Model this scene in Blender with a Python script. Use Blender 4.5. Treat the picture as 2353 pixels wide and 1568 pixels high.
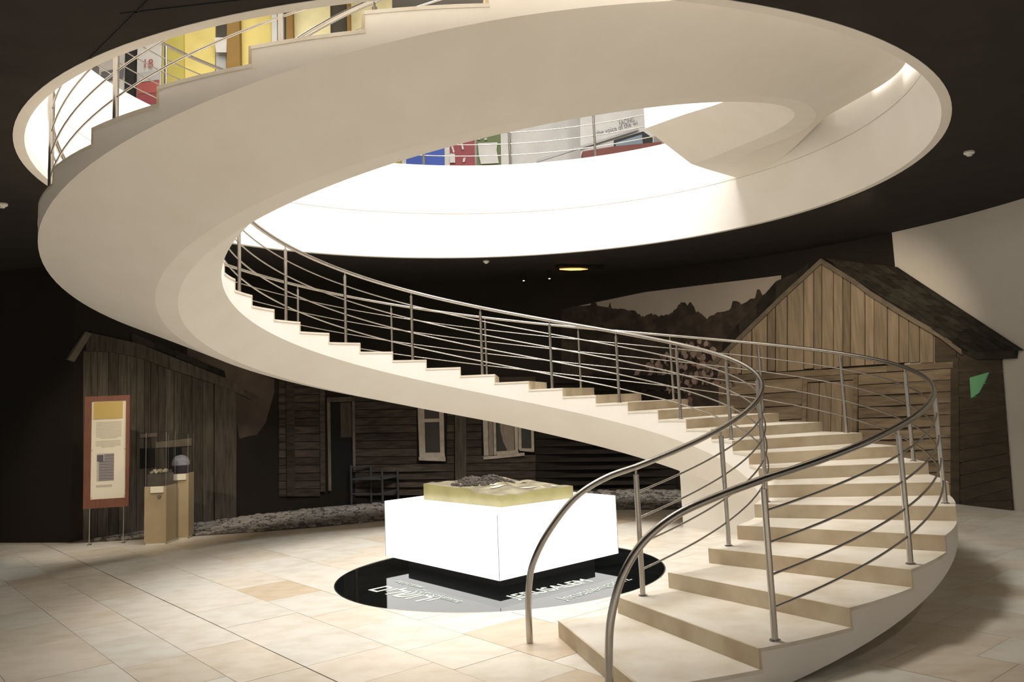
import bpy, bmesh, math, random
from mathutils import Vector, Matrix
random.seed(7)
for o in list(bpy.data.objects):
    bpy.data.objects.remove(o, do_unlink=True)
SC = bpy.context.scene
COL = SC.collection
cos, sin, rad, pi = math.cos, math.sin, math.radians, math.pi

# ---------------------------------------------------------------- camera
YAW, PITCH, ROLL = 0.054812, 0.117073, -0.044996
fw = Vector((sin(YAW)*cos(PITCH), cos(YAW)*cos(PITCH), sin(PITCH)))
rt = Vector((cos(YAW), -sin(YAW), 0)); up = rt.cross(fw)
r2 = rt*cos(ROLL)+up*sin(ROLL); u2 = up*cos(ROLL)-rt*sin(ROLL)
cam_d = bpy.data.cameras.new('camera'); cam = bpy.data.objects.new('camera', cam_d); COL.objects.link(cam)
cam.matrix_world = Matrix(((r2.x, u2.x, -fw.x, 0), (r2.y, u2.y, -fw.y, -9.2717), (r2.z, u2.z, -fw.z, 1.774), (0, 0, 0, 1)))
cam_d.sensor_width = 36; cam_d.lens = 1929.706*36/2353
cam_d.shift_x = -0.02217; cam_d.shift_y = -0.03935
cam_d.clip_end = 100
SC.camera = cam

# ---------------------------------------------------------------- world, lights, exposure
SC.view_settings.view_transform = 'Standard'
SC.view_settings.look = 'None'
SC.view_settings.gamma = 1
SC.view_settings.use_curve_mapping = False
SC.view_settings.exposure = 0.88
wd = bpy.data.worlds.new('world'); SC.world = wd; wd.use_nodes = True
wd.node_tree.nodes['Background'].inputs[0].default_value = (1.0, 0.94, 0.86, 1)
wd.node_tree.nodes['Background'].inputs[1].default_value = 0.22

def area_light(name, loc, size, power, col=(1, 0.975, 0.94), target=None, spread=180, shape='DISK'):
    l = bpy.data.lights.new(name, 'AREA'); l.shape = shape; l.size = size; l.energy = power; l.color = col
    l.spread = rad(spread)
    o = bpy.data.objects.new(name, l); COL.objects.link(o); o.location = loc
    if target is not None:
        o.rotation_euler = (Vector(target)-Vector(loc)).to_track_quat('-Z', 'Y').to_euler()
    return o

def spot_light(name, loc, target, power, angle, blend=0.6, col=(1, 0.84, 0.62), r=0.05):
    l = bpy.data.lights.new(name, 'SPOT'); l.energy = power; l.color = col; l.spot_size = rad(angle); l.spot_blend = blend
    l.shadow_soft_size = r
    o = bpy.data.objects.new(name, l); COL.objects.link(o); o.location = loc
    o.rotation_euler = (Vector(target)-Vector(loc)).to_track_quat('-Z', 'Y').to_euler()
    return o

# main lamp in the ceiling of the upper floor, over the stairwell
area_light('well_light', (-0.6, -0.4, 10.2), 4.0, 590)
area_light('well_light', (3.7, -0.7, 10.2), 1.0, 220)  # unseen second light, added to brighten the slab edge past the stair
# unseen fill lights added behind the viewer to brighten the stair soffit
for x_ in (-4.5, 0.0, 4.5):
    area_light('hall_fill', (x_, -9.3, 4.1), 1.6, 74, (1, 0.94, 0.85), spread=110)
# lamps of the upper floor galleries
area_light('gallery_lamp_west', (-5.0, 4.0, 10.3), 2.5, 60, (1, 0.95, 0.85))
area_light('gallery_lamp_north', (1.5, 6.0, 10.3), 2.0, 12, (1, 0.97, 0.92))
# downlights of the lower ceiling outside the well, turned on the painted wall and the floor by the entrance
spot_light('cabin_spot', (4.6, 0.2, 4.05), (5.6, 4.4, 2.0), 260, 72, 1.0)
spot_light('wall_spot', (6.6, -2.4, 4.05), (7.2, 1.8, 2.8), 50, 80, 0.8, (1, 0.93, 0.82))
spot_light('panel_spot', (-4.6, -0.6, 4.05), (-5.4, 3.3, 1.0), 230, 46, 0.7)
spot_light('shed_spot', (-3.4, 1.6, 4.05), (-4.9, 5.3, 1.6), 38, 60, 0.8)
spot_light('glow_spot', (-3.3, 5.4, 4.05), (-4.2, 5.95, 2.75), 9, 40, 1.0, (1, .55, .25))
spot_light('house_spot', (0.5, 4.7, 4.05), (0.3, 7.1, 0.9), 52, 80, 0.9)
spot_light('entrance_spot', (4.2, -6.5, 4.05), (4.6, -3.0, 0.0), 40, 70, 0.9, (1, 0.92, 0.8))
spot_light('entrance_spot', (-4.6, -5.5, 4.05), (-4.4, -3.0, 0.0), 30, 80, 0.9, (1, 0.92, 0.8))

# ---------------------------------------------------------------- helpers
def link(o, parent=None):
    COL.objects.link(o)
    if parent is not None:
        o.parent = parent
    return o

def tag(o, label=None, cat=None, group=None, kind=None):
    if label: o['label'] = label
    if cat: o['category'] = cat
    if group: o['group'] = group
    if kind: o['kind'] = kind
    return o

def thing(name, label, cat, loc=(0, 0, 0), rz=0, group=None):
    o = bpy.data.objects.new(name, None); o.empty_display_size = 0.1
    link(o); o.location = loc; o.rotation_euler = (0, 0, rz)
    return tag(o, label, cat, group)

def mesh(name, vs, fs, mat, parent=None, smooth=False, sharp=None):
    me = bpy.data.meshes.new(name); me.from_pydata([tuple(v) for v in vs], [], fs); me.update()
    if smooth:
        me.polygons.foreach_set('use_smooth', [True]*len(me.polygons))
        if sharp is not None:
            me.set_sharp_from_angle(angle=rad(sharp))
    if mat is not None: me.materials.append(mat)
    return link(bpy.data.objects.new(name, me), parent)

class MB:
    """collects shapes that make up ONE part"""
    def __init__(s): s.v = []; s.f = []
    def add(s, vs, fs):
        n = len(s.v); s.v += [Vector(v) for v in vs]; s.f += [tuple(i+n for i in f) for f in fs]; return s
    def box(s, c, d, rz=0, M=None):
        x, y, z = (k/2 for k in d)
        vs = [Vector((sx*x, sy*y, sz*z)) for sz in (-1, 1) for sy in (-1, 1) for sx in (-1, 1)]
        R = M if M is not None else Matrix.Rotation(rz, 3, 'Z')
        vs = [R@v+Vector(c) for v in vs]
        return s.add(vs, [(0, 2, 3, 1), (4, 5, 7, 6), (0, 1, 5, 4), (2, 6, 7, 3), (0, 4, 6, 2), (1, 3, 7, 5)])
    def prism(s, pts, off):
        """polygon pts (3D) pushed along off"""
        n = len(pts); off = Vector(off); a = [Vector(p) for p in pts]; b = [p+off for p in a]
        return s.add(a+b, [tuple(range(n-1, -1, -1)), tuple(range(n, 2*n))]+[(i, (i+1) % n, n+(i+1) % n, n+i) for i in range(n)])
    def tube(s, pts, r, seg=8, closed=False):
        pts = [Vector(p) for p in pts]; n = len(pts); rings = []; prev = None
        for i, p in enumerate(pts):
            a = pts[(i-1) % n] if (i > 0 or closed) else p
            b = pts[(i+1) % n] if (i < n-1 or closed) else p
            t = (b-a).normalized()
            ref = prev if prev is not None else (Vector((0, 0, 1)) if abs(t.z) < .9 else Vector((1, 0, 0)))
            x = (ref-t*ref.dot(t)).normalized(); prev = x; y = t.cross(x)
            rr = r[i] if isinstance(r, (list, tuple)) else r
            rings.append([p+(x*cos(2*pi*k/seg)+y*sin(2*pi*k/seg))*rr for k in range(seg)])
        vs = [v for R in rings for v in R]; fs = []
        m = n if closed else n-1
        for i in range(m):
            j = (i+1) % n
            fs += [(i*seg+k, i*seg+(k+1) % seg, j*seg+(k+1) % seg, j*seg+k) for k in range(seg)]
        if not closed:
            fs += [tuple(range(seg-1, -1, -1)), tuple((n-1)*seg+k for k in range(seg))]
        return s.add(vs, fs)
    def lathe(s, prof, c=(0, 0, 0), seg=20):
        c = Vector(c); vs = [c+Vector((r*cos(2*pi*k/seg), r*sin(2*pi*k/seg), z)) for r, z in prof for k in range(seg)]
        fs = []
        for i in range(len(prof)-1):
            fs += [(i*seg+k, i*seg+(k+1) % seg, (i+1)*seg+(k+1) % seg, (i+1)*seg+k) for k in range(seg)]
        return s.add(vs, fs)
    def build(s, name, mat, parent=None, smooth=False, sharp=40):
        return mesh(name, s.v, s.f, mat, parent, smooth, sharp)

# ---------------------------------------------------------------- materials
def mat(name, col, rough=.6, metal=0., noise=None, bump=None, spec=.5, **kw):
    """noise=(scale, colour2, low, high[, detail, stretch xyz]); bump=(scale, strength)"""
    m = bpy.data.materials.new(name); m.use_nodes = True; nt = m.node_tree; N = nt.nodes; L = nt.links
    b = N['Principled BSDF']
    b.inputs['Base Color'].default_value = (*col, 1); b.inputs['Roughness'].default_value = rough
    b.inputs['Metallic'].default_value = metal; b.inputs['Specular IOR Level'].default_value = spec
    for k, v in kw.items():
        b.inputs[k.replace('_', ' ')].default_value = v
    tc = None
    if noise or bump:
        tc = N.new('ShaderNodeTexCoord')
        co = kw_coord.get(name, 'Object')
    if noise:
        sc, c2, lo, hi = noise[:4]
        mp = N.new('ShaderNodeMapping'); L.new(tc.outputs[co], mp.inputs[0])
        mp.inputs['Scale'].default_value = noise[5] if len(noise) > 5 else (1, 1, 1)
        if name in kw_rot: mp.inputs['Rotation'].default_value = kw_rot[name]
        t = N.new('ShaderNodeTexNoise'); t.inputs['Scale'].default_value = sc; t.inputs['Detail'].default_value = noise[4] if len(noise) > 4 else 5
        L.new(mp.outputs[0], t.inputs[0])
        oi = N.new('ShaderNodeObjectInfo'); vm = N.new('ShaderNodeVectorMath'); vm.operation = 'ADD'
        ml = N.new('ShaderNodeMath'); ml.operation = 'MULTIPLY'; ml.inputs[1].default_value = 37.0
        L.new(oi.outputs['Random'], ml.inputs[0]); L.new(mp.outputs[0], vm.inputs[0]); L.new(ml.outputs[0], vm.inputs[1]); L.new(vm.outputs[0], t.inputs[0])
        rp = N.new('ShaderNodeValToRGB'); rp.color_ramp.elements[0].position = lo; rp.color_ramp.elements[1].position = hi
        rp.color_ramp.elements[0].color = (*col, 1); rp.color_ramp.elements[1].color = (*c2, 1)
        L.new(t.outputs[0], rp.inputs[0])
        out = rp.outputs[0]
        if name == 'floor_stone':               # a few stones are tan, some greyish: the tone belongs to the stone
            tn = N.new('ShaderNodeValToRGB'); tn.color_ramp.interpolation = 'CONSTANT'
            for q, (ps_, cc) in enumerate(((0, (1, 1, 1)), (.35, (.97, .99, 1.0)), (.55, (1.0, .965, .93)), (.78, (.93, .90, .85)), (.91, (.93, .87, .79)), (.965, (.86, .76, .64)))):
                e_ = tn.color_ramp.elements[q] if q < 2 else tn.color_ramp.elements.new(ps_)
                e_.position = ps_; e_.color = (*cc, 1)
            L.new(oi.outputs['Random'], tn.inputs[0])
            mx = N.new('ShaderNodeMix'); mx.data_type = 'RGBA'; mx.blend_type = 'MULTIPLY'; mx.inputs[0].default_value = 1
            L.new(out, mx.inputs[6]); L.new(tn.outputs[0], mx.inputs[7]); out = mx.outputs[2]
        elif name in vary:
            hs = N.new('ShaderNodeHueSaturation'); mr = N.new('ShaderNodeMapRange')
            mr.inputs[3].default_value, mr.inputs[4].default_value = vary[name]
            L.new(oi.outputs['Random'], mr.inputs[0]); L.new(mr.outputs[0], hs.inputs['Value']); L.new(out, hs.inputs['Color']); out = hs.outputs[0]
        L.new(out, b.inputs['Base Color'])
    if bump:
        t2 = N.new('ShaderNodeTexNoise'); t2.inputs['Scale'].default_value = bump[0]; t2.inputs['Detail'].default_value = 6
        L.new(tc.outputs[co], t2.inputs[0])
        bp = N.new('ShaderNodeBump'); bp.inputs['Strength'].default_value = bump[1]; bp.inputs['Distance'].default_value = .02
        L.new(t2.outputs[0], bp.inputs['Height']); L.new(bp.outputs[0], b.inputs['Normal'])
    return m
kw_coord = {}; kw_rot = {}
vary = {'floor_stone': (.9, 1.08), 'tread_stone': (.94, 1.05), 'riser_stone': (.9, 1.06), 'gable_wood': (.75, 1.25), 'log_wood': (.7, 1.2),
        'dark_wood': (.7, 1.25), 'shed_wood': (.7, 1.25), 'shingle': (.6, 1.3), 'pebble': (.6, 1.3), 'blossom': (.5, 1.3)}
def emis(name, col, power, base=(.8, .8, .8)):
    m = mat(name, base, .5); b = m.node_tree.nodes['Principled BSDF']
    b.inputs['Emission Color'].default_value = (*col, 1); b.inputs['Emission Strength'].default_value = power
    return m

M = {}
M['plaster'] = mat('plaster', (.85, .805, .735), .75, noise=(2.2, (.82, .765, .685), .35, .75), bump=(60, .03), spec=.25)
M['fascia'] = mat('fascia', (.84, .81, .76), .7, noise=(1.5, (.80, .76, .70), .35, .75), spec=.25)
M['ceiling'] = mat('dark_ceiling', (.042, .037, .033), .9, noise=(3, (.034, .030, .026), .3, .7), bump=(40, .1), spec=.1)
M['steel'] = mat('steel', (.50, .47, .43), .26, 1.0, noise=(8, (.44, .41, .37), .3, .7))
M['floor_stone'] = mat('floor_stone', (.745, .695, .61), .42, noise=(4.2, (.60, .525, .415), .42, .85, 9, (1, 1.5, 1)), spec=.4)
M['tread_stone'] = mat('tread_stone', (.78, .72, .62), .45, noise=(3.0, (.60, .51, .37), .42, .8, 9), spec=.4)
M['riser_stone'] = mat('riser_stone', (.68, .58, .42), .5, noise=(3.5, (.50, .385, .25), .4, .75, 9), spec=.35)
M['joint'] = mat('joint', (.58, .51, .42), .9)
M['black_glass'] = mat('black_glass', (.006, .007, .007), .03, spec=.35)
M['black'] = mat('black', (.012, .011, .010), .7, spec=.2)
M['white_wall'] = mat('white_wall', (.62, .58, .52), .85, noise=(.8, (.56, .52, .46), .3, .7), spec=.2)
M['mural_dark'] = mat('mural_dark', (.016, .014, .011), .8, noise=(1.2, (.022, .017, .013), .3, .7), spec=.15)
M['upper_floor'] = mat('upper_floor', (.55, .47, .38), .4, noise=(2, (.5, .42, .33), .3, .7))
M['upper_wall'] = mat('upper_wall', (.55, .54, .52), .8, noise=(1, (.52, .51, .49), .3, .7))

# ================================================================ the setting
FC = (0.124, -0.126)          # centre of the round opening in the slab
RF, RC, ZL, ZJ, ZT = 4.487, 4.57, 4.135, 4.861, 5.68

def ring(R, z, n=160, c=FC): return [Vector((c[0]+R*cos(2*pi*k/n), c[1]+R*sin(2*pi*k/n), z)) for k in range(n)]
def ring_strip(name, rows, m, parent=None, smooth=True, n=160):
    """rows: list of (R, z); neighbouring rows are joined by quads"""
    vs = []; fs = []
    for a, b in zip(rows[:-1], rows[1:]):
        k0 = len(vs); vs += ring(a[0], a[1], n)+ring(b[0], b[1], n)
        fs += [(k0+k, k0+(k+1) % n, k0+n+(k+1) % n, k0+n+k) for k in range(n)]
    return mesh(name, vs, fs, m, parent, smooth)

# --- stone floor: slab below, each stone a piece of its own
fl = mesh('floor', [(-15, -13, -.004), (15, -13, -.004), (15, 9, -.004), (-15, 9, -.004)], [(0, 1, 2, 3)], M['joint'])
tag(fl, 'pale cream stone slab floor of the lower hall', kind='structure')
POOL = (0.02, -0.17, 1.71)
FU = Vector((.613, -.790)); FV = Vector((.790, .613))          # the two joint directions
def clip_poly(poly, inside, cut):
    out = []
    for i in range(len(poly)):
        a, b = poly[i-1], poly[i]
        ia, ib = inside(a), inside(b)
        if ia != ib: out.append(cut(a, b))
        if ib: out.append(b)
    return out
# edge of the stone floor towards the pebble bed in front of the painted wall
EDGE = [(-16, 7.0), (-7.7, 4.45), (-6.2, 3.6), (-4.7, 3.62), (-3.4, 3.75), (-2.4, 4.02), (-1.5, 4.4), (0, 4.55), (2, 4.1), (3.2, 3.6), (5.0, 3.0), (16, 3.0)]
def edge_y(x):
    for (x0, y0), (x1, y1) in zip(EDGE[:-1], EDGE[1:]):
        if x0 <= x <= x1: return y0+(y1-y0)*(x-x0)/(x1-x0)
    return 3.0
def in_pool(p): return (p.x-POOL[0])**2+(p.y-POOL[1])**2 < (POOL[2]-.012)**2
tiles = []
rnd = random.Random(3)
v = -2.988-.62*16
widths = []
while v < 9:
    w = rnd.choice((.46, .56, .66)); widths.append((v, w)); v += w
off = -2.988-min((a for a, w in widths), key=lambda a: abs(a+2.988))
gap = .0022
for vi, (v0, w) in enumerate(widths):
    v0 += off
    u = -13+rnd.random()
    while u < 13:
        l = rnd.choice((.62, .76, .9, 1.04))
        g0 = .0075 if abs(v0+2.988) < .01 else gap
        q = [FU*a+FV*b for a, b in ((u+gap, v0+g0), (u+l-gap, v0+g0), (u+l-gap, v0+w-gap), (u+gap, v0+w-gap))]
        u += l
        c = (q[0]+q[2])/2
        if c.y < -10.5 or abs(c.x) > 1.2+(c.y+9.3)*.78+1.0 or c.y > edge_y(c.x)+.6: continue
        if all(in_pool(p) for p in q): continue
        if any(in_pool(p) for p in q):
            # stones round the pool are cut to the circle
            P2 = Vector(POOL[:2]); fine = []
            for i in range(4):
                for s in range(6): fine.append(q[i].lerp(q[(i+1) % 4], s/6))
            fine = [p if not in_pool(p) else P2+(p-P2).normalized()*(POOL[2]-.005) for p in fine]
            q2 = []
            for p in fine:
                if not q2 or (p-q2[-1]).length > .004: q2.append(p)
            q = q2
        if any(p.y > edge_y(p.x) for p in q):
            q = clip_poly(q, lambda p: p.y <= edge_y(p.x), lambda a, b: min((a.lerp(b, t/20) for t in range(21)), key=lambda p: abs(p.y-edge_y(p.x))))
            if len(q) < 3: continue
        d = (Vector((0, -9.27))-c).length
        tiles.append((d, q))
tiles.sort(key=lambda t: t[0] if t[0] > 4.2 else 50+t[0])
rest = MB()
for i, (d, q) in enumerate(tiles):
    h_ = rnd.uniform(-.0008, .0008)
    pts = [(p.x, p.y, -.02) for p in q]
    if i < 290:
        MB().prism(pts, (0, 0, .02+h_)).build('floor_stone', M['floor_stone'], fl)
    else:
        rest.prism(pts, (0, 0, .02+h_))
if rest.v: tag(rest.build('floor_stones', M['floor_stone'], fl), kind='stuff')

a_, b_ = FU*-9+FV*(-2.988+.003), FU*9+FV*(-2.988+.003)
n_ = FV*.0044
MB().prism([(p.x, p.y, -.0045) for p in (a_-n_, b_-n_, b_+n_, a_+n_)], (0, 0, .0018)).build('joint_strip', mat('dark_joint', (.13, .10, .07), .9), fl)
# --- lower ceiling with the round opening
vs = ring(RC, ZL+.004); n = 160
big = []
for k in range(n):
    a = 2*pi*k/n; dx, dy = cos(a), sin(a)
    t = 15/max(abs(dx), abs(dy)); big.append(Vector((dx*t, max(-14, min(9, dy*t)), ZL+.004)))
ce = mesh('ceiling', vs+big, [(k, n+k, n+(k+1) % n, (k+1) % n) for k in range(n)], M['ceiling'])
tag(ce, 'near black ceiling of the lower hall', kind='structure')
for a, b in (((-1.62, -4.9), (-2.56, -3.83)), ((-2.1, -4.45), (-1.2, -4.62)), ((-1.62, -4.9), (-.8, -5.9))):
    a, b = Vector(a), Vector(b); d = (b-a).normalized(); nn = Vector((-d.y, d.x))*.006
    MB().prism([(p.x, p.y, ZL+.003) for p in (a-nn, b-nn, b+nn, a+nn)], (0, 0, -.004)).build('board_joint', M['black'], ce)
# --- slab edge: round white band, lip below, joint between plaster and slab
tr = ring_strip('trim_1', [(RF, ZL), (RF, ZJ-.006), (RF+.012, ZJ-.006), (RF+.012, ZJ+.006), (RF, ZJ+.006), (RF, ZT), (RF+.12, ZT)], M['fascia'])
tag(tr, 'broad white curved band around the round ceiling opening', kind='structure')
ring_strip('lip', [(RC, ZL+.03), (RC, ZL), (RF, ZL)], M['plaster'], tr, False)
# --- upper floor
vs = ring(RF+.12, ZT-.001)
big = [Vector((p.x, p.y, ZT-.001)) for p in big]
uf = mesh('floor_upper', vs+big, [(k, (k+1) % n, n+(k+1) % n, n+k) for k in range(n)], M['upper_floor'])
tag(uf, 'floor of the upper gallery around the opening', kind='structure')
uc = mesh('ceiling_upper', [(-15, -14, 10.6), (15, -14, 10.6), (15, 9, 10.6), (-15, 9, 10.6)], [(0, 3, 2, 1)], M['upper_wall'])
tag(uc, 'white ceiling over the upper gallery', kind='structure')
for nm, a, b, z0, z1, mt in (('wall_upper_back', (-15, 8.9), (15, 8.9), ZT, 10.6, 'upper_wall'), ('wall_upper_left', (-9.5, -13), (-9.5, 8.9), ZT, 10.6, 'upper_wall'),
                        ('wall_upper_right', (10, -13), (10, 8.9), ZT, 10.6, 'upper_wall'), ('wall_upper_front', (-15, -12), (15, -12), ZT, 10.6, 'upper_wall')):
    w = mesh(nm, [(*a, z0), (*b, z0), (*b, z1), (*a, z1)], [(0, 1, 2, 3)], M[mt]); tag(w, 'plain white wall of the upper gallery', kind='structure')

# --- lower back wall: an arc round the stair; plain white at its right end, painted scene on the rest
RW = 7.25
def arc_wall(name, t0, t1, R0, z0, z1, m, step=2.0, thick=.1):
    nn = max(2, int(abs(t1-t0)/step)); vs = []; fs = []
    for i in range(nn+1):
        a = rad(t0+(t1-t0)*i/nn)
        for R_, z in ((R0, z0), (R0, z1), (R0+thick, z1), (R0+thick, z0)): vs.append((R_*cos(a), R_*sin(a), z))
    for i in range(nn):
        for k in range(4): fs.append((i*4+k, i*4+(k+1) % 4, i*4+4+(k+1) % 4, i*4+4+k))
    fs += [(0, 1, 2, 3), (nn*4+3, nn*4+2, nn*4+1, nn*4)]
    return mesh(name, vs, fs, m)
wb = arc_wall('wall_back', -25, 28.4, RW, 0, ZL, M['white_wall']); tag(wb, 'plain off-white wall beside the painted village', kind='structure')
wm = arc_wall('wall_mural', 28.4, 149.6, RW-.012, 0, ZL, M['mural_dark']); tag(wm, 'curved dark wall carrying the village scene', kind='structure')

a_ = rad(149.6); x0, y0 = (RW-.012)*cos(a_), (RW-.012)*sin(a_)
wl = MB().prism([(x0, y0, 0), (-14, 6.1, 0), (-14, 6.3, 0), (x0, y0+.2, 0)], (0, 0, ZL)).build('wall_left', M['mural_dark']); tag(wl, 'dark wall running off at the left end of the village scene', kind='structure')
# --- dark pool in the floor
px, py, pr = POOL
MB().lathe([(0, -.012), (pr, -.012)], (px, py, 0), 96)
po = thing('floor_pool', 'round black glass floor disc with city names under the white light box', 'floor disc', (px, py, 0))
MB().lathe([(0.0005, -.0015), (pr-.012, -.0015), (pr-.012, -.02)], (0, 0, 0), 128).build('glass_disc', M['black_glass'], po)
MB().lathe([(pr-.012, -.02), (pr-.012, .001), (pr, .001), (pr, -.02)], (0, 0, 0), 128).build('edge_ring', M['steel'], po, True, 30)

# ================================================================ the spiral stair
RI, RO, DTH, TH0, H = 2.783, 4.4046, 10.0145, -81.171, .12
SX, SY, SO = .0726, .0413, .3835
NST = 46
def pt(t, th, z):
    """point at fraction t from the inner to the outer edge, at angle th (degrees)"""
    a = rad(th); b = rad(th+SO*min(1, max(0, (400-th)/30)))
    k = min(1, max(0, (th-366)/30)); k = k*k*(3-2*k)     # the outer edge runs into the slab edge at the landing
    ox, oy, ro = SX+(FC[0]-SX)*k, SY+(FC[1]-SY)*k, RO+(RF+.02-RO)*k
    return Vector((RI*cos(a)*(1-t)+(ox+ro*cos(b))*t, RI*sin(a)*(1-t)+(oy+ro*sin(b))*t, z))
def zn(th):
    d = ZT-H*((th-TH0)/DTH+1); return ZT-(d if d > 2.5 else .07*math.log(1+math.exp(d/.07)))     # levels out softly at the landing
def lerp_tab(x, tab):
    if x <= tab[0][0]: return tab[0][1]
    for (a, p), (b, q) in zip(tab[:-1], tab[1:]):
        if x <= b:
            s = (x-a)/(b-a); s = s if b < 360 else s*s*(3-2*s); return p+(q-p)*s
    return tab[-1][1]
D_IN = [(0, .31), (390, .31)]
D_B = [(38, .84), (60, .78), (90, .70), (120, .67), (180, .65), (250, .62), (330, .62), (365, .64), (395, .70)]
T_B = [(200, .257), (250, .28), (300, .34), (350, .36), (380, .45), (395, .48)]
D_A = [(38, .83), (60, .77), (90, .69), (120, .655), (180, .632), (250, .605), (350, .615), (380, .69), (395, .74)]
T_A = [(200, .385), (250, .40), (330, .45), (370, .60), (395, .66)]
D_O = [(0, .27), (240, .26), (270, .235), (364, .25), (394, .79)]
def prof(th):
    z = zn(th)
    return [(0, z-lerp_tab(th, D_IN)), (lerp_tab(th, T_B), z-lerp_tab(th, D_B)), (lerp_tab(th, T_A), z-lerp_tab(th, D_A)), (1, z-lerp_tab(th, D_O))]
FOOT = 40.0
END = 37.5+360
st = thing('spiral_staircase', 'wide white curved staircase with cream stone steps sweeping up through the opening', 'staircase')
bv, bf = [], []
def quad(a, b, c, d):
    n = len(bv); bv.extend((a, b, c, d)); bf.append((n, n+1, n+2, n+3))
def strip(rowa, rowb, flip=False):
    n = len(bv); m = len(rowa); bv.extend(rowa); bv.extend(rowb)
    for i in range(m-1):
        f = (n+i, n+i+1, n+m+i+1, n+m+i); bf.append(f[::-1] if flip else f)
SUB = 4
angs = [TH0+DTH*i/SUB for i in range(NST*SUB)]
e0 = TH0+NST*DTH
angs += [e0+(END-e0)*i/16 for i in range(17)]
def ztop(i): return min((i//SUB+1)*H, ZT) if i < NST*SUB else ZT
rows = [[], [], [], []]
for th in angs:
    th_ = th
    for j, (t, z) in enumerate(prof(th)):
        rows[j].append(pt(t, th_, max(z, 0.0)))
for j in range(3): strip(rows[j], rows[j+1], True)          # soffit: chamfer, band, main face
for i in range(len(angs)-1):                                # sides and sawtooth top
    zt = ztop(i)-(.022 if i < NST*SUB else 0)
    th, t2 = angs[i], angs[i+1]
    quad(pt(0, th, zt), pt(0, t2, zt), rows[0][i+1], rows[0][i])
    quad(pt(1, t2, zt), pt(1, th, zt), rows[3][i], rows[3][i+1])
    quad(pt(0, th, zt), pt(1, th, zt), pt(1, t2, zt), pt(0, t2, zt))
    if i % SUB == 0 and i < NST*SUB+1:
        zl = zt-H if i else 0
        quad(pt(0, th, zl), pt(1, th, zl), pt(1, th, zt), pt(0, th, zt))
bv.extend([pt(0, END, ZT), rows[0][-1], rows[1][-1], rows[2][-1], rows[3][-1], pt(1, END, ZT)]); n = len(bv); bf.append((n-6, n-5, n-4, n-3, n-2, n-1))
bo = mesh('stair_body', bv, bf, M['plaster'], st, True, 22)
# weld only coincident points so that the faces shade smoothly
bmx = bmesh.new(); bmx.from_mesh(bo.data); bmesh.ops.remove_doubles(bmx, verts=bmx.verts, dist=.0004); bmesh.ops.recalc_face_normals(bmx, faces=bmx.faces); bmx.to_mesh(bo.data); bmx.free()
bo.data.set_sharp_from_angle(angle=rad(7))
# foot: the wall that carries the lowest run down to the floor
fo = MB(); fa = [TH0+6+(FOOT-TH0-6)*i/40 for i in range(41)]
ra, rb_, rc, rd = [], [], [], []
for th in fa:
    tb, ta = lerp_tab(th, T_B), lerp_tab(th, T_A)+.12
    p = prof(th)
    ra.append(pt(tb, th, max(p[1][1], .0)+.02)); rb_.append(pt(tb, th, 0)); rc.append(pt(ta, th, 0)); rd.append(pt(ta, th, max(p[2][1]+.06, 0)))
m = len(fa); fo.add(ra+rb_+rc+rd, [f for i in range(m-1) for f in ((i, i+1, m+i+1, m+i), (2*m+i, 2*m+i+1, 3*m+i+1, 3*m+i), (3*m+i, 3*m+i+1, i+1, i))]+[(m-1, 4*m-1, 3*m-1, 2*m-1), (0, m, 2*m, 3*m)])
fo.build('foot_wall', M['plaster'], st, True, 30)
# treads and risers, each a stone of its own
def slab(th0, th1, t0, t1, z0, z1, nsub=4):
    b = MB(); vs = []
    for i in range(nsub+1):
        th = th0+(th1-th0)*i/nsub
        vs += [pt(t0, th, z0), pt(t1, th, z0), pt(t1, th, z1), pt(t0, th, z1)]
    fs = [(0, 3, 2, 1), (nsub*4, nsub*4+1, nsub*4+2, nsub*4+3)]
    for i in range(nsub):
        for k in range(4): fs.append((i*4+k, i*4+(k+1) % 4, i*4+4+(k+1) % 4, i*4+4+k))
    return b.add(vs, fs)
EI, EO = -.0035, 1.0035
for k in range(1, NST+1):
    a = TH0+(k-1)*DTH
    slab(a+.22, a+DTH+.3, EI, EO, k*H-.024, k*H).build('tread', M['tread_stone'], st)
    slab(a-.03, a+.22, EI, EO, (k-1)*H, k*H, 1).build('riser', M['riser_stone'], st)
slab(TH0+NST*DTH-.05, TH0+NST*DTH+.25, EI, EO, NST*H, ZT-.001, 1).build('riser', M['riser_stone'], st)

# ---------------------------------------------------------------- railings
HR = .975
LV = (.2, .4, .6, .8)
def railing(label, tt, frac, r_post, end):
    o = bpy.data.objects.new('railing', None); link(o, st); o['label'] = label
    def zr(th): return H*((th-TH0)/DTH+1-frac)
    def rp(th, dz): return pt(tt, th, zr(th)+dz)
    posts = []
    k = 2
    while k <= NST:
        th = TH0+(k-1+frac)*DTH; b = pt(tt, th, k*H); posts.append(th)
        q = MB().tube([b, b+Vector((0, 0, HR-.06))], r_post, 12)
        q.tube([b+Vector((0, 0, HR-.06)), b+Vector((0, 0, HR-.01))], .009, 8)
        q.lathe([(.001, .006), (r_post+.014, .006), (r_post+.016, 0)], b, 16).build('post', M['steel'], o, True)
        k += 2
    t_end = TH0+NST*DTH
    path = [Vector(p) for p in end]
    n = int((t_end-posts[0])/2)
    path += [rp(posts[0]+(t_end-posts[0])*i/n, HR) for i in range(1, n+1)]
    MB().tube(path, .0245, 12).build('handrail', M['steel'], o, True, 80)
    for f in LV:
        p2 = [rp(posts[0]+(t_end-posts[0])*i/n, f*HR) for i in range(n+1)]
        MB().tube(p2, .0085, 7).build('rod', M['steel'], o, True, 80)
    return o
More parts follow.
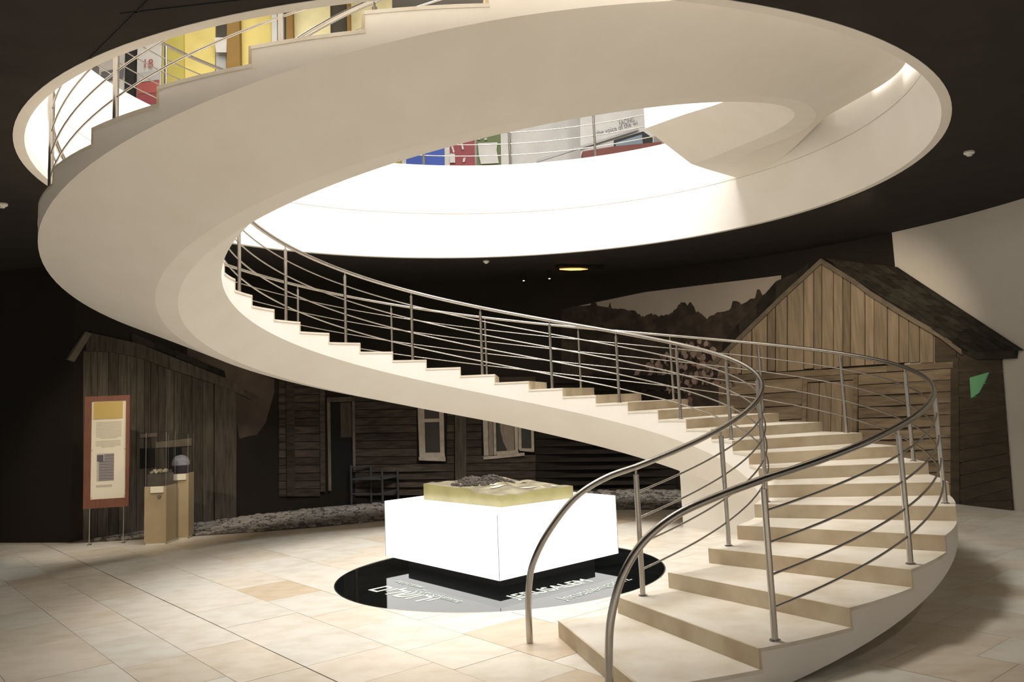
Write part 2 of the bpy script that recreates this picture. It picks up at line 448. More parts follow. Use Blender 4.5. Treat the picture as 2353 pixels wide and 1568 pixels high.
def end_curve(tt, pts):
    out = []
    for i in range(len(pts)-1):                                  # smooth through (angle, height) knots
        p0, p1, p2, p3 = pts[max(i-1, 0)], pts[i], pts[i+1], pts[min(i+2, len(pts)-1)]
        for s in range(6):
            t = s/6
            f = lambda a, b, c, d: .5*((2*b)+(-a+c)*t+(2*a-5*b+4*c-d)*t*t+(-a+3*b-3*c+d)*t**3)
            out.append(pt(tt, f(p0[0], p1[0], p2[0], p3[0]), f(p0[1], p1[1], p2[1], p3[1])))
    out.append(pt(tt, *pts[-1])); return out
TI, TO = .045, .955
z2 = 2*H+HR
railing('steel railing along the inner edge of the steps', TI, .36, .021,
        end_curve(TI, [(-86.0, 0.0), (-86.0, .24), (-85.7, .43), (-84.9, .58), (-82.4, .79), (-78.1, 1.02), (-73.0, 1.15), (TH0+1.36*DTH, z2)]))
railing('steel railing along the outer edge of the steps', TO, .25, .021,
        end_curve(TO, [(-83.3, 0.0), (-83.2, .30), (-82.8, .52), (-81.7, .74), (-79.8, .92), (-77.0, 1.05), (-73.4, 1.135), (TH0+1.25*DTH, z2)]))
# balcony railing round the opening, upper floor
br = thing('balcony_railing', 'steel railing on the upper floor edge around the round opening', 'railing')
def bp(th, dz): return Vector((FC[0]+4.6*cos(rad(th)), FC[1]+4.6*sin(rad(th)), ZT+dz))
B0, B1 = 42, 340
for i in range(17):
    b = bp(50.0+18*i, 0)
    if 50+18*i > B1: break
    MB().tube([b, b+Vector((0, 0, HR-.02))], .02, 10).build('post', M['steel'], br, True)
for f in LV+(1.0,):
    MB().tube([bp(B0+(B1-B0)*i/130, f*HR) for i in range(131)], .024 if f == 1 else .0085, 10 if f == 1 else 7).build('handrail' if f == 1 else 'rod', M['steel'], br, True, 80)

# outlines on the curved wall: (part, relief depth, ((angle in degrees, height), ...), tint)
MURAL = {
 'cabin': [
  ('gable_board',0.028,((55.01,2.315),(53.38,2.479),(53.62,2.069),(55.15,2.067)),None),
  ('gable_board',0.028,((53.2,2.497),(51.36,2.679),(51.73,2.079),(53.45,2.077)),None),
  ('gable_board',0.028,((51.18,2.696),(49.7,2.843),(50.19,2.062),(51.57,2.06)),None),
  ('gable_board',0.028,((49.52,2.861),(47.27,3.079),(47.92,2.072),(50.01,2.07)),None),
  ('gable_board',0.024,((47.09,3.096),(45.96,3.204),(46.69,2.091),(47.75,2.09)),None),
  ('gable_board',0.02,((45.78,3.221),(44.1,3.375),(44.98,2.069),(46.54,2.068)),None),
  ('gable_board',0.02,((43.93,3.39),(41.51,3.598),(42.57,2.074),(44.82,2.072)),None),
  ('gable_board',0.024,((41.33,3.613),(39.94,3.728),(41.11,2.09),(42.4,2.088)),None),
  ('gable_board',0.024,((39.76,3.743),(38.65,3.834),(39.93,2.068),(40.96,2.066)),None),
  ('gable_board',0.028,((38.48,3.834),(37.04,3.697),(38.24,2.077),(39.77,2.076)),None),
  ('gable_board',0.028,((36.88,3.682),(35.8,3.58),(36.93,2.085),(38.08,2.084)),None),
  ('gable_board',0.024,((35.65,3.566),(34.74,3.482),(35.82,2.086),(36.77,2.085)),None),
  ('gable_board',0.024,((34.59,3.468),(32.84,3.285),(33.79,2.086),(35.66,2.086)),None),
  ('gable_board',0.02,((32.69,3.269),(31.64,3.16),(32.51,2.087),(33.63,2.086)),None),
  ('gable_board',0.028,((31.49,3.146),(29.87,3.0),(30.63,2.086),(32.35,2.086)),None),
  ('gable_board',0.02,((29.72,2.986),(28.4,2.868),(29.07,2.077),(30.48,2.077)),None),
  ('gable_board',0.02,((28.25,2.855),(27.11,2.754),(27.69,2.088),(28.91,2.088)),None),
  ('gable_board',0.02,((26.96,2.743),(25.71,2.642),(26.2,2.082),(27.54,2.081)),None),
  ('gable_board',0.02,((25.56,2.63),(23.93,2.501),(24.33,2.061),(26.07,2.061)),None),
  ('corner_board',0.018,((23.75,2.487),(21.11,2.241),(21.17,2.055),(24.13,2.065)),None),
  ('barge_board',0.06,((56.8,2.205),(55.47,2.355),(55.53,2.252),(56.86,2.102)),None),
  ('barge_board',0.06,((55.47,2.355),(51.01,2.798),(51.07,2.696),(55.53,2.252)),None),
  ('barge_board',0.06,((51.01,2.798),(44.64,3.41),(44.71,3.311),(51.07,2.696)),None),
  ('barge_board',0.06,((44.64,3.41),(38.5,3.926),(38.57,3.83),(44.71,3.311)),None),
  ('barge_board',0.06,((38.5,3.922),(33.85,3.483),(33.92,3.398),(38.57,3.834)),None),
  ('barge_board',0.06,((33.85,3.483),(31.97,3.272),(32.03,3.188),(33.92,3.398)),None),
  ('barge_board',0.06,((31.97,3.272),(27.08,2.831),(27.15,2.751),(32.03,3.188)),None),
  ('barge_board',0.06,((27.08,2.831),(22.86,2.493),(22.93,2.416),(27.15,2.751)),None),
  ('barge_board',0.06,((22.86,2.493),(20.09,2.216),(20.16,2.141),(22.93,2.416)),None),
  ('beam',0.035,((55.25,2.048),(46.83,2.054),(46.9,1.948),(55.31,1.937)),None),
  ('beam',0.035,((46.83,2.054),(38.61,2.056),(38.69,1.955),(46.9,1.948)),None),
  ('beam',0.035,((38.61,2.056),(30.64,2.055),(30.72,1.96),(38.69,1.955)),None),
  ('beam',0.035,((30.64,2.055),(21.4,2.051),(21.49,1.963),(30.72,1.96)),None),
  ('wall_log',0.02,((55.19,1.923),(48.89,1.932),(42.71,1.938),(42.87,1.715),(49.04,1.704),(55.32,1.694)),None),
  ('wall_log',0.026,((55.33,1.681),(49.05,1.692),(42.87,1.703),(43.03,1.48),(49.19,1.466),(55.46,1.452)),None),
  ('wall_log',0.026,((55.47,1.439),(49.2,1.453),(43.04,1.468),(43.19,1.246),(49.34,1.227),(55.6,1.211)),None),
  ('wall_log',0.02,((55.61,1.198),(49.35,1.215),(43.2,1.234),(43.35,1.012),(49.49,0.99),(55.74,0.97)),None),
  ('wall_log',0.032,((55.75,0.958),(49.5,0.977),(43.36,1.0),(43.51,0.778),(49.64,0.752),(55.88,0.731)),None),
  ('wall_log',0.032,((55.89,0.718),(49.65,0.74),(43.52,0.767),(43.67,0.545),(49.79,0.516),(56.02,0.491)),None),
  ('wall_log',0.032,((56.02,0.479),(49.8,0.503),(43.68,0.534),(43.83,0.313),(49.94,0.279),(56.15,0.253)),None),
  ('wall_log',0.02,((56.16,0.24),(49.95,0.267),(43.84,0.301),(43.99,0.081),(50.09,0.044),(56.29,0.015)),None),
  ('wall_log',0.02,((56.3,0.002),(50.1,0.032),(44.0,0.069),(44.15,-0.151),(50.24,-0.191),(56.43,-0.223)),None),
  ('wall_log',0.032,((56.44,-0.235),(50.24,-0.203),(44.16,-0.163),(44.31,-0.382),(50.38,-0.426),(56.56,-0.46)),None),
  ('wall_log',0.02,((56.57,-0.472),(50.39,-0.438),(44.32,-0.394),(44.47,-0.613),(50.53,-0.66),(56.7,-0.696)),None),
  ('wall_log',0.026,((34.68,1.945),(28.03,1.949),(21.55,1.952),(21.7,1.795),(28.17,1.787),(34.81,1.777)),None),
  ('wall_log',0.026,((34.82,1.766),(28.17,1.776),(21.71,1.785),(21.86,1.628),(28.31,1.613),(34.95,1.598)),None),
  ('wall_log',0.02,((34.96,1.587),(28.32,1.603),(21.87,1.618),(22.02,1.461),(28.46,1.44),(35.09,1.419)),None),
  ('wall_log',0.026,((35.1,1.408),(28.47,1.429),(22.03,1.451),(22.17,1.294),(28.61,1.267),(35.23,1.241)),None),
  ('wall_log',0.026,((35.24,1.23),(28.62,1.256),(22.18,1.284),(22.33,1.127),(28.76,1.094),(35.37,1.062)),None),
  ('wall_log',0.02,((35.38,1.051),(28.77,1.083),(22.34,1.117),(22.48,0.961),(28.9,0.921),(35.51,0.884)),None),
  ('wall_log',0.02,((35.51,0.873),(28.91,0.91),(22.49,0.951),(22.64,0.794),(29.05,0.748),(35.64,0.706)),None),
  ('wall_log',0.026,((35.65,0.695),(29.06,0.738),(22.65,0.784),(22.79,0.628),(29.2,0.576),(35.78,0.528)),None),
  ('wall_log',0.02,((35.79,0.517),(29.21,0.565),(22.8,0.618),(22.95,0.461),(29.34,0.403),(35.92,0.35)),None),
  ('wall_log',0.026,((35.93,0.339),(29.35,0.393),(22.96,0.451),(23.1,0.295),(29.49,0.231),(36.05,0.173)),None),
  ('wall_log',0.026,((36.06,0.162),(29.5,0.22),(23.11,0.285),(23.26,0.128),(29.63,0.059),(36.19,-0.005)),None),
  ('wall_log',0.032,((36.2,-0.016),(29.64,0.048),(23.27,0.118),(23.41,-0.038),(29.78,-0.113),(36.33,-0.182)),None),
  ('wall_log',0.032,((36.33,-0.193),(29.79,-0.124),(23.42,-0.048),(23.56,-0.204),(29.92,-0.285),(36.46,-0.359)),None),
  ('wall_log',0.02,((36.47,-0.37),(29.93,-0.296),(23.57,-0.214),(23.72,-0.37),(30.07,-0.457),(36.6,-0.535)),None),
  ('side_log',0.022,((21.21,2.076),(15.36,2.031),(15.4,1.881),(21.34,1.898)),None),
  ('side_log',0.022,((21.35,1.888),(15.41,1.871),(15.44,1.721),(21.47,1.711)),None),
  ('side_log',0.028,((21.48,1.701),(15.45,1.712),(15.49,1.562),(21.61,1.524)),None),
  ('side_log',0.022,((21.62,1.514),(15.5,1.552),(15.53,1.403),(21.75,1.337)),None),
  ('side_log',0.016,((21.76,1.327),(15.54,1.394),(15.58,1.244),(21.88,1.151)),None),
  ('side_log',0.022,((21.89,1.141),(15.59,1.235),(15.62,1.086),(22.02,0.964)),None),
  ('side_log',0.022,((22.03,0.954),(15.63,1.077),(15.67,0.929),(22.15,0.778)),None),
  ('side_log',0.028,((22.16,0.768),(15.68,0.919),(15.71,0.771),(22.29,0.592)),None),
  ('side_log',0.016,((22.3,0.582),(15.72,0.762),(15.76,0.614),(22.42,0.406)),None),
  ('side_log',0.016,((22.43,0.396),(15.77,0.605),(15.8,0.457),(22.55,0.221)),None),
  ('side_log',0.022,((22.56,0.211),(15.81,0.448),(15.85,0.301),(22.69,0.035)),None),
  ('side_log',0.016,((22.7,0.025),(15.86,0.292),(15.89,0.145),(22.82,-0.15)),None),
  ('side_log',0.028,((22.83,-0.16),(15.9,0.136),(15.93,-0.01),(22.95,-0.335)),None),
  ('corner_post',0.036,((21.81,2.111),(20.77,2.102),(22.61,-0.323),(23.77,-0.37)),None),
  ('side_log',0.012,((21.01,2.218),(18.15,2.192),(15.1,2.165),(15.25,2.023),(21.15,2.068)),None),
  ('shingle',0.053,((37.83,3.912),(35.82,3.708),(34.23,3.658),(36.19,3.855)),None),
  ('shingle',0.056,((36.11,3.853),(34.15,3.655),(32.58,3.605),(34.48,3.797)),None),
  ('shingle',0.053,((34.4,3.794),(32.5,3.602),(30.93,3.553),(32.78,3.739)),None),
  ('shingle',0.053,((32.7,3.736),(30.85,3.55),(29.3,3.501),(31.1,3.681)),None),
  ('shingle',0.062,((31.02,3.678),(29.22,3.499),(27.68,3.45),(29.42,3.624)),None),
  ('shingle',0.054,((29.35,3.621),(27.61,3.447),(26.36,3.408),(28.06,3.578)),None),
  ('shingle',0.057,((36.68,3.775),(34.68,3.574),(34.18,3.559),(36.17,3.758)),None),
  ('shingle',0.064,((36.09,3.755),(34.1,3.556),(32.55,3.51),(34.49,3.703)),None),
  ('shingle',0.047,((34.41,3.7),(32.47,3.508),(30.94,3.461),(32.82,3.649)),None),
  ('shingle',0.05,((32.74,3.646),(30.86,3.459),(29.33,3.414),(31.16,3.595)),None),
  ('shingle',0.061,((31.08,3.592),(29.26,3.411),(27.74,3.366),(29.52,3.542)),None),
  ('shingle',0.054,((29.44,3.539),(27.67,3.364),(26.16,3.319),(27.89,3.489)),None),
  ('shingle',0.055,((27.81,3.487),(26.09,3.317),(25.15,3.289),(26.84,3.455)),None),
  ('shingle',0.05,((35.24,3.629),(33.24,3.432),(32.61,3.414),(34.58,3.609)),None),
  ('shingle',0.054,((34.5,3.607),(32.53,3.412),(31.02,3.37),(32.94,3.559)),None),
  ('shingle',0.057,((32.86,3.557),(30.95,3.368),(29.45,3.326),(31.31,3.509)),None),
  ('shingle',0.061,((31.23,3.507),(29.38,3.324),(27.89,3.282),(29.7,3.459)),None),
  ('shingle',0.052,((29.62,3.457),(27.81,3.28),(26.34,3.239),(28.09,3.41)),None),
  ('shingle',0.051,((28.01,3.408),(26.26,3.237),(24.8,3.196),(26.5,3.362)),None),
  ('shingle',0.054,((26.42,3.36),(24.72,3.194),(23.95,3.172),(25.62,3.335)),None),
  ('shingle',0.049,((33.8,3.487),(31.82,3.293),(31.14,3.276),(33.09,3.467)),None),
  ('shingle',0.055,((33.01,3.464),(31.06,3.274),(29.59,3.235),(31.49,3.42)),None),
  ('shingle',0.052,((31.42,3.418),(29.52,3.233),(28.06,3.195),(29.9,3.375)),None),
  ('shingle',0.048,((29.83,3.372),(27.98,3.193),(26.53,3.155),(28.33,3.329)),None),
  ('shingle',0.051,((28.25,3.327),(26.46,3.154),(25.02,3.116),(26.76,3.284)),None),
  ('shingle',0.059,((26.69,3.282),(24.95,3.114),(23.52,3.077),(25.21,3.24)),None),
  ('shingle',0.047,((25.13,3.238),(23.45,3.076),(22.75,3.058),(24.42,3.218)),None),
  ('shingle',0.051,((32.38,3.347),(30.41,3.157),(29.97,3.147),(31.91,3.335)),None),
  ('shingle',0.061,((31.84,3.333),(29.9,3.145),(28.46,3.11),(30.35,3.293)),None),
  ('shingle',0.058,((30.28,3.291),(28.39,3.109),(26.96,3.074),(28.8,3.251)),None),
  ('shingle',0.059,((28.73,3.249),(26.89,3.073),(25.47,3.039),(27.26,3.21)),None),
  ('shingle',0.051,((27.19,3.208),(25.4,3.037),(23.99,3.003),(25.73,3.169)),None),
  ('shingle',0.055,((25.66,3.167),(23.92,3.002),(22.53,2.968),(24.21,3.129)),None),
  ('shingle',0.059,((24.14,3.127),(22.46,2.967),(21.57,2.946),(23.22,3.102)),None),
  ('shingle',0.057,((30.9,3.209),(28.96,3.023),(27.55,2.992),(29.45,3.172)),None),
  ('shingle',0.063,((29.37,3.171),(27.48,2.99),(26.09,2.96),(27.93,3.135)),None),
  ('shingle',0.046,((27.86,3.133),(26.02,2.958),(24.64,2.928),(26.43,3.097)),None),
  ('shingle',0.06,((26.35,3.096),(24.57,2.926),(23.19,2.896),(24.93,3.06)),None),
  ('shingle',0.052,((24.86,3.059),(23.12,2.895),(21.76,2.865),(23.44,3.024)),None),
  ('shingle',0.05,((23.37,3.022),(21.69,2.864),(20.39,2.836),(22.03,2.989)),None),
  ('shingle',0.048,((29.56,3.076),(27.63,2.894),(27.23,2.886),(29.15,3.066)),None),
  ('shingle',0.065,((29.08,3.065),(27.16,2.885),(25.8,2.857),(27.66,3.032)),None),
  ('shingle',0.058,((27.59,3.031),(25.73,2.856),(24.37,2.829),(26.19,2.999)),None),
  ('shingle',0.061,((26.11,2.997),(24.31,2.828),(22.96,2.801),(24.72,2.966)),None),
  ('shingle',0.052,((24.65,2.964),(22.89,2.8),(21.55,2.774),(23.26,2.933)),None),
  ('shingle',0.049,((23.19,2.931),(21.49,2.772),(20.16,2.746),(21.82,2.9)),None),
  ('shingle',0.065,((21.75,2.899),(20.09,2.745),(19.22,2.728),(20.85,2.878)),None),
  ('shingle',0.048,((28.17,2.944),(26.25,2.766),(25.93,2.76),(27.83,2.937)),None),
  ('shingle',0.063,((27.76,2.936),(25.86,2.759),(24.53,2.736),(26.38,2.907)),None),
  ('shingle',0.053,((26.31,2.906),(24.46,2.735),(23.14,2.711),(24.94,2.878)),None),
  ('shingle',0.048,((24.87,2.876),(23.08,2.71),(21.76,2.687),(23.51,2.848)),None),
  ('shingle',0.052,((23.44,2.847),(21.7,2.686),(20.39,2.663),(22.09,2.819)),None),
  ('shingle',0.046,((22.03,2.818),(20.33,2.662),(19.03,2.64),(20.68,2.79)),None),
  ('shingle',0.053,((20.62,2.789),(18.97,2.639),(18.06,2.623),(19.68,2.77)),None),
  ('shingle',0.063,((26.69,2.814),(24.79,2.64),(23.5,2.62),(25.34,2.789)),None),
  ('shingle',0.057,((25.28,2.788),(23.43,2.619),(22.14,2.599),(23.94,2.763)),None),
  ('shingle',0.048,((23.87,2.762),(22.08,2.598),(20.8,2.579),(22.55,2.737)),None),
  ('shingle',0.055,((22.48,2.736),(20.74,2.578),(19.46,2.559),(21.16,2.712)),None),
  ('shingle',0.064,((21.09,2.711),(19.4,2.558),(18.14,2.539),(19.78,2.687)),None),
  ('shingle',0.059,((19.72,2.686),(18.07,2.538),(16.91,2.52),(18.51,2.664)),None),
  ('shingle',0.05,((25.2,2.686),(23.33,2.517),(22.06,2.501),(23.89,2.665)),None),
  ('shingle',0.054,((23.83,2.664),(22.0,2.5),(20.75,2.484),(22.53,2.643)),None),
  ('shingle',0.063,((22.46,2.642),(20.69,2.483),(19.44,2.467),(21.17,2.621)),None),
  ('shingle',0.047,((21.1,2.62),(19.38,2.466),(18.14,2.45),(19.82,2.599)),None),
  ('shingle',0.061,((19.76,2.598),(18.08,2.449),(16.85,2.433),(18.48,2.578)),None),
  ('shingle',0.056,((18.42,2.577),(16.79,2.433),(15.77,2.42),(17.36,2.56)),None),
  ('shingle',0.064,((23.94,2.565),(22.08,2.4),(20.85,2.387),(22.67,2.548)),None),
  ('shingle',0.062,((22.6,2.547),(20.79,2.386),(19.57,2.373),(21.34,2.529)),None),
  ('shingle',0.049,((21.27,2.528),(19.51,2.372),(18.3,2.36),(20.01,2.511)),None),
  ('shingle',0.055,((19.95,2.51),(18.23,2.359),(17.03,2.346),(18.7,2.493)),None),
  ('shingle',0.055,((18.64,2.492),(16.97,2.346),(15.77,2.333),(17.39,2.475)),None),
  ('shingle',0.056,((17.33,2.474),(15.71,2.333),(14.63,2.321),(16.21,2.459)),None),
  ('shingle',0.046,((22.72,2.447),(20.86,2.285),(20.61,2.283),(22.45,2.444)),None),
  ('shingle',0.061,((22.39,2.443),(20.55,2.282),(19.35,2.273),(21.15,2.429)),None),
  ('shingle',0.052,((21.09,2.428),(19.29,2.272),(18.11,2.263),(19.85,2.414)),None),
  ('shingle',0.057,((19.79,2.413),(18.05,2.262),(16.87,2.253),(18.57,2.399)),None),
  ('shingle',0.046,((18.51,2.398),(16.81,2.252),(15.64,2.243),(17.29,2.385)),None),
  ('shingle',0.051,((17.23,2.384),(15.58,2.242),(14.42,2.233),(16.02,2.37)),None),
  ('shingle',0.056,((15.96,2.369),(14.36,2.232),(13.5,2.225),(15.07,2.359)),None),
  ('shingle',0.062,((21.38,2.33),(19.54,2.172),(19.19,2.17),(21.02,2.327)),None),
  ('shingle',0.05,((20.96,2.326),(19.13,2.17),(17.97,2.163),(19.75,2.315)),None),
  ('shingle',0.065,((19.69,2.314),(17.92,2.163),(16.76,2.156),(18.49,2.304)),None),
  ('shingle',0.059,((18.43,2.303),(16.71,2.156),(15.56,2.15),(17.24,2.292)),None),
  ('shingle',0.064,((17.18,2.292),(15.5,2.149),(14.36,2.143),(16.0,2.281)),None),
  ('shingle',0.052,((15.94,2.28),(14.31,2.143),(13.17,2.136),(14.76,2.27)),None),
  ('shingle',0.049,((14.7,2.269),(13.12,2.136),(12.38,2.132),(13.94,2.263)),None),
  ('eave_board',0.05,((20.12,2.185),(15.6,2.175),(13.07,2.17),(13.38,2.033),(15.74,2.039),(18.28,2.058)),None),
  ('roof_strip',0.03,((42.27,3.759),(40.45,3.885),(40.57,3.718),(42.41,3.563)),None),
  ('roof_strip',0.03,((45.45,3.651),(42.27,3.759),(42.41,3.563),(45.7,3.271)),None),
  ('roof_strip',0.03,((48.61,3.299),(45.45,3.651),(45.7,3.271),(48.82,2.973)),None),
  ('roof_strip',0.03,((51.42,2.988),(48.61,3.299),(48.82,2.973),(51.59,2.7)),None),
  ('roof_strip',0.03,((54.12,2.634),(51.42,2.988),(51.59,2.7),(54.24,2.438)),None),
 ],
 'cabin_door': [
  ('door_plank',0.019,((42.02,1.842),(40.44,1.845),(42.17,-0.577),(43.72,-0.591)),None),
  ('door_plank',0.015,((40.33,1.845),(38.69,1.848),(40.45,-0.56),(42.05,-0.576)),None),
  ('door_plank',0.019,((38.58,1.847),(37.08,1.85),(38.87,-0.544),(40.34,-0.559)),None),
  ('door_plank',0.019,((36.97,1.85),(35.54,1.852),(37.36,-0.528),(38.76,-0.543)),None),
  ('door_post',0.04,((42.64,1.944),(42.01,1.945),(43.78,-0.599),(44.4,-0.604)),None),
  ('door_post',0.04,((35.35,1.951),(34.74,1.951),(36.65,-0.528),(37.25,-0.534)),None),
  ('lintel',0.04,((42.01,1.945),(35.35,1.951),(35.42,1.866),(42.07,1.857)),None),
 ],
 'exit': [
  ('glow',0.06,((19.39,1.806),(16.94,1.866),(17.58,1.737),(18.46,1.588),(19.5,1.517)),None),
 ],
 'sky': [
  ('sky',0.004,((75.97,3.556),(75.63,3.563),(75.63,3.554),(75.98,3.554)),None),
  ('sky',0.004,((75.63,3.563),(75.29,3.569),(75.29,3.553),(75.63,3.554)),None),
  ('sky',0.004,((75.29,3.569),(74.94,3.575),(74.95,3.552),(75.29,3.553)),None),
  ('sky',0.004,((74.94,3.575),(74.6,3.582),(74.61,3.553),(74.95,3.552)),None),
  ('sky',0.004,((74.6,3.582),(74.26,3.588),(74.27,3.553),(74.61,3.553)),None),
  ('sky',0.004,((74.26,3.588),(74.19,3.589),(74.2,3.554),(74.27,3.553)),None),
  ('sky',0.004,((74.19,3.589),(73.91,3.594),(73.91,3.591),(74.2,3.554)),None),
  ('sky',0.004,((73.36,3.603),(73.23,3.606),(73.23,3.588),(73.36,3.601)),None),
  ('sky',0.004,((73.23,3.606),(73.02,3.609),(73.05,3.535),(73.23,3.588)),None),
  ('sky',0.004,((73.02,3.609),(72.88,3.612),(72.92,3.531),(73.05,3.535)),None),
  ('sky',0.004,((72.88,3.612),(72.54,3.617),(72.58,3.521),(72.92,3.531)),None),
  ('sky',0.004,((72.54,3.617),(72.2,3.623),(72.24,3.511),(72.58,3.521)),None),
  ('sky',0.004,((72.2,3.623),(71.85,3.629),(71.91,3.501),(72.24,3.511)),None),
  ('sky',0.004,((71.85,3.629),(71.51,3.634),(71.57,3.492),(71.91,3.501)),None),
  ('sky',0.004,((71.51,3.634),(71.3,3.638),(71.37,3.486),(71.57,3.492)),None),
  ('sky',0.004,((71.3,3.638),(71.17,3.64),(71.21,3.54),(71.37,3.486)),None),
  ('sky',0.004,((71.17,3.64),(71.03,3.642),(71.05,3.593),(71.21,3.54)),None),
  ('sky',0.004,((71.03,3.642),(70.82,3.646),(70.9,3.473),(71.05,3.593)),None),
  ('sky',0.004,((70.82,3.646),(70.48,3.651),(70.57,3.452),(70.9,3.473)),None),
  ('sky',0.004,((70.48,3.651),(70.14,3.657),(70.23,3.46),(70.57,3.452)),None),
  ('sky',0.004,((70.14,3.657),(69.8,3.662),(69.9,3.437),(70.23,3.46)),None),
  ('sky',0.004,((69.8,3.662),(69.45,3.668),(69.55,3.448),(69.9,3.437)),None),
  ('sky',0.004,((69.45,3.668),(69.11,3.673),(69.22,3.441),(69.55,3.448)),None),
  ('sky',0.004,((69.11,3.673),(68.77,3.678),(68.88,3.431),(69.22,3.441)),None),
  ('sky',0.004,((68.77,3.678),(68.43,3.684),(68.55,3.412),(68.88,3.431)),None),
  ('sky',0.004,((68.43,3.684),(68.09,3.689),(68.22,3.394),(68.55,3.412)),None),
  ('sky',0.004,((68.09,3.689),(67.74,3.694),(67.88,3.399),(68.22,3.394)),None),
  ('sky',0.004,((67.74,3.694),(67.4,3.699),(67.55,3.394),(67.88,3.399)),None),
  ('sky',0.004,((67.4,3.699),(67.06,3.704),(67.21,3.381),(67.55,3.394)),None),
  ('sky',0.004,((67.06,3.704),(66.72,3.71),(66.9,3.319),(67.21,3.381)),None),
  ('sky',0.004,((66.72,3.71),(66.38,3.715),(66.57,3.309),(66.9,3.319)),None),
  ('sky',0.004,((66.38,3.715),(66.04,3.72),(66.26,3.251),(66.57,3.309)),None),
  ('sky',0.004,((66.04,3.72),(65.97,3.721),(66.18,3.278),(66.26,3.251)),None),
  ('sky',0.004,((65.97,3.721),(65.69,3.725),(65.92,3.253),(66.18,3.278)),None),
  ('sky',0.004,((65.69,3.725),(65.35,3.726),(65.57,3.28),(65.92,3.253)),None),
  ('sky',0.004,((65.35,3.726),(65.02,3.728),(65.23,3.292),(65.57,3.28)),None),
  ('sky',0.004,((65.02,3.728),(64.68,3.729),(64.89,3.301),(65.23,3.292)),None),
  ('sky',0.004,((64.68,3.729),(64.47,3.73),(64.68,3.314),(64.89,3.301)),None),
  ('sky',0.004,((64.47,3.73),(64.34,3.73),(64.57,3.27),(64.68,3.314)),None),
  ('sky',0.004,((64.34,3.73),(64.0,3.732),(64.22,3.288),(64.57,3.27)),None),
  ('sky',0.004,((64.0,3.732),(63.66,3.733),(63.9,3.263),(64.22,3.288)),None),
  ('sky',0.004,((63.66,3.733),(63.32,3.734),(63.58,3.224),(63.9,3.263)),None),
  ('sky',0.004,((63.32,3.734),(63.25,3.734),(63.5,3.246),(63.58,3.224)),None),
  ('sky',0.004,((63.25,3.734),(62.98,3.735),(63.22,3.261),(63.5,3.246)),None),
  ('sky',0.004,((62.98,3.735),(62.65,3.737),(62.9,3.243),(63.22,3.261)),None),
  ('sky',0.004,((62.65,3.737),(62.31,3.738),(62.55,3.262),(62.9,3.243)),None),
  ('sky',0.004,((62.31,3.738),(61.97,3.739),(62.22,3.261),(62.55,3.262)),None),
  ('sky',0.004,((61.97,3.739),(61.77,3.739),(62.02,3.251),(62.22,3.261)),None),
  ('sky',0.004,((61.77,3.739),(61.63,3.74),(61.87,3.28),(62.02,3.251)),None),
  ('sky',0.004,((61.63,3.74),(61.3,3.741),(61.53,3.287),(61.87,3.28)),None),
  ('sky',0.004,((61.3,3.741),(60.96,3.742),(61.17,3.341),(61.53,3.287)),None),
  ('sky',0.004,((60.96,3.742),(60.82,3.742),(61.03,3.34),(61.17,3.341)),None),
  ('sky',0.004,((60.82,3.742),(60.62,3.743),(60.82,3.36),(61.03,3.34)),None),
  ('sky',0.004,((60.62,3.743),(60.28,3.744),(60.44,3.442),(60.82,3.36)),None),
  ('sky',0.004,((60.28,3.744),(60.22,3.744),(60.39,3.421),(60.44,3.442)),None),
  ('sky',0.004,((60.22,3.744),(59.95,3.745),(60.1,3.466),(60.39,3.421)),None),
  ('sky',0.004,((59.95,3.745),(59.61,3.746),(59.76,3.462),(60.1,3.466)),None),
  ('sky',0.004,((59.61,3.746),(59.54,3.746),(59.7,3.462),(59.76,3.462)),None),
  ('sky',0.004,((59.54,3.746),(59.28,3.746),(59.43,3.453),(59.7,3.462)),None),
  ('sky',0.004,((59.28,3.746),(58.94,3.747),(59.13,3.392),(59.43,3.453)),None),
  ('sky',0.004,((58.94,3.747),(58.6,3.748),(58.76,3.455),(59.13,3.392)),None),
  ('sky',0.004,((58.6,3.748),(58.4,3.749),(58.56,3.453),(58.76,3.455)),None),
  ('sky',0.004,((58.4,3.749),(58.27,3.749),(58.45,3.419),(58.56,3.453)),None),
  ('sky',0.004,((58.27,3.749),(57.93,3.749),(58.15,3.363),(58.45,3.419)),None),
  ('sky',0.004,((57.93,3.749),(57.73,3.75),(57.99,3.29),(58.15,3.363)),None),
  ('sky',0.004,((57.73,3.75),(57.6,3.75),(57.87,3.252),(57.99,3.29)),None),
  ('sky',0.004,((57.6,3.75),(57.26,3.751),(57.53,3.27),(57.87,3.252)),None),
  ('sky',0.004,((57.26,3.751),(56.93,3.751),(57.23,3.216),(57.53,3.27)),None),
  ('sky',0.004,((56.93,3.751),(56.86,3.751),(57.15,3.234),(57.23,3.216)),None),
  ('sky',0.004,((56.86,3.751),(56.59,3.751),(56.91,3.194),(57.15,3.234)),None),
  ('sky',0.004,((56.59,3.751),(56.26,3.752),(56.6,3.152),(56.91,3.194)),None),
  ('sky',0.004,((56.26,3.752),(55.99,3.752),(56.35,3.117),(56.6,3.152)),None),
  ('sky',0.004,((55.99,3.752),(55.93,3.752),(56.29,3.108),(56.35,3.117)),None),
  ('sky',0.004,((55.93,3.752),(55.59,3.752),(55.93,3.155),(56.29,3.108)),None),
  ('sky',0.004,((55.59,3.752),(55.26,3.752),(55.59,3.171),(55.93,3.155)),None),
  ('sky',0.004,((55.26,3.752),(54.93,3.753),(55.26,3.17),(55.59,3.171)),None),
  ('sky',0.004,((54.93,3.753),(54.59,3.753),(54.91,3.202),(55.26,3.17)),None),
  ('sky',0.004,((54.59,3.753),(54.26,3.753),(54.57,3.221),(54.91,3.202)),None),
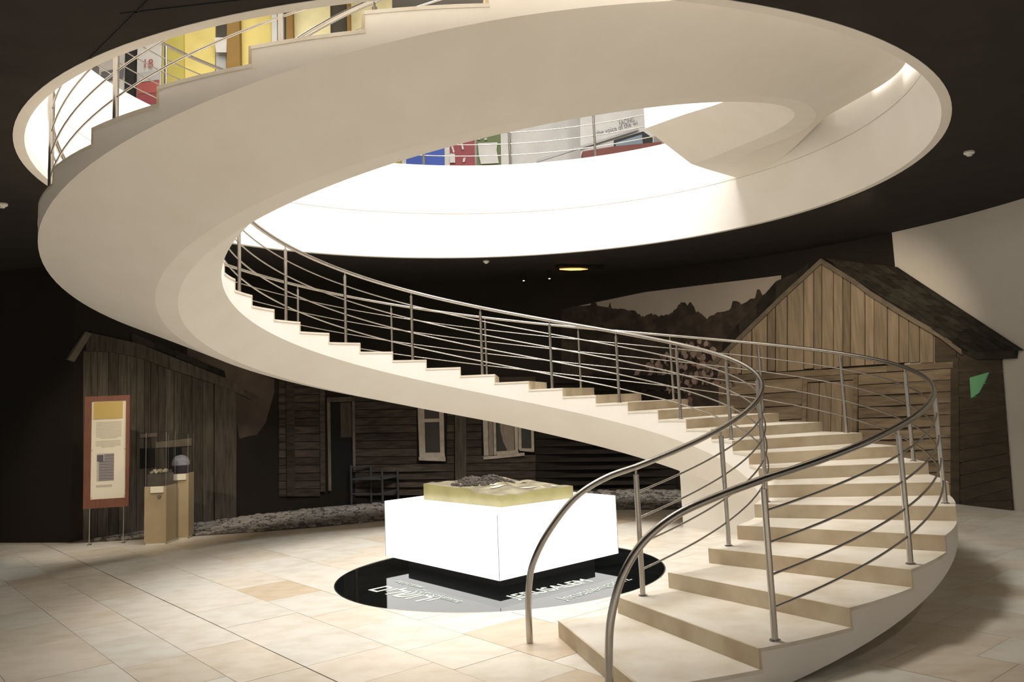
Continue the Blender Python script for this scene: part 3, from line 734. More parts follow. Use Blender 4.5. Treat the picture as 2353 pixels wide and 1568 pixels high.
  ('sky',0.004,((54.26,3.753),(53.93,3.753),(54.25,3.212),(54.57,3.221)),None),
  ('sky',0.004,((53.93,3.753),(53.6,3.753),(53.91,3.218),(54.25,3.212)),None),
  ('sky',0.004,((53.6,3.753),(53.27,3.753),(53.58,3.218),(53.91,3.218)),None),
  ('sky',0.004,((53.27,3.753),(52.93,3.753),(53.25,3.227),(53.58,3.218)),None),
  ('sky',0.004,((52.93,3.753),(52.87,3.753),(53.18,3.233),(53.25,3.227)),None),
  ('sky',0.004,((52.87,3.753),(52.6,3.753),(52.91,3.233),(53.18,3.233)),None),
  ('sky',0.004,((52.6,3.753),(52.27,3.753),(52.56,3.273),(52.91,3.233)),None),
  ('sky',0.004,((52.27,3.753),(52.01,3.753),(52.23,3.392),(52.56,3.273)),None),
  ('sky',0.004,((52.01,3.753),(51.94,3.753),(52.16,3.393),(52.23,3.392)),None),
  ('sky',0.004,((51.94,3.753),(51.61,3.753),(51.83,3.39),(52.16,3.393)),None),
  ('sky',0.004,((51.61,3.753),(51.28,3.753),(51.51,3.378),(51.83,3.39)),None),
  ('sky',0.004,((51.28,3.753),(50.95,3.752),(51.2,3.354),(51.51,3.378)),None),
  ('sky',0.004,((50.95,3.752),(50.69,3.752),(50.96,3.309),(51.2,3.354)),None),
  ('sky',0.004,((50.69,3.752),(50.62,3.752),(50.89,3.323),(50.96,3.309)),None),
  ('sky',0.004,((50.62,3.752),(50.29,3.752),(50.55,3.333),(50.89,3.323)),None),
  ('sky',0.004,((50.29,3.752),(49.96,3.752),(50.21,3.348),(50.55,3.333)),None),
  ('sky',0.004,((49.96,3.752),(49.63,3.752),(49.87,3.371),(50.21,3.348)),None),
  ('sky',0.004,((49.63,3.752),(49.5,3.752),(49.73,3.383),(49.87,3.371)),None),
  ('sky',0.004,((49.5,3.752),(49.31,3.752),(49.53,3.4),(49.73,3.383)),None),
  ('sky',0.004,((49.31,3.752),(48.98,3.752),(49.2,3.397),(49.53,3.4)),None),
  ('sky',0.004,((48.98,3.752),(48.65,3.752),(48.87,3.4),(49.2,3.397)),None),
  ('sky',0.004,((48.65,3.752),(48.58,3.752),(48.8,3.413),(48.87,3.4)),None),
  ('sky',0.004,((48.58,3.752),(48.32,3.752),(48.45,3.552),(48.8,3.413)),None),
  ('sky',0.004,((48.32,3.752),(48.0,3.751),(48.12,3.549),(48.45,3.552)),None),
  ('sky',0.004,((48.0,3.751),(47.8,3.751),(47.95,3.516),(48.12,3.549)),None),
  ('sky',0.004,((47.8,3.751),(47.67,3.751),(47.85,3.474),(47.95,3.516)),None),
  ('sky',0.004,((47.67,3.751),(47.54,3.751),(47.74,3.437),(47.85,3.474)),None),
  ('sky',0.004,((47.54,3.751),(47.34,3.751),(47.53,3.451),(47.74,3.437)),None),
  ('sky',0.004,((47.34,3.751),(47.02,3.75),(47.21,3.446),(47.53,3.451)),None),
  ('sky',0.004,((47.02,3.75),(46.69,3.75),(46.86,3.48),(47.21,3.446)),None),
  ('sky',0.004,((46.69,3.75),(46.36,3.75),(46.52,3.515),(46.86,3.48)),None),
  ('sky',0.004,((46.36,3.75),(46.04,3.749),(46.19,3.518),(46.52,3.515)),None),
  ('sky',0.004,((46.04,3.749),(45.71,3.749),(45.84,3.557),(46.19,3.518)),None),
  ('sky',0.004,((45.71,3.749),(45.39,3.748),(45.49,3.588),(45.84,3.557)),None),
  ('sky',0.004,((45.39,3.748),(45.06,3.748),(45.16,3.607),(45.49,3.588)),None),
  ('sky',0.004,((45.06,3.748),(44.74,3.747),(44.82,3.633),(45.16,3.607)),None),
 ],
 'trees': [
  ('trees',0.008,((78.72,3.504),(78.38,3.513),(79.33,1.069),(79.66,1.071)),None),
  ('trees',0.008,((78.38,3.513),(78.03,3.522),(78.99,1.068),(79.33,1.069)),None),
  ('trees',0.008,((78.03,3.522),(77.69,3.531),(78.66,1.066),(78.99,1.068)),None),
  ('trees',0.008,((77.69,3.531),(77.35,3.54),(78.32,1.065),(78.66,1.066)),None),
  ('trees',0.008,((77.35,3.54),(77.0,3.548),(77.99,1.063),(78.32,1.065)),None),
  ('trees',0.008,((77.0,3.548),(76.66,3.557),(77.66,1.061),(77.99,1.063)),None),
  ('trees',0.008,((76.66,3.557),(76.32,3.556),(77.32,1.06),(77.66,1.061)),None),
  ('trees',0.008,((76.32,3.556),(75.97,3.555),(76.99,1.058),(77.32,1.06)),None),
  ('trees',0.008,((75.97,3.555),(75.63,3.554),(76.65,1.057),(76.99,1.058)),None),
  ('trees',0.008,((75.63,3.554),(75.29,3.553),(76.32,1.055),(76.65,1.057)),None),
  ('trees',0.008,((75.29,3.553),(74.95,3.552),(75.99,1.054),(76.32,1.055)),None),
  ('trees',0.008,((74.95,3.552),(74.61,3.553),(75.65,1.052),(75.99,1.054)),None),
  ('trees',0.008,((74.61,3.553),(74.27,3.553),(75.32,1.051),(75.65,1.052)),None),
  ('trees',0.008,((74.27,3.553),(74.2,3.554),(75.25,1.05),(75.32,1.051)),None),
  ('trees',0.008,((74.2,3.554),(73.91,3.608),(74.98,1.049),(75.25,1.05)),None),
  ('trees',0.008,((73.91,3.608),(73.76,3.635),(74.85,1.049),(74.98,1.049)),None),
  ('trees',0.008,((73.76,3.635),(73.56,3.629),(74.65,1.048),(74.85,1.049)),None),
  ('trees',0.008,((73.56,3.629),(73.35,3.623),(74.45,1.047),(74.65,1.048)),None),
  ('trees',0.008,((73.35,3.623),(73.23,3.588),(74.32,1.046),(74.45,1.047)),None),
  ('trees',0.008,((73.23,3.588),(73.05,3.535),(74.12,1.045),(74.32,1.046)),None),
  ('trees',0.008,((73.05,3.535),(72.92,3.531),(73.98,1.045),(74.12,1.045)),None),
  ('trees',0.008,((72.92,3.531),(72.58,3.521),(73.65,1.043),(73.98,1.045)),None),
  ('trees',0.008,((72.58,3.521),(72.24,3.511),(73.32,1.042),(73.65,1.043)),None),
  ('trees',0.008,((72.24,3.511),(71.91,3.501),(72.98,1.041),(73.32,1.042)),None),
  ('trees',0.008,((71.91,3.501),(71.57,3.492),(72.65,1.039),(72.98,1.041)),None),
  ('trees',0.008,((71.57,3.492),(71.37,3.486),(72.45,1.038),(72.65,1.039)),None),
  ('trees',0.008,((71.37,3.486),(71.21,3.54),(72.32,1.038),(72.45,1.038)),None),
  ('trees',0.008,((71.21,3.54),(71.05,3.593),(72.18,1.037),(72.32,1.038)),None),
  ('trees',0.008,((71.05,3.593),(70.9,3.473),(71.98,1.036),(72.18,1.037)),None),
  ('trees',0.008,((70.9,3.473),(70.57,3.452),(71.65,1.035),(71.98,1.036)),None),
  ('trees',0.008,((70.57,3.452),(70.23,3.46),(71.32,1.034),(71.65,1.035)),None),
  ('trees',0.008,((70.23,3.46),(69.9,3.437),(70.99,1.032),(71.32,1.034)),None),
  ('trees',0.008,((69.9,3.437),(69.55,3.448),(70.65,1.031),(70.99,1.032)),None),
  ('trees',0.008,((69.55,3.448),(69.22,3.441),(70.32,1.03),(70.65,1.031)),None),
  ('trees',0.008,((69.22,3.441),(68.88,3.431),(69.99,1.028),(70.32,1.03)),None),
  ('trees',0.008,((68.88,3.431),(68.55,3.412),(69.66,1.027),(69.99,1.028)),None),
  ('trees',0.008,((68.55,3.412),(68.22,3.394),(69.32,1.026),(69.66,1.027)),None),
  ('trees',0.008,((68.22,3.394),(67.88,3.399),(68.99,1.025),(69.32,1.026)),None),
  ('trees',0.008,((67.88,3.399),(67.55,3.394),(68.66,1.023),(68.99,1.025)),None),
  ('trees',0.008,((67.55,3.394),(67.21,3.381),(68.33,1.022),(68.66,1.023)),None),
  ('trees',0.008,((67.21,3.381),(66.9,3.319),(68.0,1.021),(68.33,1.022)),None),
  ('trees',0.008,((66.9,3.319),(66.57,3.309),(67.67,1.02),(68.0,1.021)),None),
  ('trees',0.008,((66.57,3.309),(66.26,3.251),(67.34,1.019),(67.67,1.02)),None),
  ('trees',0.008,((66.26,3.251),(66.18,3.278),(67.27,1.018),(67.34,1.019)),None),
  ('trees',0.008,((66.18,3.278),(65.92,3.253),(67.0,1.018),(67.27,1.018)),None),
  ('trees',0.008,((65.92,3.253),(65.57,3.28),(66.67,1.016),(67.0,1.018)),None),
  ('trees',0.008,((65.57,3.28),(65.23,3.292),(66.34,1.015),(66.67,1.016)),None),
  ('trees',0.008,((65.23,3.292),(64.89,3.301),(66.01,1.014),(66.34,1.015)),None),
  ('trees',0.008,((64.89,3.301),(64.68,3.314),(65.81,1.013),(66.01,1.014)),None),
  ('trees',0.008,((64.68,3.314),(64.57,3.27),(65.68,1.013),(65.81,1.013)),None),
  ('trees',0.008,((64.57,3.27),(64.22,3.288),(65.35,1.012),(65.68,1.013)),None),
  ('trees',0.008,((64.22,3.288),(63.9,3.263),(65.02,1.011),(65.35,1.012)),None),
  ('trees',0.008,((63.9,3.263),(63.58,3.224),(64.69,1.01),(65.02,1.011)),None),
  ('trees',0.008,((63.58,3.224),(63.5,3.246),(64.63,1.01),(64.69,1.01)),None),
  ('trees',0.008,((63.5,3.246),(63.22,3.261),(64.36,1.009),(64.63,1.01)),None),
  ('trees',0.008,((63.22,3.261),(62.9,3.243),(64.03,1.008),(64.36,1.009)),None),
  ('trees',0.008,((62.9,3.243),(62.55,3.262),(63.7,1.007),(64.03,1.008)),None),
  ('trees',0.008,((62.55,3.262),(62.22,3.261),(63.37,1.006),(63.7,1.007)),None),
  ('trees',0.008,((62.22,3.261),(62.02,3.251),(63.18,1.005),(63.37,1.006)),None),
  ('trees',0.008,((62.02,3.251),(61.87,3.28),(63.05,1.005),(63.18,1.005)),None),
  ('trees',0.008,((61.87,3.28),(61.53,3.287),(62.72,1.004),(63.05,1.005)),None),
  ('trees',0.008,((61.53,3.287),(61.17,3.341),(62.39,1.003),(62.72,1.004)),None),
  ('trees',0.008,((61.17,3.341),(61.03,3.34),(62.26,1.002),(62.39,1.003)),None),
  ('trees',0.008,((61.03,3.34),(60.82,3.36),(62.06,1.002),(62.26,1.002)),None),
  ('trees',0.008,((60.82,3.36),(60.44,3.442),(61.73,1.001),(62.06,1.002)),None),
  ('trees',0.008,((60.44,3.442),(60.39,3.421),(61.67,1.001),(61.73,1.001)),None),
  ('trees',0.008,((60.39,3.421),(60.1,3.466),(61.4,1.0),(61.67,1.001)),None),
  ('trees',0.008,((60.1,3.466),(59.76,3.462),(61.08,0.999),(61.4,1.0)),None),
  ('trees',0.008,((59.76,3.462),(59.7,3.462),(61.01,0.999),(61.08,0.999)),None),
  ('trees',0.008,((59.7,3.462),(59.43,3.453),(60.75,0.998),(61.01,0.999)),None),
  ('trees',0.008,((59.43,3.453),(59.13,3.392),(60.42,0.997),(60.75,0.998)),None),
  ('trees',0.008,((59.13,3.392),(58.76,3.455),(60.09,0.996),(60.42,0.997)),None),
  ('trees',0.008,((58.76,3.455),(58.56,3.453),(59.9,0.996),(60.09,0.996)),None),
  ('trees',0.008,((58.56,3.453),(58.45,3.419),(59.77,0.995),(59.9,0.996)),None),
  ('trees',0.008,((58.45,3.419),(58.15,3.363),(59.44,0.995),(59.77,0.995)),None),
  ('trees',0.008,((58.15,3.363),(57.99,3.29),(59.24,0.994),(59.44,0.995)),None),
  ('trees',0.008,((57.99,3.29),(57.87,3.252),(59.11,0.994),(59.24,0.994)),None),
  ('trees',0.008,((57.87,3.252),(57.53,3.27),(58.79,0.993),(59.11,0.994)),None),
  ('trees',0.008,((57.53,3.27),(57.23,3.216),(58.46,0.992),(58.79,0.993)),None),
  ('trees',0.008,((57.23,3.216),(57.15,3.234),(58.4,0.992),(58.46,0.992)),None),
  ('trees',0.008,((57.15,3.234),(56.91,3.194),(58.14,0.991),(58.4,0.992)),None),
  ('trees',0.008,((56.91,3.194),(56.6,3.152),(57.81,0.991),(58.14,0.991)),None),
  ('trees',0.008,((56.6,3.152),(56.35,3.117),(57.55,0.99),(57.81,0.991)),None),
  ('trees',0.008,((56.35,3.117),(56.29,3.108),(57.49,0.99),(57.55,0.99)),None),
  ('trees',0.008,((56.29,3.108),(55.93,3.155),(57.16,0.989),(57.49,0.99)),None),
  ('trees',0.008,((55.93,3.155),(55.59,3.171),(56.84,0.988),(57.16,0.989)),None),
  ('trees',0.008,((55.59,3.171),(55.26,3.17),(56.51,0.988),(56.84,0.988)),None),
  ('trees',0.008,((55.26,3.17),(54.91,3.202),(56.19,0.987),(56.51,0.988)),None),
  ('trees',0.008,((54.91,3.202),(54.57,3.221),(55.86,0.986),(56.19,0.987)),None),
  ('trees',0.008,((54.57,3.221),(54.25,3.212),(55.54,0.986),(55.86,0.986)),None),
  ('trees',0.008,((54.25,3.212),(53.91,3.218),(55.21,0.985),(55.54,0.986)),None),
  ('trees',0.008,((53.91,3.218),(53.58,3.218),(54.89,0.984),(55.21,0.985)),None),
  ('trees',0.008,((53.58,3.218),(53.25,3.227),(54.57,0.984),(54.89,0.984)),None),
  ('trees',0.008,((53.25,3.227),(53.18,3.233),(54.5,0.983),(54.57,0.984)),None),
  ('trees',0.008,((53.18,3.233),(52.91,3.233),(54.25,0.983),(54.5,0.983)),None),
  ('trees',0.008,((52.91,3.233),(52.56,3.273),(53.92,0.982),(54.25,0.983)),None),
  ('trees',0.008,((52.56,3.273),(52.23,3.392),(53.67,0.982),(53.92,0.982)),None),
  ('trees',0.008,((52.23,3.392),(52.16,3.393),(53.6,0.982),(53.67,0.982)),None),
  ('trees',0.008,((52.16,3.393),(51.83,3.39),(53.28,0.981),(53.6,0.982)),None),
  ('trees',0.008,((51.83,3.39),(51.51,3.378),(52.96,0.981),(53.28,0.981)),None),
  ('trees',0.008,((51.51,3.378),(51.2,3.354),(52.64,0.98),(52.96,0.981)),None),
  ('trees',0.008,((51.2,3.354),(50.96,3.309),(52.38,0.98),(52.64,0.98)),None),
  ('trees',0.008,((50.96,3.309),(50.89,3.323),(52.31,0.98),(52.38,0.98)),None),
  ('trees',0.008,((50.89,3.323),(50.55,3.333),(51.99,0.979),(52.31,0.98)),None),
  ('trees',0.008,((50.55,3.333),(50.21,3.348),(51.67,0.979),(51.99,0.979)),None),
  ('trees',0.008,((50.21,3.348),(49.87,3.371),(51.35,0.978),(51.67,0.979)),None),
  ('trees',0.008,((49.87,3.371),(49.73,3.383),(51.22,0.978),(51.35,0.978)),None),
  ('trees',0.008,((49.73,3.383),(49.53,3.4),(51.03,0.978),(51.22,0.978)),None),
  ('trees',0.008,((49.53,3.4),(49.2,3.397),(50.71,0.977),(51.03,0.978)),None),
  ('trees',0.008,((49.2,3.397),(48.87,3.4),(50.39,0.977),(50.71,0.977)),None),
  ('trees',0.008,((48.87,3.4),(48.8,3.413),(50.33,0.977),(50.39,0.977)),None),
  ('trees',0.008,((48.8,3.413),(48.45,3.552),(50.07,0.976),(50.33,0.977)),None),
  ('trees',0.008,((48.45,3.552),(48.12,3.549),(49.76,0.976),(50.07,0.976)),None),
  ('trees',0.008,((48.12,3.549),(47.95,3.516),(49.56,0.976),(49.76,0.976)),None),
  ('trees',0.008,((47.95,3.516),(47.85,3.474),(49.44,0.975),(49.56,0.976)),None),
  ('trees',0.008,((47.85,3.474),(47.74,3.437),(49.31,0.975),(49.44,0.975)),None),
  ('trees',0.008,((47.74,3.437),(47.53,3.451),(49.12,0.975),(49.31,0.975)),None),
  ('trees',0.008,((47.53,3.451),(47.21,3.446),(48.8,0.975),(49.12,0.975)),None),
  ('trees',0.008,((47.21,3.446),(46.86,3.48),(48.48,0.974),(48.8,0.975)),None),
  ('trees',0.008,((46.86,3.48),(46.52,3.515),(48.17,0.974),(48.48,0.974)),None),
  ('trees',0.008,((46.52,3.515),(46.19,3.518),(47.85,0.974),(48.17,0.974)),None),
  ('trees',0.008,((46.19,3.518),(45.84,3.557),(47.53,0.973),(47.85,0.974)),None),
  ('trees',0.008,((45.84,3.557),(45.49,3.588),(47.22,0.973),(47.53,0.973)),None),
  ('trees',0.008,((45.49,3.588),(45.16,3.607),(46.9,0.973),(47.22,0.973)),None),
  ('trees',0.008,((45.16,3.607),(44.82,3.633),(46.58,0.972),(46.9,0.973)),None),
 ],
 'sky2': [
  ('sky',0.004,((134.81,2.971),(133.62,2.908),(133.61,2.554),(134.8,2.605)),None),
  ('sky',0.004,((133.62,2.908),(132.42,2.844),(132.42,2.502),(133.61,2.554)),None),
  ('sky',0.004,((132.42,2.844),(131.22,2.778),(131.22,2.449),(132.42,2.502)),None),
  ('sky',0.004,((131.22,2.778),(130.01,2.712),(130.01,2.395),(131.22,2.449)),None),
  ('sky',0.004,((130.01,2.712),(128.8,2.649),(128.81,2.208),(130.01,2.395)),None),
  ('sky',0.004,((128.8,2.649),(127.58,2.589),(127.61,1.328),(128.81,2.208)),None),
  ('sky',0.004,((127.58,2.589),(126.35,2.529),(126.4,1.362),(127.61,1.328)),None),
  ('sky',0.004,((126.35,2.529),(125.12,2.468),(125.18,1.374),(126.4,1.362)),None),
  ('sky',0.004,((125.12,2.468),(123.89,2.405),(123.94,1.57),(125.18,1.374)),None),
  ('sky',0.004,((123.89,2.405),(122.65,2.342),(122.67,2.106),(123.94,1.57)),None),
 ],
 'shed': [
  ('eave_beam',0.05,((148.4,3.102),(144.93,3.027),(144.9,2.803),(148.35,2.804)),None),
  ('eave_beam',0.05,((144.93,3.027),(141.17,2.938),(141.15,2.717),(144.9,2.803)),None),
  ('eave_beam',0.05,((141.17,2.938),(137.33,2.76),(137.32,2.54),(141.15,2.717)),None),
  ('eave_beam',0.05,((137.33,2.76),(134.74,2.634),(134.73,2.435),(137.32,2.54)),None),
  ('eave_beam',0.05,((134.74,2.634),(129.95,2.393),(129.95,2.234),(134.73,2.435)),None),
  ('eave_beam',0.05,((129.95,2.393),(126.98,2.178),(126.98,2.06),(129.95,2.234)),None),
  ('eave_beam',0.05,((126.98,2.178),(125.27,2.052),(126.25,1.995),(126.98,2.06)),None),
  ('barge_board',0.055,((148.45,3.102),(147.67,3.073),(149.8,2.643),(150.57,2.679)),None),
  ('shingle',0.04,((142.39,3.121),(139.5,2.975),(139.32,2.876),(142.38,2.981)),None),
  ('shingle',0.04,((139.5,3.007),(136.58,2.839),(136.39,2.738),(139.49,2.876)),None),
  ('shingle',0.04,((136.58,2.861),(133.91,2.711),(133.73,2.608),(136.57,2.738)),None),
  ('shingle',0.04,((134.21,2.736),(131.82,2.607),(131.64,2.503),(134.21,2.622)),None),
  ('shingle',0.04,((132.3,2.631),(129.77,2.5),(129.59,2.394),(132.3,2.527)),None),
  ('wall_board',0.015,((148.49,2.817),(147.61,2.818),(147.21,-0.023),(148.06,-0.022)),None),
  ('wall_board',0.02,((147.55,2.818),(146.78,2.817),(146.4,-0.025),(147.14,-0.024)),None),
  ('wall_board',0.02,((146.72,2.818),(145.33,2.816),(144.99,-0.027),(146.33,-0.026)),None),
  ('wall_board',0.02,((145.26,2.817),(144.09,2.815),(143.78,-0.029),(144.92,-0.028)),None),
  ('wall_board',0.026,((144.03,2.816),(142.96,2.809),(142.68,-0.03),(143.72,-0.03)),None),
  ('wall_board',0.02,((142.89,2.809),(141.7,2.754),(141.46,-0.031),(142.61,-0.031)),None),
  ('wall_board',0.02,((141.64,2.754),(140.67,2.707),(140.45,-0.031),(141.39,-0.032)),None),
  ('wall_board',0.015,((140.6,2.707),(139.8,2.668),(139.61,-0.031),(140.38,-0.032)),None),
  ('wall_board',0.026,((139.73,2.668),(138.82,2.622),(138.65,-0.031),(139.54,-0.032)),None),
  ('wall_board',0.026,((138.75,2.622),(137.88,2.579),(137.74,-0.03),(138.58,-0.032)),None),
  ('wall_board',0.02,((137.81,2.579),(136.71,2.529),(136.6,-0.029),(137.67,-0.031)),None),
  ('wall_board',0.026,((136.64,2.529),(135.71,2.488),(135.62,-0.028),(136.53,-0.03)),None),
  ('wall_board',0.02,((135.64,2.488),(134.24,2.428),(134.18,-0.026),(135.55,-0.029)),None),
  ('wall_board',0.02,((134.17,2.428),(132.75,2.366),(132.72,-0.023),(134.11,-0.027)),None),
  ('wall_board',0.02,((132.68,2.366),(131.25,2.303),(131.25,-0.019),(132.65,-0.024)),None),
  ('corner_post',0.045,((131.16,2.3),(128.14,2.179),(128.19,-0.01),(131.16,-0.02)),None),
  ('cross_rail',0.04,((141.22,1.51),(138.94,1.514),(138.94,1.451),(141.21,1.449)),None),
  ('cross_rail',0.04,((139.05,1.362),(136.63,1.377),(134.29,1.394),(134.29,1.264),(136.62,1.264),(139.04,1.272)),None),
  ('window_opening',0.03,((141.09,1.284),(138.98,1.271),(138.96,0.96),(141.06,0.97)),None),
  ('window_opening',0.03,((137.78,1.26),(135.58,1.254),(135.56,0.9),(137.76,0.925)),None),
 ],
 'house': [
  ('wall_log',0.025,((122.03,2.335),(116.03,2.325),(116.04,2.192),(122.04,2.205)),None),
  ('wall_log',0.022,((110.88,2.313),(103.43,2.293),(95.85,2.268),(95.89,2.128),(103.46,2.155),(110.91,2.178)),None),
  ('wall_log',0.025,((93.91,2.261),(83.21,2.218),(83.26,2.077),(93.95,2.121)),None),
  ('shade_log',0.025,((83.14,2.217),(72.26,2.167),(61.48,2.112),(61.55,1.978),(72.32,2.029),(83.19,2.077)),None),
  ('wall_log',0.025,((122.04,2.194),(116.05,2.18),(116.06,2.048),(122.05,2.065)),None),
  ('wall_log',0.025,((110.91,2.166),(103.46,2.143),(95.89,2.116),(95.93,1.977),(103.49,2.005),(110.93,2.031)),None),
  ('wall_log',0.022,((93.95,2.109),(83.26,2.065),(83.31,1.925),(93.99,1.969)),None),
  ('shade_log',0.025,((83.2,2.065),(72.32,2.017),(61.55,1.967),(61.62,1.833),(72.38,1.879),(83.24,1.925)),None),
  ('wall_log',0.022,((122.05,2.054),(116.06,2.036),(116.08,1.904),(122.06,1.925)),None),
  ('wall_log',0.022,((110.93,2.02),(103.49,1.994),(95.93,1.965),(95.97,1.826),(103.52,1.856),(110.95,1.885)),None),
  ('wall_log',0.028,((93.99,1.957),(83.32,1.913),(83.37,1.774),(94.03,1.818)),None),
  ('shade_log',0.028,((83.25,1.913),(72.39,1.867),(61.63,1.821),(61.7,1.687),(72.45,1.729),(83.3,1.773)),None),
  ('wall_log',0.025,((122.06,1.914),(116.08,1.893),(116.1,1.761),(122.07,1.785)),None),
  ('wall_log',0.022,((110.95,1.874),(101.68,1.837),(101.71,1.699),(110.97,1.739)),None),
  ('wall_log',0.025,((97.04,1.818),(95.97,1.814),(96.01,1.675),(97.07,1.679)),None),
  ('wall_log',0.022,((94.04,1.806),(83.37,1.762),(83.42,1.622),(94.08,1.667)),None),
  ('shade_log',0.022,((83.3,1.762),(72.45,1.717),(61.71,1.676),(61.78,1.542),(72.51,1.58),(83.35,1.622)),None),
  ('wall_log',0.025,((122.07,1.775),(116.1,1.75),(116.11,1.618),(122.08,1.646)),None),
  ('wall_log',0.022,((110.98,1.728),(101.71,1.688),(101.74,1.55),(111.0,1.594)),None),
  ('wall_log',0.025,((97.07,1.668),(96.01,1.663),(96.05,1.525),(97.11,1.529)),None),
  ('wall_log',0.028,((94.08,1.655),(91.81,1.645),(91.85,1.506),(94.12,1.516)),None),
  ('shade_log',0.028,((83.36,1.61),(72.52,1.568),(61.78,1.531),(61.85,1.398),(72.58,1.431),(83.41,1.471)),None),
  ('wall_log',0.025,((122.08,1.635),(116.11,1.607),(116.13,1.475),(122.09,1.507)),None),
  ('wall_log',0.022,((111.0,1.582),(101.74,1.539),(101.77,1.402),(111.02,1.448)),None),
  ('wall_log',0.025,((97.11,1.518),(96.05,1.513),(96.09,1.375),(97.15,1.379)),None),
  ('wall_log',0.022,((94.12,1.504),(91.85,1.494),(91.89,1.356),(94.16,1.366)),None),
  ('shade_log',0.022,((83.41,1.459),(72.58,1.419),(61.86,1.386),(61.93,1.253),(72.64,1.282),(83.46,1.32)),None),
  ('wall_log',0.025,((122.09,1.496),(116.13,1.464),(116.15,1.333),(122.1,1.368)),None),
  ('wall_log',0.025,((111.02,1.437),(101.78,1.39),(101.81,1.253),(111.04,1.303)),None),
  ('wall_log',0.022,((97.15,1.368),(96.09,1.363),(96.13,1.225),(97.19,1.23)),None),
  ('wall_log',0.028,((94.16,1.354),(91.9,1.344),(91.94,1.205),(94.2,1.216)),None),
  ('shade_log',0.025,((83.46,1.309),(72.65,1.271),(61.93,1.242),(62.0,1.109),(72.71,1.134),(83.51,1.17)),None),
  ('wall_log',0.025,((122.1,1.358),(116.15,1.322),(116.16,1.191),(122.11,1.23)),None),
  ('wall_log',0.025,((111.04,1.292),(101.81,1.242),(101.84,1.105),(111.06,1.159)),None),
  ('wall_log',0.028,((97.19,1.218),(96.13,1.213),(96.17,1.075),(97.23,1.081)),None),
  ('wall_log',0.025,((94.2,1.204),(91.94,1.194),(91.98,1.055),(94.24,1.066)),None),
  ('shade_log',0.028,((83.52,1.158),(72.71,1.122),(62.01,1.097),(62.08,0.965),(72.77,0.985),(83.57,1.02)),None),
  ('wall_log',0.028,((122.11,1.219),(116.16,1.18),(116.18,1.049),(122.12,1.092)),None),
  ('wall_log',0.028,((111.07,1.148),(101.84,1.094),(101.87,0.957),(111.09,1.015)),None),
  ('wall_log',0.028,((97.23,1.069),(96.17,1.064),(96.21,0.926),(97.26,0.932)),None),
  ('wall_log',0.022,((94.25,1.054),(91.98,1.044),(92.03,0.906),(94.28,0.917)),None),
  ('shade_log',0.022,((83.57,1.008),(72.78,0.974),(62.09,0.953),(62.15,0.821),(72.84,0.838),(83.62,0.87)),None),
  ('wall_log',0.022,((122.12,1.081),(116.18,1.038),(116.2,0.908),(122.13,0.954)),None),
  ('wall_log',0.025,((111.09,1.003),(101.87,0.946),(101.9,0.81),(111.11,0.871)),None),
  ('wall_log',0.025,((97.27,0.92),(96.21,0.915),(96.24,0.778),(97.3,0.783)),None),
  ('wall_log',0.028,((94.29,0.905),(92.03,0.894),(92.07,0.756),(94.33,0.768)),None),
  ('shade_log',0.028,((83.62,0.859),(72.84,0.826),(62.16,0.81),(62.23,0.677),(72.9,0.69),(83.67,0.721)),None),
  ('wall_log',0.025,((122.13,0.944),(116.2,0.897),(116.21,0.767),(122.14,0.817)),None),
  ('wall_log',0.028,((111.11,0.86),(101.91,0.799),(101.94,0.663),(111.13,0.727)),None),
  ('wall_log',0.025,((97.3,0.772),(96.25,0.766),(96.28,0.629),(97.34,0.635)),None),
  ('wall_log',0.028,((94.33,0.756),(83.74,0.709),(83.79,0.572),(94.37,0.619)),None),
  ('shade_log',0.028,((83.68,0.709),(72.91,0.679),(62.24,0.666),(62.3,0.534),(72.97,0.543),(83.73,0.572)),None),
  ('wall_log',0.022,((122.14,0.806),(116.21,0.756),(116.23,0.626),(122.15,0.68)),None),
  ('wall_log',0.025,((111.13,0.716),(103.77,0.664),(96.29,0.618),(96.32,0.481),(103.8,0.529),(111.15,0.584)),None),
  ('wall_log',0.025,((94.37,0.607),(83.8,0.56),(83.85,0.423),(94.41,0.471)),None),
  ('shade_log',0.025,((83.73,0.56),(72.97,0.531),(62.31,0.523),(62.38,0.391),(73.03,0.396),(83.78,0.423)),None),
  ('wall_log',0.028,((122.15,0.669),(116.23,0.615),(116.25,0.486),(122.16,0.543)),None),
  ('wall_log',0.028,((111.15,0.573),(103.8,0.517),(96.33,0.47),(96.36,0.334),(103.83,0.383),(111.18,0.441)),None),
  ('wall_log',0.028,((94.41,0.459),(83.85,0.411),(83.9,0.275),(94.45,0.323)),None),
  ('shade_log',0.022,((83.78,0.411),(73.04,0.384),(62.38,0.38),(62.45,0.248),(73.1,0.249),(83.83,0.274)),None),
  ('wall_log',0.022,((122.16,0.532),(116.25,0.475),(116.26,0.346),(122.17,0.406)),None),
  ('wall_log',0.022,((111.18,0.43),(103.83,0.372),(96.36,0.322),(96.4,0.186),(103.86,0.238),(111.2,0.298)),None),
  ('wall_log',0.025,((94.45,0.311),(83.9,0.263),(83.95,0.126),(94.49,0.175)),None),
  ('shade_log',0.028,((83.84,0.263),(73.1,0.238),(62.46,0.237),(62.53,0.105),(73.16,0.102),(83.89,0.126)),None),
  ('wall_log',0.025,((122.17,0.396),(116.26,0.335),(116.28,0.206),(122.18,0.27)),None),
  ('wall_log',0.028,((111.2,0.287),(103.86,0.226),(96.4,0.175),(96.44,0.039),(103.89,0.092),(111.22,0.156)),None),
  ('wall_log',0.022,((94.49,0.163),(83.96,0.115),(84.0,-0.021),(94.53,0.028)),None),
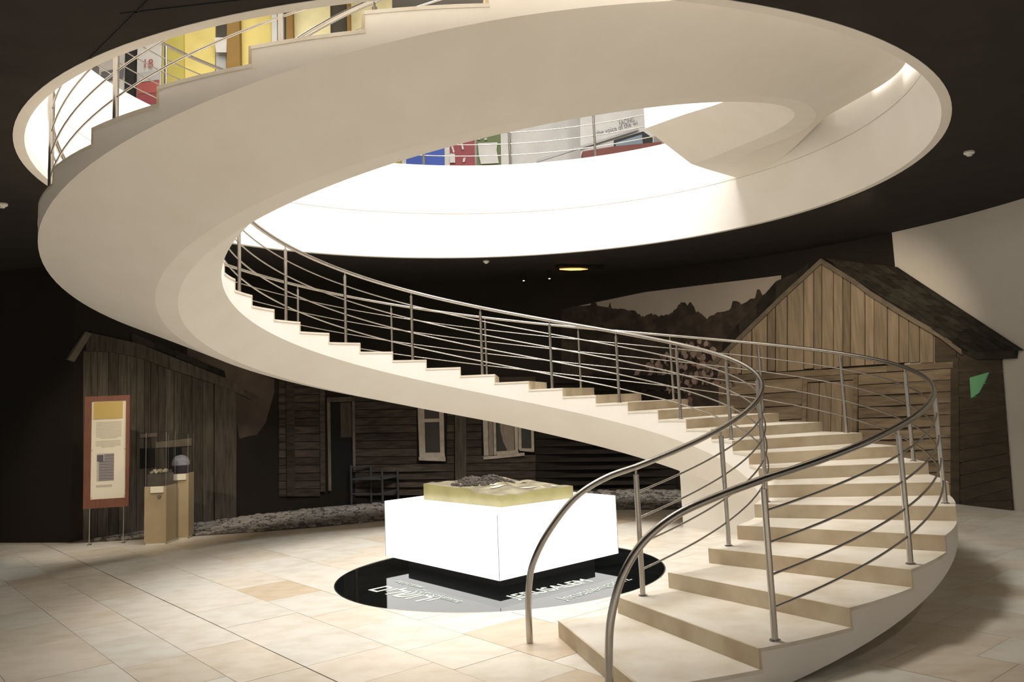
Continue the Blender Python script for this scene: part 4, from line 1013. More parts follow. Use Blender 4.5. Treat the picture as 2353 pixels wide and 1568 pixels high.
  ('shade_log',0.028,((83.89,0.115),(73.17,0.091),(62.53,0.094),(62.6,-0.037),(73.22,-0.044),(83.94,-0.022)),None),
  ('corner_post',0.05,((95.78,2.286),(93.97,2.277),(94.53,0.023),(96.24,0.036)),None),
  ('porch_post',0.06,((121.09,2.34),(119.9,2.336),(119.95,0.254),(121.13,0.269)),None),
  ('porch_post',0.05,((116.16,2.26),(115.4,2.257),(115.58,0.28),(116.27,0.287)),None),
 ],
 'house_door': [
  ('frame_side',0.05,((115.12,1.967),(114.67,1.965),(114.69,0.285),(115.13,0.29)),None),
  ('frame_side',0.05,((111.39,1.948),(111.01,1.946),(111.09,0.587),(111.47,0.591)),None),
  ('frame_top',0.05,((115.11,1.983),(111.0,1.979),(111.01,1.89),(115.12,1.895)),None),
  ('door_leaf',0.015,((113.08,1.876),(111.47,1.876),(111.5,1.231),(113.1,1.235)),None),
  ('opening',0.004,((114.61,1.884),(113.08,1.876),(113.17,0.276),(114.69,0.293)),None),
  ('opening',0.004,((113.1,1.227),(111.5,1.223),(111.59,0.267),(113.17,0.276)),None),
 ],
 'w1': [
  ('frame_side',0.05,((101.57,1.73),(100.58,1.725),(100.59,0.832),(101.51,0.822)),None),
  ('frame_side',0.05,((98.33,1.712),(97.6,1.707),(97.69,0.811),(98.35,0.824)),None),
  ('frame_bar',0.045,((100.69,1.501),(98.31,1.495),(98.33,1.428),(100.64,1.434)),None),
  ('frame_bottom',0.05,((101.5,0.863),(97.68,0.844),(97.64,0.761),(101.52,0.773)),None),
  ('sill',0.07,((101.65,0.782),(97.57,0.76),(97.59,0.678),(101.6,0.724)),None),
  ('frame_top',0.05,((101.55,1.813),(97.58,1.791),(97.6,1.707),(101.57,1.73)),None),
  ('pane',0.02,((100.58,1.716),(98.33,1.703),(98.31,1.495),(100.63,1.501)),None),
  ('pane',0.02,((100.58,1.434),(98.33,1.428),(98.34,0.84),(100.58,0.848)),None),
 ],
 'w2': [
  ('frame_side',0.05,((91.65,1.514),(90.91,1.509),(90.94,0.741),(91.68,0.729)),None),
  ('shutter',0.035,((90.84,1.509),(90.11,1.505),(90.21,0.745),(90.88,0.741)),None),
  ('frame_side',0.05,((90.04,1.504),(89.64,1.502),(89.74,0.742),(90.14,0.745)),None),
  ('pane',0.02,((89.57,1.502),(87.56,1.49),(87.79,0.806),(89.65,0.817)),None),
  ('curtain',0.03,((89.1,1.499),(86.89,1.486),(86.98,0.809),(88.05,0.815),(88.66,0.994),(89.0,1.205)),None),
  ('frame_side',0.05,((86.83,1.486),(86.29,1.483),(86.39,0.798),(86.86,0.784)),None),
  ('sill',0.075,((91.81,0.73),(89.68,0.734),(85.46,0.768),(85.42,0.709),(89.7,0.676),(91.76,0.672)),None),
  ('frame_bottom',0.05,((89.72,0.809),(86.45,0.823),(86.33,0.764),(89.68,0.734)),None),
  ('casement',0.06,((86.22,1.483),(85.76,1.48),(85.84,0.845),(86.31,0.831)),None),
  ('casement',0.06,((84.21,1.471),(83.81,1.469),(83.92,0.776),(84.32,0.787)),None),
  ('casement',0.06,((86.23,0.855),(84.17,0.836),(83.99,0.768),(86.18,0.805)),None),
  ('pane',0.045,((85.69,1.48),(84.21,1.471),(84.3,0.836),(85.84,0.845)),None),
 ],
 'bush': [
  ('blossom',0.023,((55.71,2.215),(55.39,2.212),(55.26,2.195),(55.32,2.15),(55.39,2.133),(55.74,2.109),(55.88,2.148),(55.96,2.192)),2),
  ('blossom',0.038,((52.67,1.993),(52.61,2.012),(52.41,2.047),(52.25,2.012),(52.27,1.98),(52.3,1.959),(52.52,1.936),(52.78,1.968)),1),
  ('blossom',0.033,((56.65,2.138),(56.85,2.125),(57.02,2.143),(56.95,2.173),(56.83,2.19),(56.68,2.18),(56.62,2.177),(56.56,2.148)),0),
  ('blossom',0.029,((64.02,1.416),(64.31,1.42),(64.53,1.444),(64.43,1.486),(64.12,1.495),(63.93,1.498),(63.7,1.465),(63.69,1.428)),2),
  ('blossom',0.032,((53.95,2.128),(53.84,2.098),(53.62,2.073),(53.86,2.056),(54.04,2.032),(54.26,2.061),(54.29,2.083),(54.12,2.107)),1),
  ('blossom',0.029,((55.45,2.182),(55.77,2.229),(55.42,2.283),(55.27,2.281),(55.07,2.268),(54.93,2.243),(54.93,2.189),(55.17,2.183)),1),
  ('blossom',0.039,((54.1,1.867),(54.09,1.897),(53.96,1.935),(53.78,1.911),(53.65,1.888),(53.67,1.861),(53.81,1.849),(54.09,1.841)),0),
  ('blossom',0.034,((56.95,2.073),(57.33,2.03),(57.58,2.074),(57.63,2.112),(57.54,2.159),(57.34,2.178),(57.04,2.165),(56.93,2.118)),1),
  ('blossom',0.029,((55.15,2.52),(55.31,2.501),(55.48,2.493),(55.56,2.523),(55.68,2.548),(55.5,2.577),(55.31,2.561),(55.13,2.543)),1),
  ('blossom',0.035,((57.34,2.059),(57.65,2.007),(58.02,2.034),(58.28,2.049),(58.13,2.097),(58.06,2.151),(57.71,2.164),(57.55,2.099)),3),
  ('blossom',0.025,((68.62,2.103),(68.5,2.147),(68.23,2.133),(67.96,2.103),(68.12,2.072),(68.25,2.03),(68.47,2.044),(68.56,2.07)),0),
  ('blossom',0.02,((57.29,2.34),(57.6,2.354),(57.51,2.399),(57.5,2.443),(57.28,2.444),(56.99,2.427),(57.08,2.403),(57.02,2.36)),0),
  ('blossom',0.025,((56.93,2.378),(57.03,2.408),(57.05,2.448),(56.68,2.488),(56.39,2.438),(56.42,2.41),(56.45,2.352),(56.71,2.338)),2),
  ('blossom',0.02,((58.04,2.493),(58.27,2.516),(58.44,2.58),(58.24,2.628),(57.92,2.653),(57.7,2.604),(57.44,2.567),(57.69,2.517)),1),
  ('blossom',0.037,((54.85,2.186),(54.8,2.159),(54.91,2.153),(55.04,2.153),(55.16,2.165),(55.18,2.184),(55.02,2.196),(54.85,2.208)),3),
  ('blossom',0.032,((60.19,2.292),(60.35,2.284),(60.39,2.311),(60.41,2.342),(60.22,2.349),(60.06,2.334),(60.03,2.32),(60.09,2.293)),2),
  ('blossom',0.021,((68.73,1.875),(68.66,1.915),(68.35,1.937),(68.0,1.919),(68.11,1.877),(68.12,1.823),(68.37,1.807),(68.56,1.841)),1),
  ('blossom',0.028,((52.26,2.159),(52.71,2.13),(52.98,2.109),(53.24,2.114),(53.51,2.179),(53.17,2.224),(52.83,2.218),(52.53,2.222)),0),
  ('blossom',0.028,((57.61,2.256),(57.51,2.293),(57.23,2.333),(56.92,2.308),(56.96,2.248),(57.09,2.194),(57.33,2.21),(57.71,2.226)),1),
  ('blossom',0.035,((54.45,1.691),(54.42,1.732),(54.32,1.776),(54.11,1.752),(53.98,1.749),(53.86,1.715),(54.07,1.682),(54.27,1.672)),0),
  ('blossom',0.031,((65.12,2.212),(65.02,2.177),(65.27,2.14),(65.4,2.134),(65.59,2.133),(65.71,2.173),(65.58,2.212),(65.38,2.235)),3),
  ('blossom',0.03,((62.33,2.222),(62.06,2.213),(62.01,2.182),(62.0,2.131),(62.23,2.088),(62.57,2.135),(62.75,2.153),(62.56,2.191)),1),
  ('blossom',0.029,((55.6,2.47),(55.86,2.478),(55.99,2.482),(56.2,2.513),(55.99,2.535),(55.78,2.543),(55.56,2.526),(55.44,2.502)),1),
  ('blossom',0.026,((59.12,2.206),(59.43,2.171),(59.69,2.219),(59.83,2.242),(59.79,2.296),(59.49,2.31),(59.09,2.311),(59.0,2.263)),2),
  ('blossom',0.028,((62.6,1.715),(62.34,1.721),(62.12,1.744),(61.94,1.712),(61.88,1.664),(62.16,1.629),(62.41,1.635),(62.46,1.672)),0),
  ('blossom',0.039,((61.43,2.407),(61.57,2.414),(61.57,2.45),(61.59,2.496),(61.31,2.472),(61.01,2.479),(61.01,2.433),(61.23,2.387)),0),
  ('blossom',0.023,((68.43,1.654),(68.59,1.647),(68.79,1.646),(68.8,1.676),(68.67,1.696),(68.56,1.717),(68.42,1.695),(68.31,1.673)),0),
  ('blossom',0.038,((59.91,1.743),(59.88,1.765),(59.7,1.783),(59.51,1.766),(59.44,1.752),(59.49,1.731),(59.64,1.72),(59.78,1.715)),1),
  ('blossom',0.02,((59.2,2.438),(59.04,2.471),(58.71,2.469),(58.68,2.428),(58.56,2.397),(58.82,2.35),(59.07,2.369),(59.24,2.405)),3),
  ('blossom',0.038,((64.94,2.181),(65.02,2.169),(65.18,2.162),(65.31,2.189),(65.29,2.212),(65.11,2.227),(64.99,2.215),(64.83,2.2)),1),
  ('blossom',0.032,((58.93,1.93),(59.25,1.972),(59.14,2.03),(58.75,2.049),(58.47,2.045),(58.29,1.999),(58.35,1.941),(58.65,1.906)),0),
  ('blossom',0.039,((67.16,2.23),(67.02,2.208),(67.25,2.156),(67.43,2.15),(67.62,2.144),(67.84,2.191),(67.74,2.228),(67.47,2.249)),1),
  ('blossom',0.023,((60.99,2.668),(60.67,2.674),(60.22,2.655),(60.17,2.621),(60.35,2.583),(60.66,2.537),(61.02,2.541),(61.04,2.614)),3),
  ('blossom',0.028,((64.19,2.254),(64.6,2.301),(64.69,2.337),(64.33,2.39),(64.09,2.407),(63.89,2.398),(63.72,2.328),(63.79,2.288)),1),
  ('blossom',0.026,((53.94,2.288),(53.93,2.313),(53.9,2.334),(53.83,2.373),(53.63,2.355),(53.58,2.332),(53.45,2.3),(53.68,2.277)),1),
  ('blossom',0.027,((52.84,2.124),(52.74,2.125),(52.63,2.093),(52.73,2.07),(52.84,2.062),(52.97,2.068),(53.12,2.091),(53.01,2.119)),3),
  ('blossom',0.025,((63.75,2.067),(63.52,2.098),(63.22,2.093),(63.2,2.041),(63.2,1.978),(63.47,1.972),(63.73,1.995),(63.97,2.029)),2),
  ('blossom',0.028,((56.61,2.611),(56.91,2.621),(57.04,2.648),(56.88,2.69),(56.59,2.718),(56.28,2.678),(56.3,2.649),(56.44,2.612)),1),
  ('blossom',0.025,((60.52,2.546),(60.67,2.613),(60.51,2.661),(60.06,2.681),(59.68,2.621),(59.67,2.581),(59.91,2.537),(60.27,2.533)),0),
  ('blossom',0.027,((60.0,2.669),(60.01,2.642),(60.21,2.62),(60.37,2.63),(60.43,2.642),(60.52,2.676),(60.37,2.692),(60.19,2.7)),3),
  ('blossom',0.029,((59.78,1.702),(59.49,1.694),(59.23,1.654),(59.35,1.618),(59.48,1.56),(59.82,1.591),(59.9,1.614),(60.05,1.671)),3),
  ('blossom',0.034,((54.38,1.901),(54.41,1.889),(54.43,1.87),(54.52,1.863),(54.61,1.863),(54.69,1.879),(54.66,1.897),(54.56,1.92)),1),
  ('blossom',0.024,((66.5,1.549),(66.51,1.521),(66.54,1.507),(66.73,1.506),(66.87,1.512),(66.94,1.546),(66.77,1.571),(66.58,1.572)),3),
  ('blossom',0.027,((64.39,1.773),(64.69,1.807),(64.96,1.827),(64.81,1.869),(64.62,1.892),(64.37,1.889),(64.28,1.874),(64.02,1.816)),0),
  ('blossom',0.03,((60.44,2.38),(60.13,2.36),(59.73,2.309),(59.74,2.257),(60.2,2.216),(60.62,2.249),(60.78,2.274),(60.76,2.329)),0),
  ('blossom',0.023,((57.62,1.962),(57.43,1.97),(57.39,1.947),(57.44,1.921),(57.54,1.903),(57.71,1.906),(57.7,1.927),(57.74,1.951)),1),
  ('blossom',0.021,((58.98,1.974),(58.72,2.009),(58.34,2.041),(58.09,2.031),(57.91,1.975),(57.94,1.927),(58.38,1.911),(58.8,1.923)),2),
  ('blossom',0.02,((63.84,2.177),(63.66,2.241),(63.34,2.227),(62.96,2.236),(63.05,2.17),(63.12,2.139),(63.42,2.107),(63.83,2.142)),1),
  ('blossom',0.026,((66.68,1.719),(66.85,1.676),(67.1,1.689),(67.29,1.73),(67.43,1.782),(67.14,1.836),(66.72,1.833),(66.62,1.776)),3),
  ('blossom',0.023,((66.88,2.262),(66.88,2.23),(66.9,2.206),(67.1,2.181),(67.28,2.208),(67.27,2.235),(67.17,2.267),(67.05,2.263)),3),
  ('blossom',0.024,((59.59,2.615),(59.82,2.601),(59.98,2.646),(59.85,2.674),(59.72,2.692),(59.54,2.708),(59.48,2.667),(59.49,2.637)),1),
  ('blossom',0.026,((52.1,2.243),(52.3,2.279),(52.21,2.3),(52.0,2.326),(51.75,2.322),(51.68,2.286),(51.79,2.258),(51.96,2.231)),2),
  ('blossom',0.027,((65.53,1.793),(65.56,1.752),(65.87,1.731),(66.09,1.769),(66.16,1.803),(65.94,1.831),(65.78,1.835),(65.63,1.825)),3),
  ('blossom',0.032,((61.02,1.622),(60.8,1.662),(60.46,1.666),(60.38,1.612),(60.49,1.57),(60.61,1.561),(60.87,1.553),(61.02,1.573)),1),
  ('blossom',0.02,((56.03,2.579),(55.7,2.597),(55.47,2.581),(55.27,2.555),(55.29,2.509),(55.59,2.484),(55.89,2.483),(56.15,2.541)),1),
  ('blossom',0.027,((63.51,2.462),(63.27,2.494),(63.06,2.474),(62.77,2.45),(62.91,2.422),(63.15,2.403),(63.32,2.402),(63.61,2.436)),0),
  ('blossom',0.032,((53.91,2.126),(53.9,2.156),(53.7,2.171),(53.48,2.176),(53.39,2.137),(53.45,2.109),(53.63,2.089),(53.8,2.096)),1),
  ('blossom',0.034,((53.5,1.806),(53.24,1.785),(52.96,1.768),(53.03,1.729),(53.21,1.684),(53.55,1.673),(53.74,1.721),(53.9,1.766)),1),
  ('blossom',0.031,((67.85,1.731),(67.54,1.767),(67.31,1.789),(66.96,1.765),(66.9,1.715),(67.18,1.659),(67.46,1.651),(67.66,1.677)),3),
  ('blossom',0.025,((60.57,2.122),(60.48,2.154),(60.25,2.146),(59.89,2.125),(60.03,2.084),(60.2,2.045),(60.46,2.029),(60.67,2.078)),1),
  ('blossom',0.039,((61.12,2.323),(61.51,2.314),(61.73,2.372),(61.49,2.409),(61.17,2.446),(60.95,2.432),(60.6,2.377),(60.87,2.344)),1),
  ('blossom',0.022,((63.49,1.463),(63.45,1.454),(63.45,1.427),(63.59,1.431),(63.73,1.427),(63.87,1.446),(63.71,1.475),(63.63,1.474)),2),
  ('blossom',0.028,((60.36,1.713),(60.65,1.691),(61.07,1.676),(61.24,1.732),(61.03,1.791),(60.8,1.817),(60.5,1.813),(60.44,1.757)),2),
  ('blossom',0.032,((62.96,2.5),(62.96,2.526),(62.74,2.563),(62.56,2.537),(62.42,2.511),(62.46,2.473),(62.69,2.48),(62.91,2.465)),1),
  ('blossom',0.04,((63.15,1.787),(63.4,1.851),(63.05,1.903),(62.74,1.878),(62.52,1.855),(62.45,1.821),(62.66,1.77),(62.97,1.765)),1),
  ('blossom',0.034,((62.61,2.308),(62.77,2.313),(62.96,2.334),(62.87,2.368),(62.66,2.386),(62.55,2.363),(62.37,2.348),(62.44,2.32)),2),
  ('blossom',0.022,((52.17,2.234),(52.02,2.252),(51.82,2.277),(51.68,2.242),(51.69,2.208),(51.74,2.176),(51.99,2.194),(52.18,2.194)),1),
  ('blossom',0.021,((58.61,2.132),(58.37,2.136),(58.08,2.106),(58.11,2.064),(58.24,2.043),(58.52,2.04),(58.64,2.043),(58.73,2.084)),0),
  ('blossom',0.029,((54.57,2.01),(54.12,2.043),(53.77,2.008),(53.64,1.951),(53.98,1.92),(54.37,1.916),(54.7,1.93),(54.88,1.983)),1),
  ('blossom',0.037,((63.72,2.341),(63.42,2.298),(63.48,2.272),(63.45,2.242),(63.74,2.23),(64.07,2.246),(64.14,2.271),(64.04,2.304)),3),
  ('blossom',0.024,((66.17,1.453),(65.9,1.498),(65.7,1.506),(65.48,1.492),(65.27,1.463),(65.24,1.421),(65.64,1.385),(65.84,1.407)),3),
  ('blossom',0.033,((56.45,2.107),(56.7,2.126),(56.72,2.177),(56.53,2.213),(56.25,2.203),(55.99,2.184),(56.13,2.15),(56.22,2.107)),2),
  ('blossom',0.025,((61.9,2.486),(61.58,2.547),(61.46,2.584),(61.07,2.542),(60.85,2.525),(60.98,2.481),(61.27,2.423),(61.55,2.469)),0),
  ('blossom',0.032,((66.57,1.879),(66.38,1.868),(66.42,1.846),(66.59,1.831),(66.75,1.836),(66.89,1.843),(66.85,1.868),(66.71,1.896)),1),
  ('blossom',0.02,((54.0,2.324),(53.92,2.349),(53.76,2.343),(53.68,2.317),(53.71,2.297),(53.82,2.285),(54.03,2.291),(54.16,2.304)),1),
  ('blossom',0.024,((66.38,1.579),(66.6,1.526),(66.99,1.538),(67.37,1.535),(67.38,1.59),(67.18,1.654),(66.9,1.638),(66.47,1.646)),1),
  ('blossom',0.031,((66.09,1.986),(66.35,1.967),(66.63,1.928),(66.97,1.971),(66.91,2.005),(66.73,2.043),(66.51,2.043),(66.33,2.036)),1),
  ('blossom',0.039,((65.45,2.203),(65.64,2.204),(65.65,2.229),(65.57,2.248),(65.46,2.255),(65.29,2.251),(65.17,2.23),(65.24,2.197)),1),
  ('blossom',0.037,((55.23,2.414),(55.44,2.421),(55.6,2.423),(55.52,2.455),(55.47,2.469),(55.3,2.488),(55.14,2.467),(55.18,2.44)),0),
  ('blossom',0.022,((52.68,1.619),(52.52,1.65),(52.29,1.671),(51.98,1.677),(51.82,1.633),(52.1,1.606),(52.25,1.566),(52.47,1.594)),1),
  ('blossom',0.038,((55.21,2.38),(55.43,2.32),(55.74,2.344),(55.86,2.391),(55.99,2.452),(55.55,2.47),(55.15,2.471),(55.1,2.439)),1),
  ('blossom',0.028,((65.09,1.949),(65.38,1.959),(65.69,1.999),(65.39,2.043),(65.17,2.056),(64.88,2.042),(64.64,2.019),(64.68,1.964)),3),
  ('blossom',0.038,((53.88,2.358),(53.74,2.364),(53.63,2.359),(53.5,2.343),(53.68,2.33),(53.77,2.311),(53.88,2.324),(53.99,2.347)),1),
  ('blossom',0.033,((57.28,2.409),(57.45,2.437),(57.1,2.478),(56.91,2.458),(56.65,2.449),(56.8,2.401),(56.94,2.359),(57.19,2.362)),1),
  ('blossom',0.021,((57.43,2.484),(57.4,2.439),(57.47,2.382),(57.8,2.352),(58.18,2.401),(58.29,2.436),(58.09,2.485),(57.81,2.493)),1),
  ('blossom',0.032,((64.24,1.601),(64.26,1.569),(64.42,1.536),(64.54,1.544),(64.64,1.541),(64.81,1.578),(64.69,1.6),(64.45,1.616)),2),
  ('blossom',0.031,((58.46,2.264),(58.29,2.287),(57.97,2.298),(57.84,2.288),(57.72,2.245),(57.83,2.212),(58.15,2.187),(58.3,2.225)),1),
  ('blossom',0.025,((56.03,2.286),(56.14,2.262),(56.21,2.231),(56.48,2.223),(56.49,2.261),(56.5,2.298),(56.39,2.324),(56.2,2.312)),3),
  ('blossom',0.035,((63.42,2.094),(63.56,2.085),(63.66,2.105),(63.73,2.137),(63.51,2.157),(63.36,2.156),(63.26,2.128),(63.24,2.098)),1),
  ('blossom',0.026,((54.44,2.081),(54.2,2.035),(54.43,2.005),(54.54,2.001),(54.76,1.994),(54.88,2.022),(54.84,2.052),(54.65,2.084)),0),
  ('blossom',0.038,((65.88,2.265),(66.17,2.3),(66.01,2.351),(65.83,2.377),(65.41,2.385),(65.16,2.317),(65.25,2.281),(65.65,2.262)),1),
  ('blossom',0.038,((61.57,2.613),(61.19,2.675),(60.89,2.641),(60.47,2.62),(60.48,2.556),(60.78,2.517),(61.21,2.519),(61.35,2.561)),3),
  ('blossom',0.024,((65.92,1.574),(65.79,1.583),(65.66,1.583),(65.5,1.562),(65.62,1.544),(65.69,1.528),(65.9,1.513),(65.92,1.54)),1),
  ('blossom',0.034,((54.55,2.164),(54.69,2.164),(54.76,2.179),(54.84,2.204),(54.71,2.22),(54.59,2.215),(54.48,2.201),(54.52,2.182)),3),
  ('blossom',0.027,((65.16,1.539),(65.06,1.514),(65.25,1.494),(65.39,1.503),(65.49,1.504),(65.5,1.532),(65.38,1.554),(65.23,1.557)),1),
  ('blossom',0.021,((56.41,2.59),(56.46,2.615),(56.46,2.649),(56.29,2.664),(56.09,2.69),(56.0,2.645),(55.95,2.607),(56.16,2.575)),3),
  ('blossom',0.025,((62.32,1.664),(62.25,1.616),(62.3,1.56),(62.65,1.561),(62.86,1.567),(63.02,1.624),(62.85,1.671),(62.57,1.67)),1),
  ('blossom',0.028,((55.21,2.07),(55.05,2.083),(54.97,2.067),(54.78,2.042),(54.98,2.02),(55.14,2.012),(55.28,2.025),(55.29,2.053)),1),
  ('blossom',0.038,((63.1,1.899),(63.0,1.923),(62.91,1.948),(62.68,1.941),(62.54,1.908),(62.72,1.888),(62.81,1.875),(62.99,1.881)),1),
  ('blossom',0.027,((56.93,2.305),(56.65,2.301),(56.59,2.255),(56.84,2.224),(57.12,2.211),(57.44,2.247),(57.51,2.279),(57.22,2.325)),1),
  ('blossom',0.034,((59.75,2.588),(59.4,2.653),(59.17,2.666),(58.87,2.623),(58.66,2.576),(59.0,2.542),(59.28,2.516),(59.5,2.532)),1),
  ('blossom',0.025,((65.25,2.35),(65.0,2.35),(64.73,2.307),(64.91,2.256),(65.25,2.248),(65.58,2.257),(65.59,2.305),(65.56,2.34)),1),
  ('blossom',0.031,((63.91,1.771),(63.59,1.787),(63.34,1.812),(63.23,1.781),(63.08,1.731),(63.38,1.687),(63.65,1.671),(63.89,1.731)),0),
  ('blossom',0.035,((54.59,1.361),(54.97,1.376),(54.9,1.42),(54.81,1.468),(54.54,1.462),(54.26,1.475),(54.27,1.419),(54.36,1.368)),3),
  ('blossom',0.032,((62.3,1.606),(62.33,1.642),(62.19,1.66),(61.98,1.668),(61.75,1.631),(61.86,1.596),(62.0,1.582),(62.2,1.588)),0),
  ('blossom',0.038,((62.55,2.289),(62.74,2.289),(62.91,2.29),(62.94,2.303),(62.91,2.319),(62.81,2.345),(62.7,2.336),(62.63,2.319)),0),
  ('blossom',0.03,((58.95,2.593),(59.22,2.568),(59.61,2.563),(59.7,2.598),(59.72,2.639),(59.5,2.678),(59.17,2.666),(58.97,2.631)),1),
  ('blossom',0.028,((54.16,1.753),(54.18,1.792),(53.93,1.786),(53.76,1.775),(53.48,1.751),(53.8,1.718),(53.97,1.699),(54.14,1.703)),3),
  ('blossom',0.022,((63.56,2.038),(63.44,2.016),(63.66,1.986),(63.8,1.984),(64.0,2.005),(63.94,2.028),(63.85,2.056),(63.71,2.05)),1),
  ('blossom',0.028,((54.91,2.401),(55.01,2.387),(55.16,2.37),(55.26,2.39),(55.36,2.406),(55.29,2.432),(55.11,2.426),(54.93,2.419)),2),
  ('blossom',0.027,((61.13,1.891),(61.48,1.926),(61.61,1.956),(61.46,2.015),(61.21,2.048),(60.93,2.009),(60.58,1.976),(60.92,1.945)),0),
  ('blossom',0.034,((67.68,2.14),(67.68,2.111),(67.79,2.094),(68.04,2.083),(68.22,2.118),(68.03,2.149),(67.92,2.174),(67.69,2.168)),1),
  ('blossom',0.032,((61.03,2.27),(60.72,2.315),(60.46,2.299),(60.28,2.267),(60.1,2.226),(60.39,2.209),(60.79,2.19),(61.03,2.231)),1),
  ('blossom',0.027,((52.26,2.124),(52.05,2.12),(52.12,2.074),(52.15,2.054),(52.49,2.019),(52.69,2.068),(52.61,2.106),(52.44,2.14)),3),
  ('blossom',0.04,((52.09,1.643),(52.13,1.611),(52.19,1.578),(52.35,1.555),(52.62,1.556),(52.81,1.601),(52.71,1.632),(52.37,1.664)),3),
  ('blossom',0.022,((62.03,1.826),(61.81,1.824),(61.51,1.785),(61.7,1.76),(61.78,1.71),(62.01,1.707),(62.27,1.757),(62.24,1.79)),1),
  ('blossom',0.024,((57.27,2.304),(56.95,2.307),(56.74,2.291),(56.74,2.238),(56.75,2.211),(57.09,2.197),(57.34,2.213),(57.42,2.252)),3),
  ('blossom',0.03,((56.99,2.478),(56.65,2.501),(56.5,2.483),(56.23,2.425),(56.58,2.376),(56.78,2.358),(57.01,2.393),(56.99,2.441)),3),
  ('blossom',0.027,((58.7,2.063),(58.58,2.09),(58.58,2.128),(58.3,2.145),(58.19,2.109),(58.18,2.076),(58.17,2.039),(58.43,2.045)),1),
  ('blossom',0.03,((58.73,2.132),(58.52,2.152),(58.24,2.171),(58.16,2.132),(58.1,2.093),(58.22,2.07),(58.52,2.048),(58.71,2.08)),1),
  ('blossom',0.031,((59.98,1.649),(59.8,1.636),(59.75,1.606),(59.88,1.593),(60.09,1.582),(60.29,1.598),(60.2,1.622),(60.17,1.64)),0),
  ('blossom',0.032,((57.78,2.11),(57.77,2.138),(57.55,2.148),(57.38,2.145),(57.25,2.113),(57.45,2.09),(57.56,2.071),(57.67,2.079)),3),
  ('blossom',0.022,((53.52,1.554),(53.22,1.562),(52.92,1.561),(52.83,1.527),(52.94,1.474),(53.18,1.442),(53.43,1.465),(53.6,1.508)),1),
  ('blossom',0.022,((58.36,2.481),(58.28,2.461),(58.35,2.434),(58.44,2.425),(58.56,2.435),(58.74,2.446),(58.59,2.469),(58.52,2.485)),3),
  ('blossom',0.033,((55.16,1.873),(55.52,1.866),(55.74,1.925),(55.82,1.977),(55.38,2.025),(55.15,2.019),(54.81,1.966),(55.0,1.921)),3),
  ('blossom',0.031,((58.33,2.356),(58.46,2.312),(58.82,2.339),(58.98,2.338),(58.99,2.393),(58.83,2.429),(58.55,2.449),(58.23,2.408)),2),
  ('blossom',0.028,((55.43,1.883),(55.53,1.909),(55.43,1.918),(55.26,1.926),(55.11,1.918),(55.04,1.9),(55.21,1.883),(55.33,1.871)),0),
  ('blossom',0.04,((65.0,2.348),(65.15,2.359),(65.27,2.378),(65.29,2.414),(65.13,2.432),(64.91,2.419),(64.81,2.402),(64.78,2.379)),1),
  ('blossom',0.032,((58.28,2.421),(58.54,2.468),(58.13,2.517),(57.9,2.572),(57.44,2.536),(57.4,2.472),(57.56,2.416),(57.89,2.411)),3),
  ('blossom',0.031,((65.05,1.579),(64.74,1.6),(64.46,1.619),(64.23,1.591),(64.13,1.541),(64.48,1.502),(64.76,1.483),(64.92,1.525)),1),
  ('blossom',0.02,((55.53,2.259),(55.83,2.214),(56.07,2.219),(56.39,2.226),(56.47,2.269),(56.38,2.328),(55.97,2.35),(55.81,2.314)),0),
  ('blossom',0.031,((62.8,1.814),(62.99,1.865),(62.87,1.901),(62.47,1.894),(62.3,1.882),(62.25,1.846),(62.41,1.787),(62.64,1.793)),1),
  ('blossom',0.038,((57.44,2.375),(57.43,2.356),(57.52,2.337),(57.7,2.34),(57.76,2.353),(57.72,2.383),(57.63,2.398),(57.52,2.388)),3),
  ('blossom',0.021,((59.99,2.002),(60.25,1.997),(60.44,1.999),(60.81,2.032),(60.57,2.066),(60.31,2.107),(60.03,2.087),(59.94,2.045)),3),
  ('blossom',0.022,((54.27,1.853),(54.2,1.875),(54.07,1.881),(53.91,1.881),(53.82,1.859),(53.86,1.837),(54.04,1.812),(54.18,1.835)),3),
  ('blossom',0.024,((58.91,1.906),(59.07,1.886),(59.22,1.903),(59.22,1.927),(59.15,1.943),(58.97,1.961),(58.85,1.94),(58.89,1.919)),0),
  ('blossom',0.03,((53.16,2.374),(52.86,2.399),(52.75,2.367),(52.67,2.343),(52.74,2.3),(52.99,2.307),(53.27,2.314),(53.21,2.356)),0),
  ('blossom',0.034,((61.75,1.789),(61.82,1.789),(61.95,1.783),(62.04,1.806),(62.01,1.823),(61.87,1.828),(61.67,1.831),(61.69,1.815)),0),
  ('blossom',0.037,((55.62,2.407),(55.69,2.43),(55.61,2.448),(55.5,2.467),(55.32,2.461),(55.32,2.434),(55.4,2.416),(55.49,2.392)),1),
  ('blossom',0.022,((62.06,1.63),(62.26,1.606),(62.51,1.595),(62.74,1.614),(62.68,1.651),(62.59,1.669),(62.29,1.695),(62.1,1.654)),3),
  ('blossom',0.027,((56.84,2.113),(57.07,2.119),(57.34,2.173),(57.24,2.223),(56.88,2.266),(56.47,2.241),(56.52,2.187),(56.44,2.142)),3),
  ('blossom',0.026,((63.15,2.386),(63.38,2.358),(63.61,2.371),(63.63,2.429),(63.59,2.478),(63.32,2.509),(63.03,2.479),(62.85,2.425)),2),
  ('blossom',0.029,((53.68,2.045),(53.83,2.067),(53.89,2.109),(53.57,2.138),(53.3,2.109),(53.13,2.089),(53.1,2.06),(53.44,2.028)),1),
  ('blossom',0.021,((55.72,1.959),(55.62,1.92),(55.72,1.893),(55.92,1.888),(56.06,1.89),(56.23,1.927),(56.08,1.959),(55.86,1.955)),1),
  ('blossom',0.038,((67.18,1.66),(67.22,1.612),(67.31,1.586),(67.73,1.55),(67.89,1.612),(67.98,1.665),(67.65,1.704),(67.29,1.67)),1),
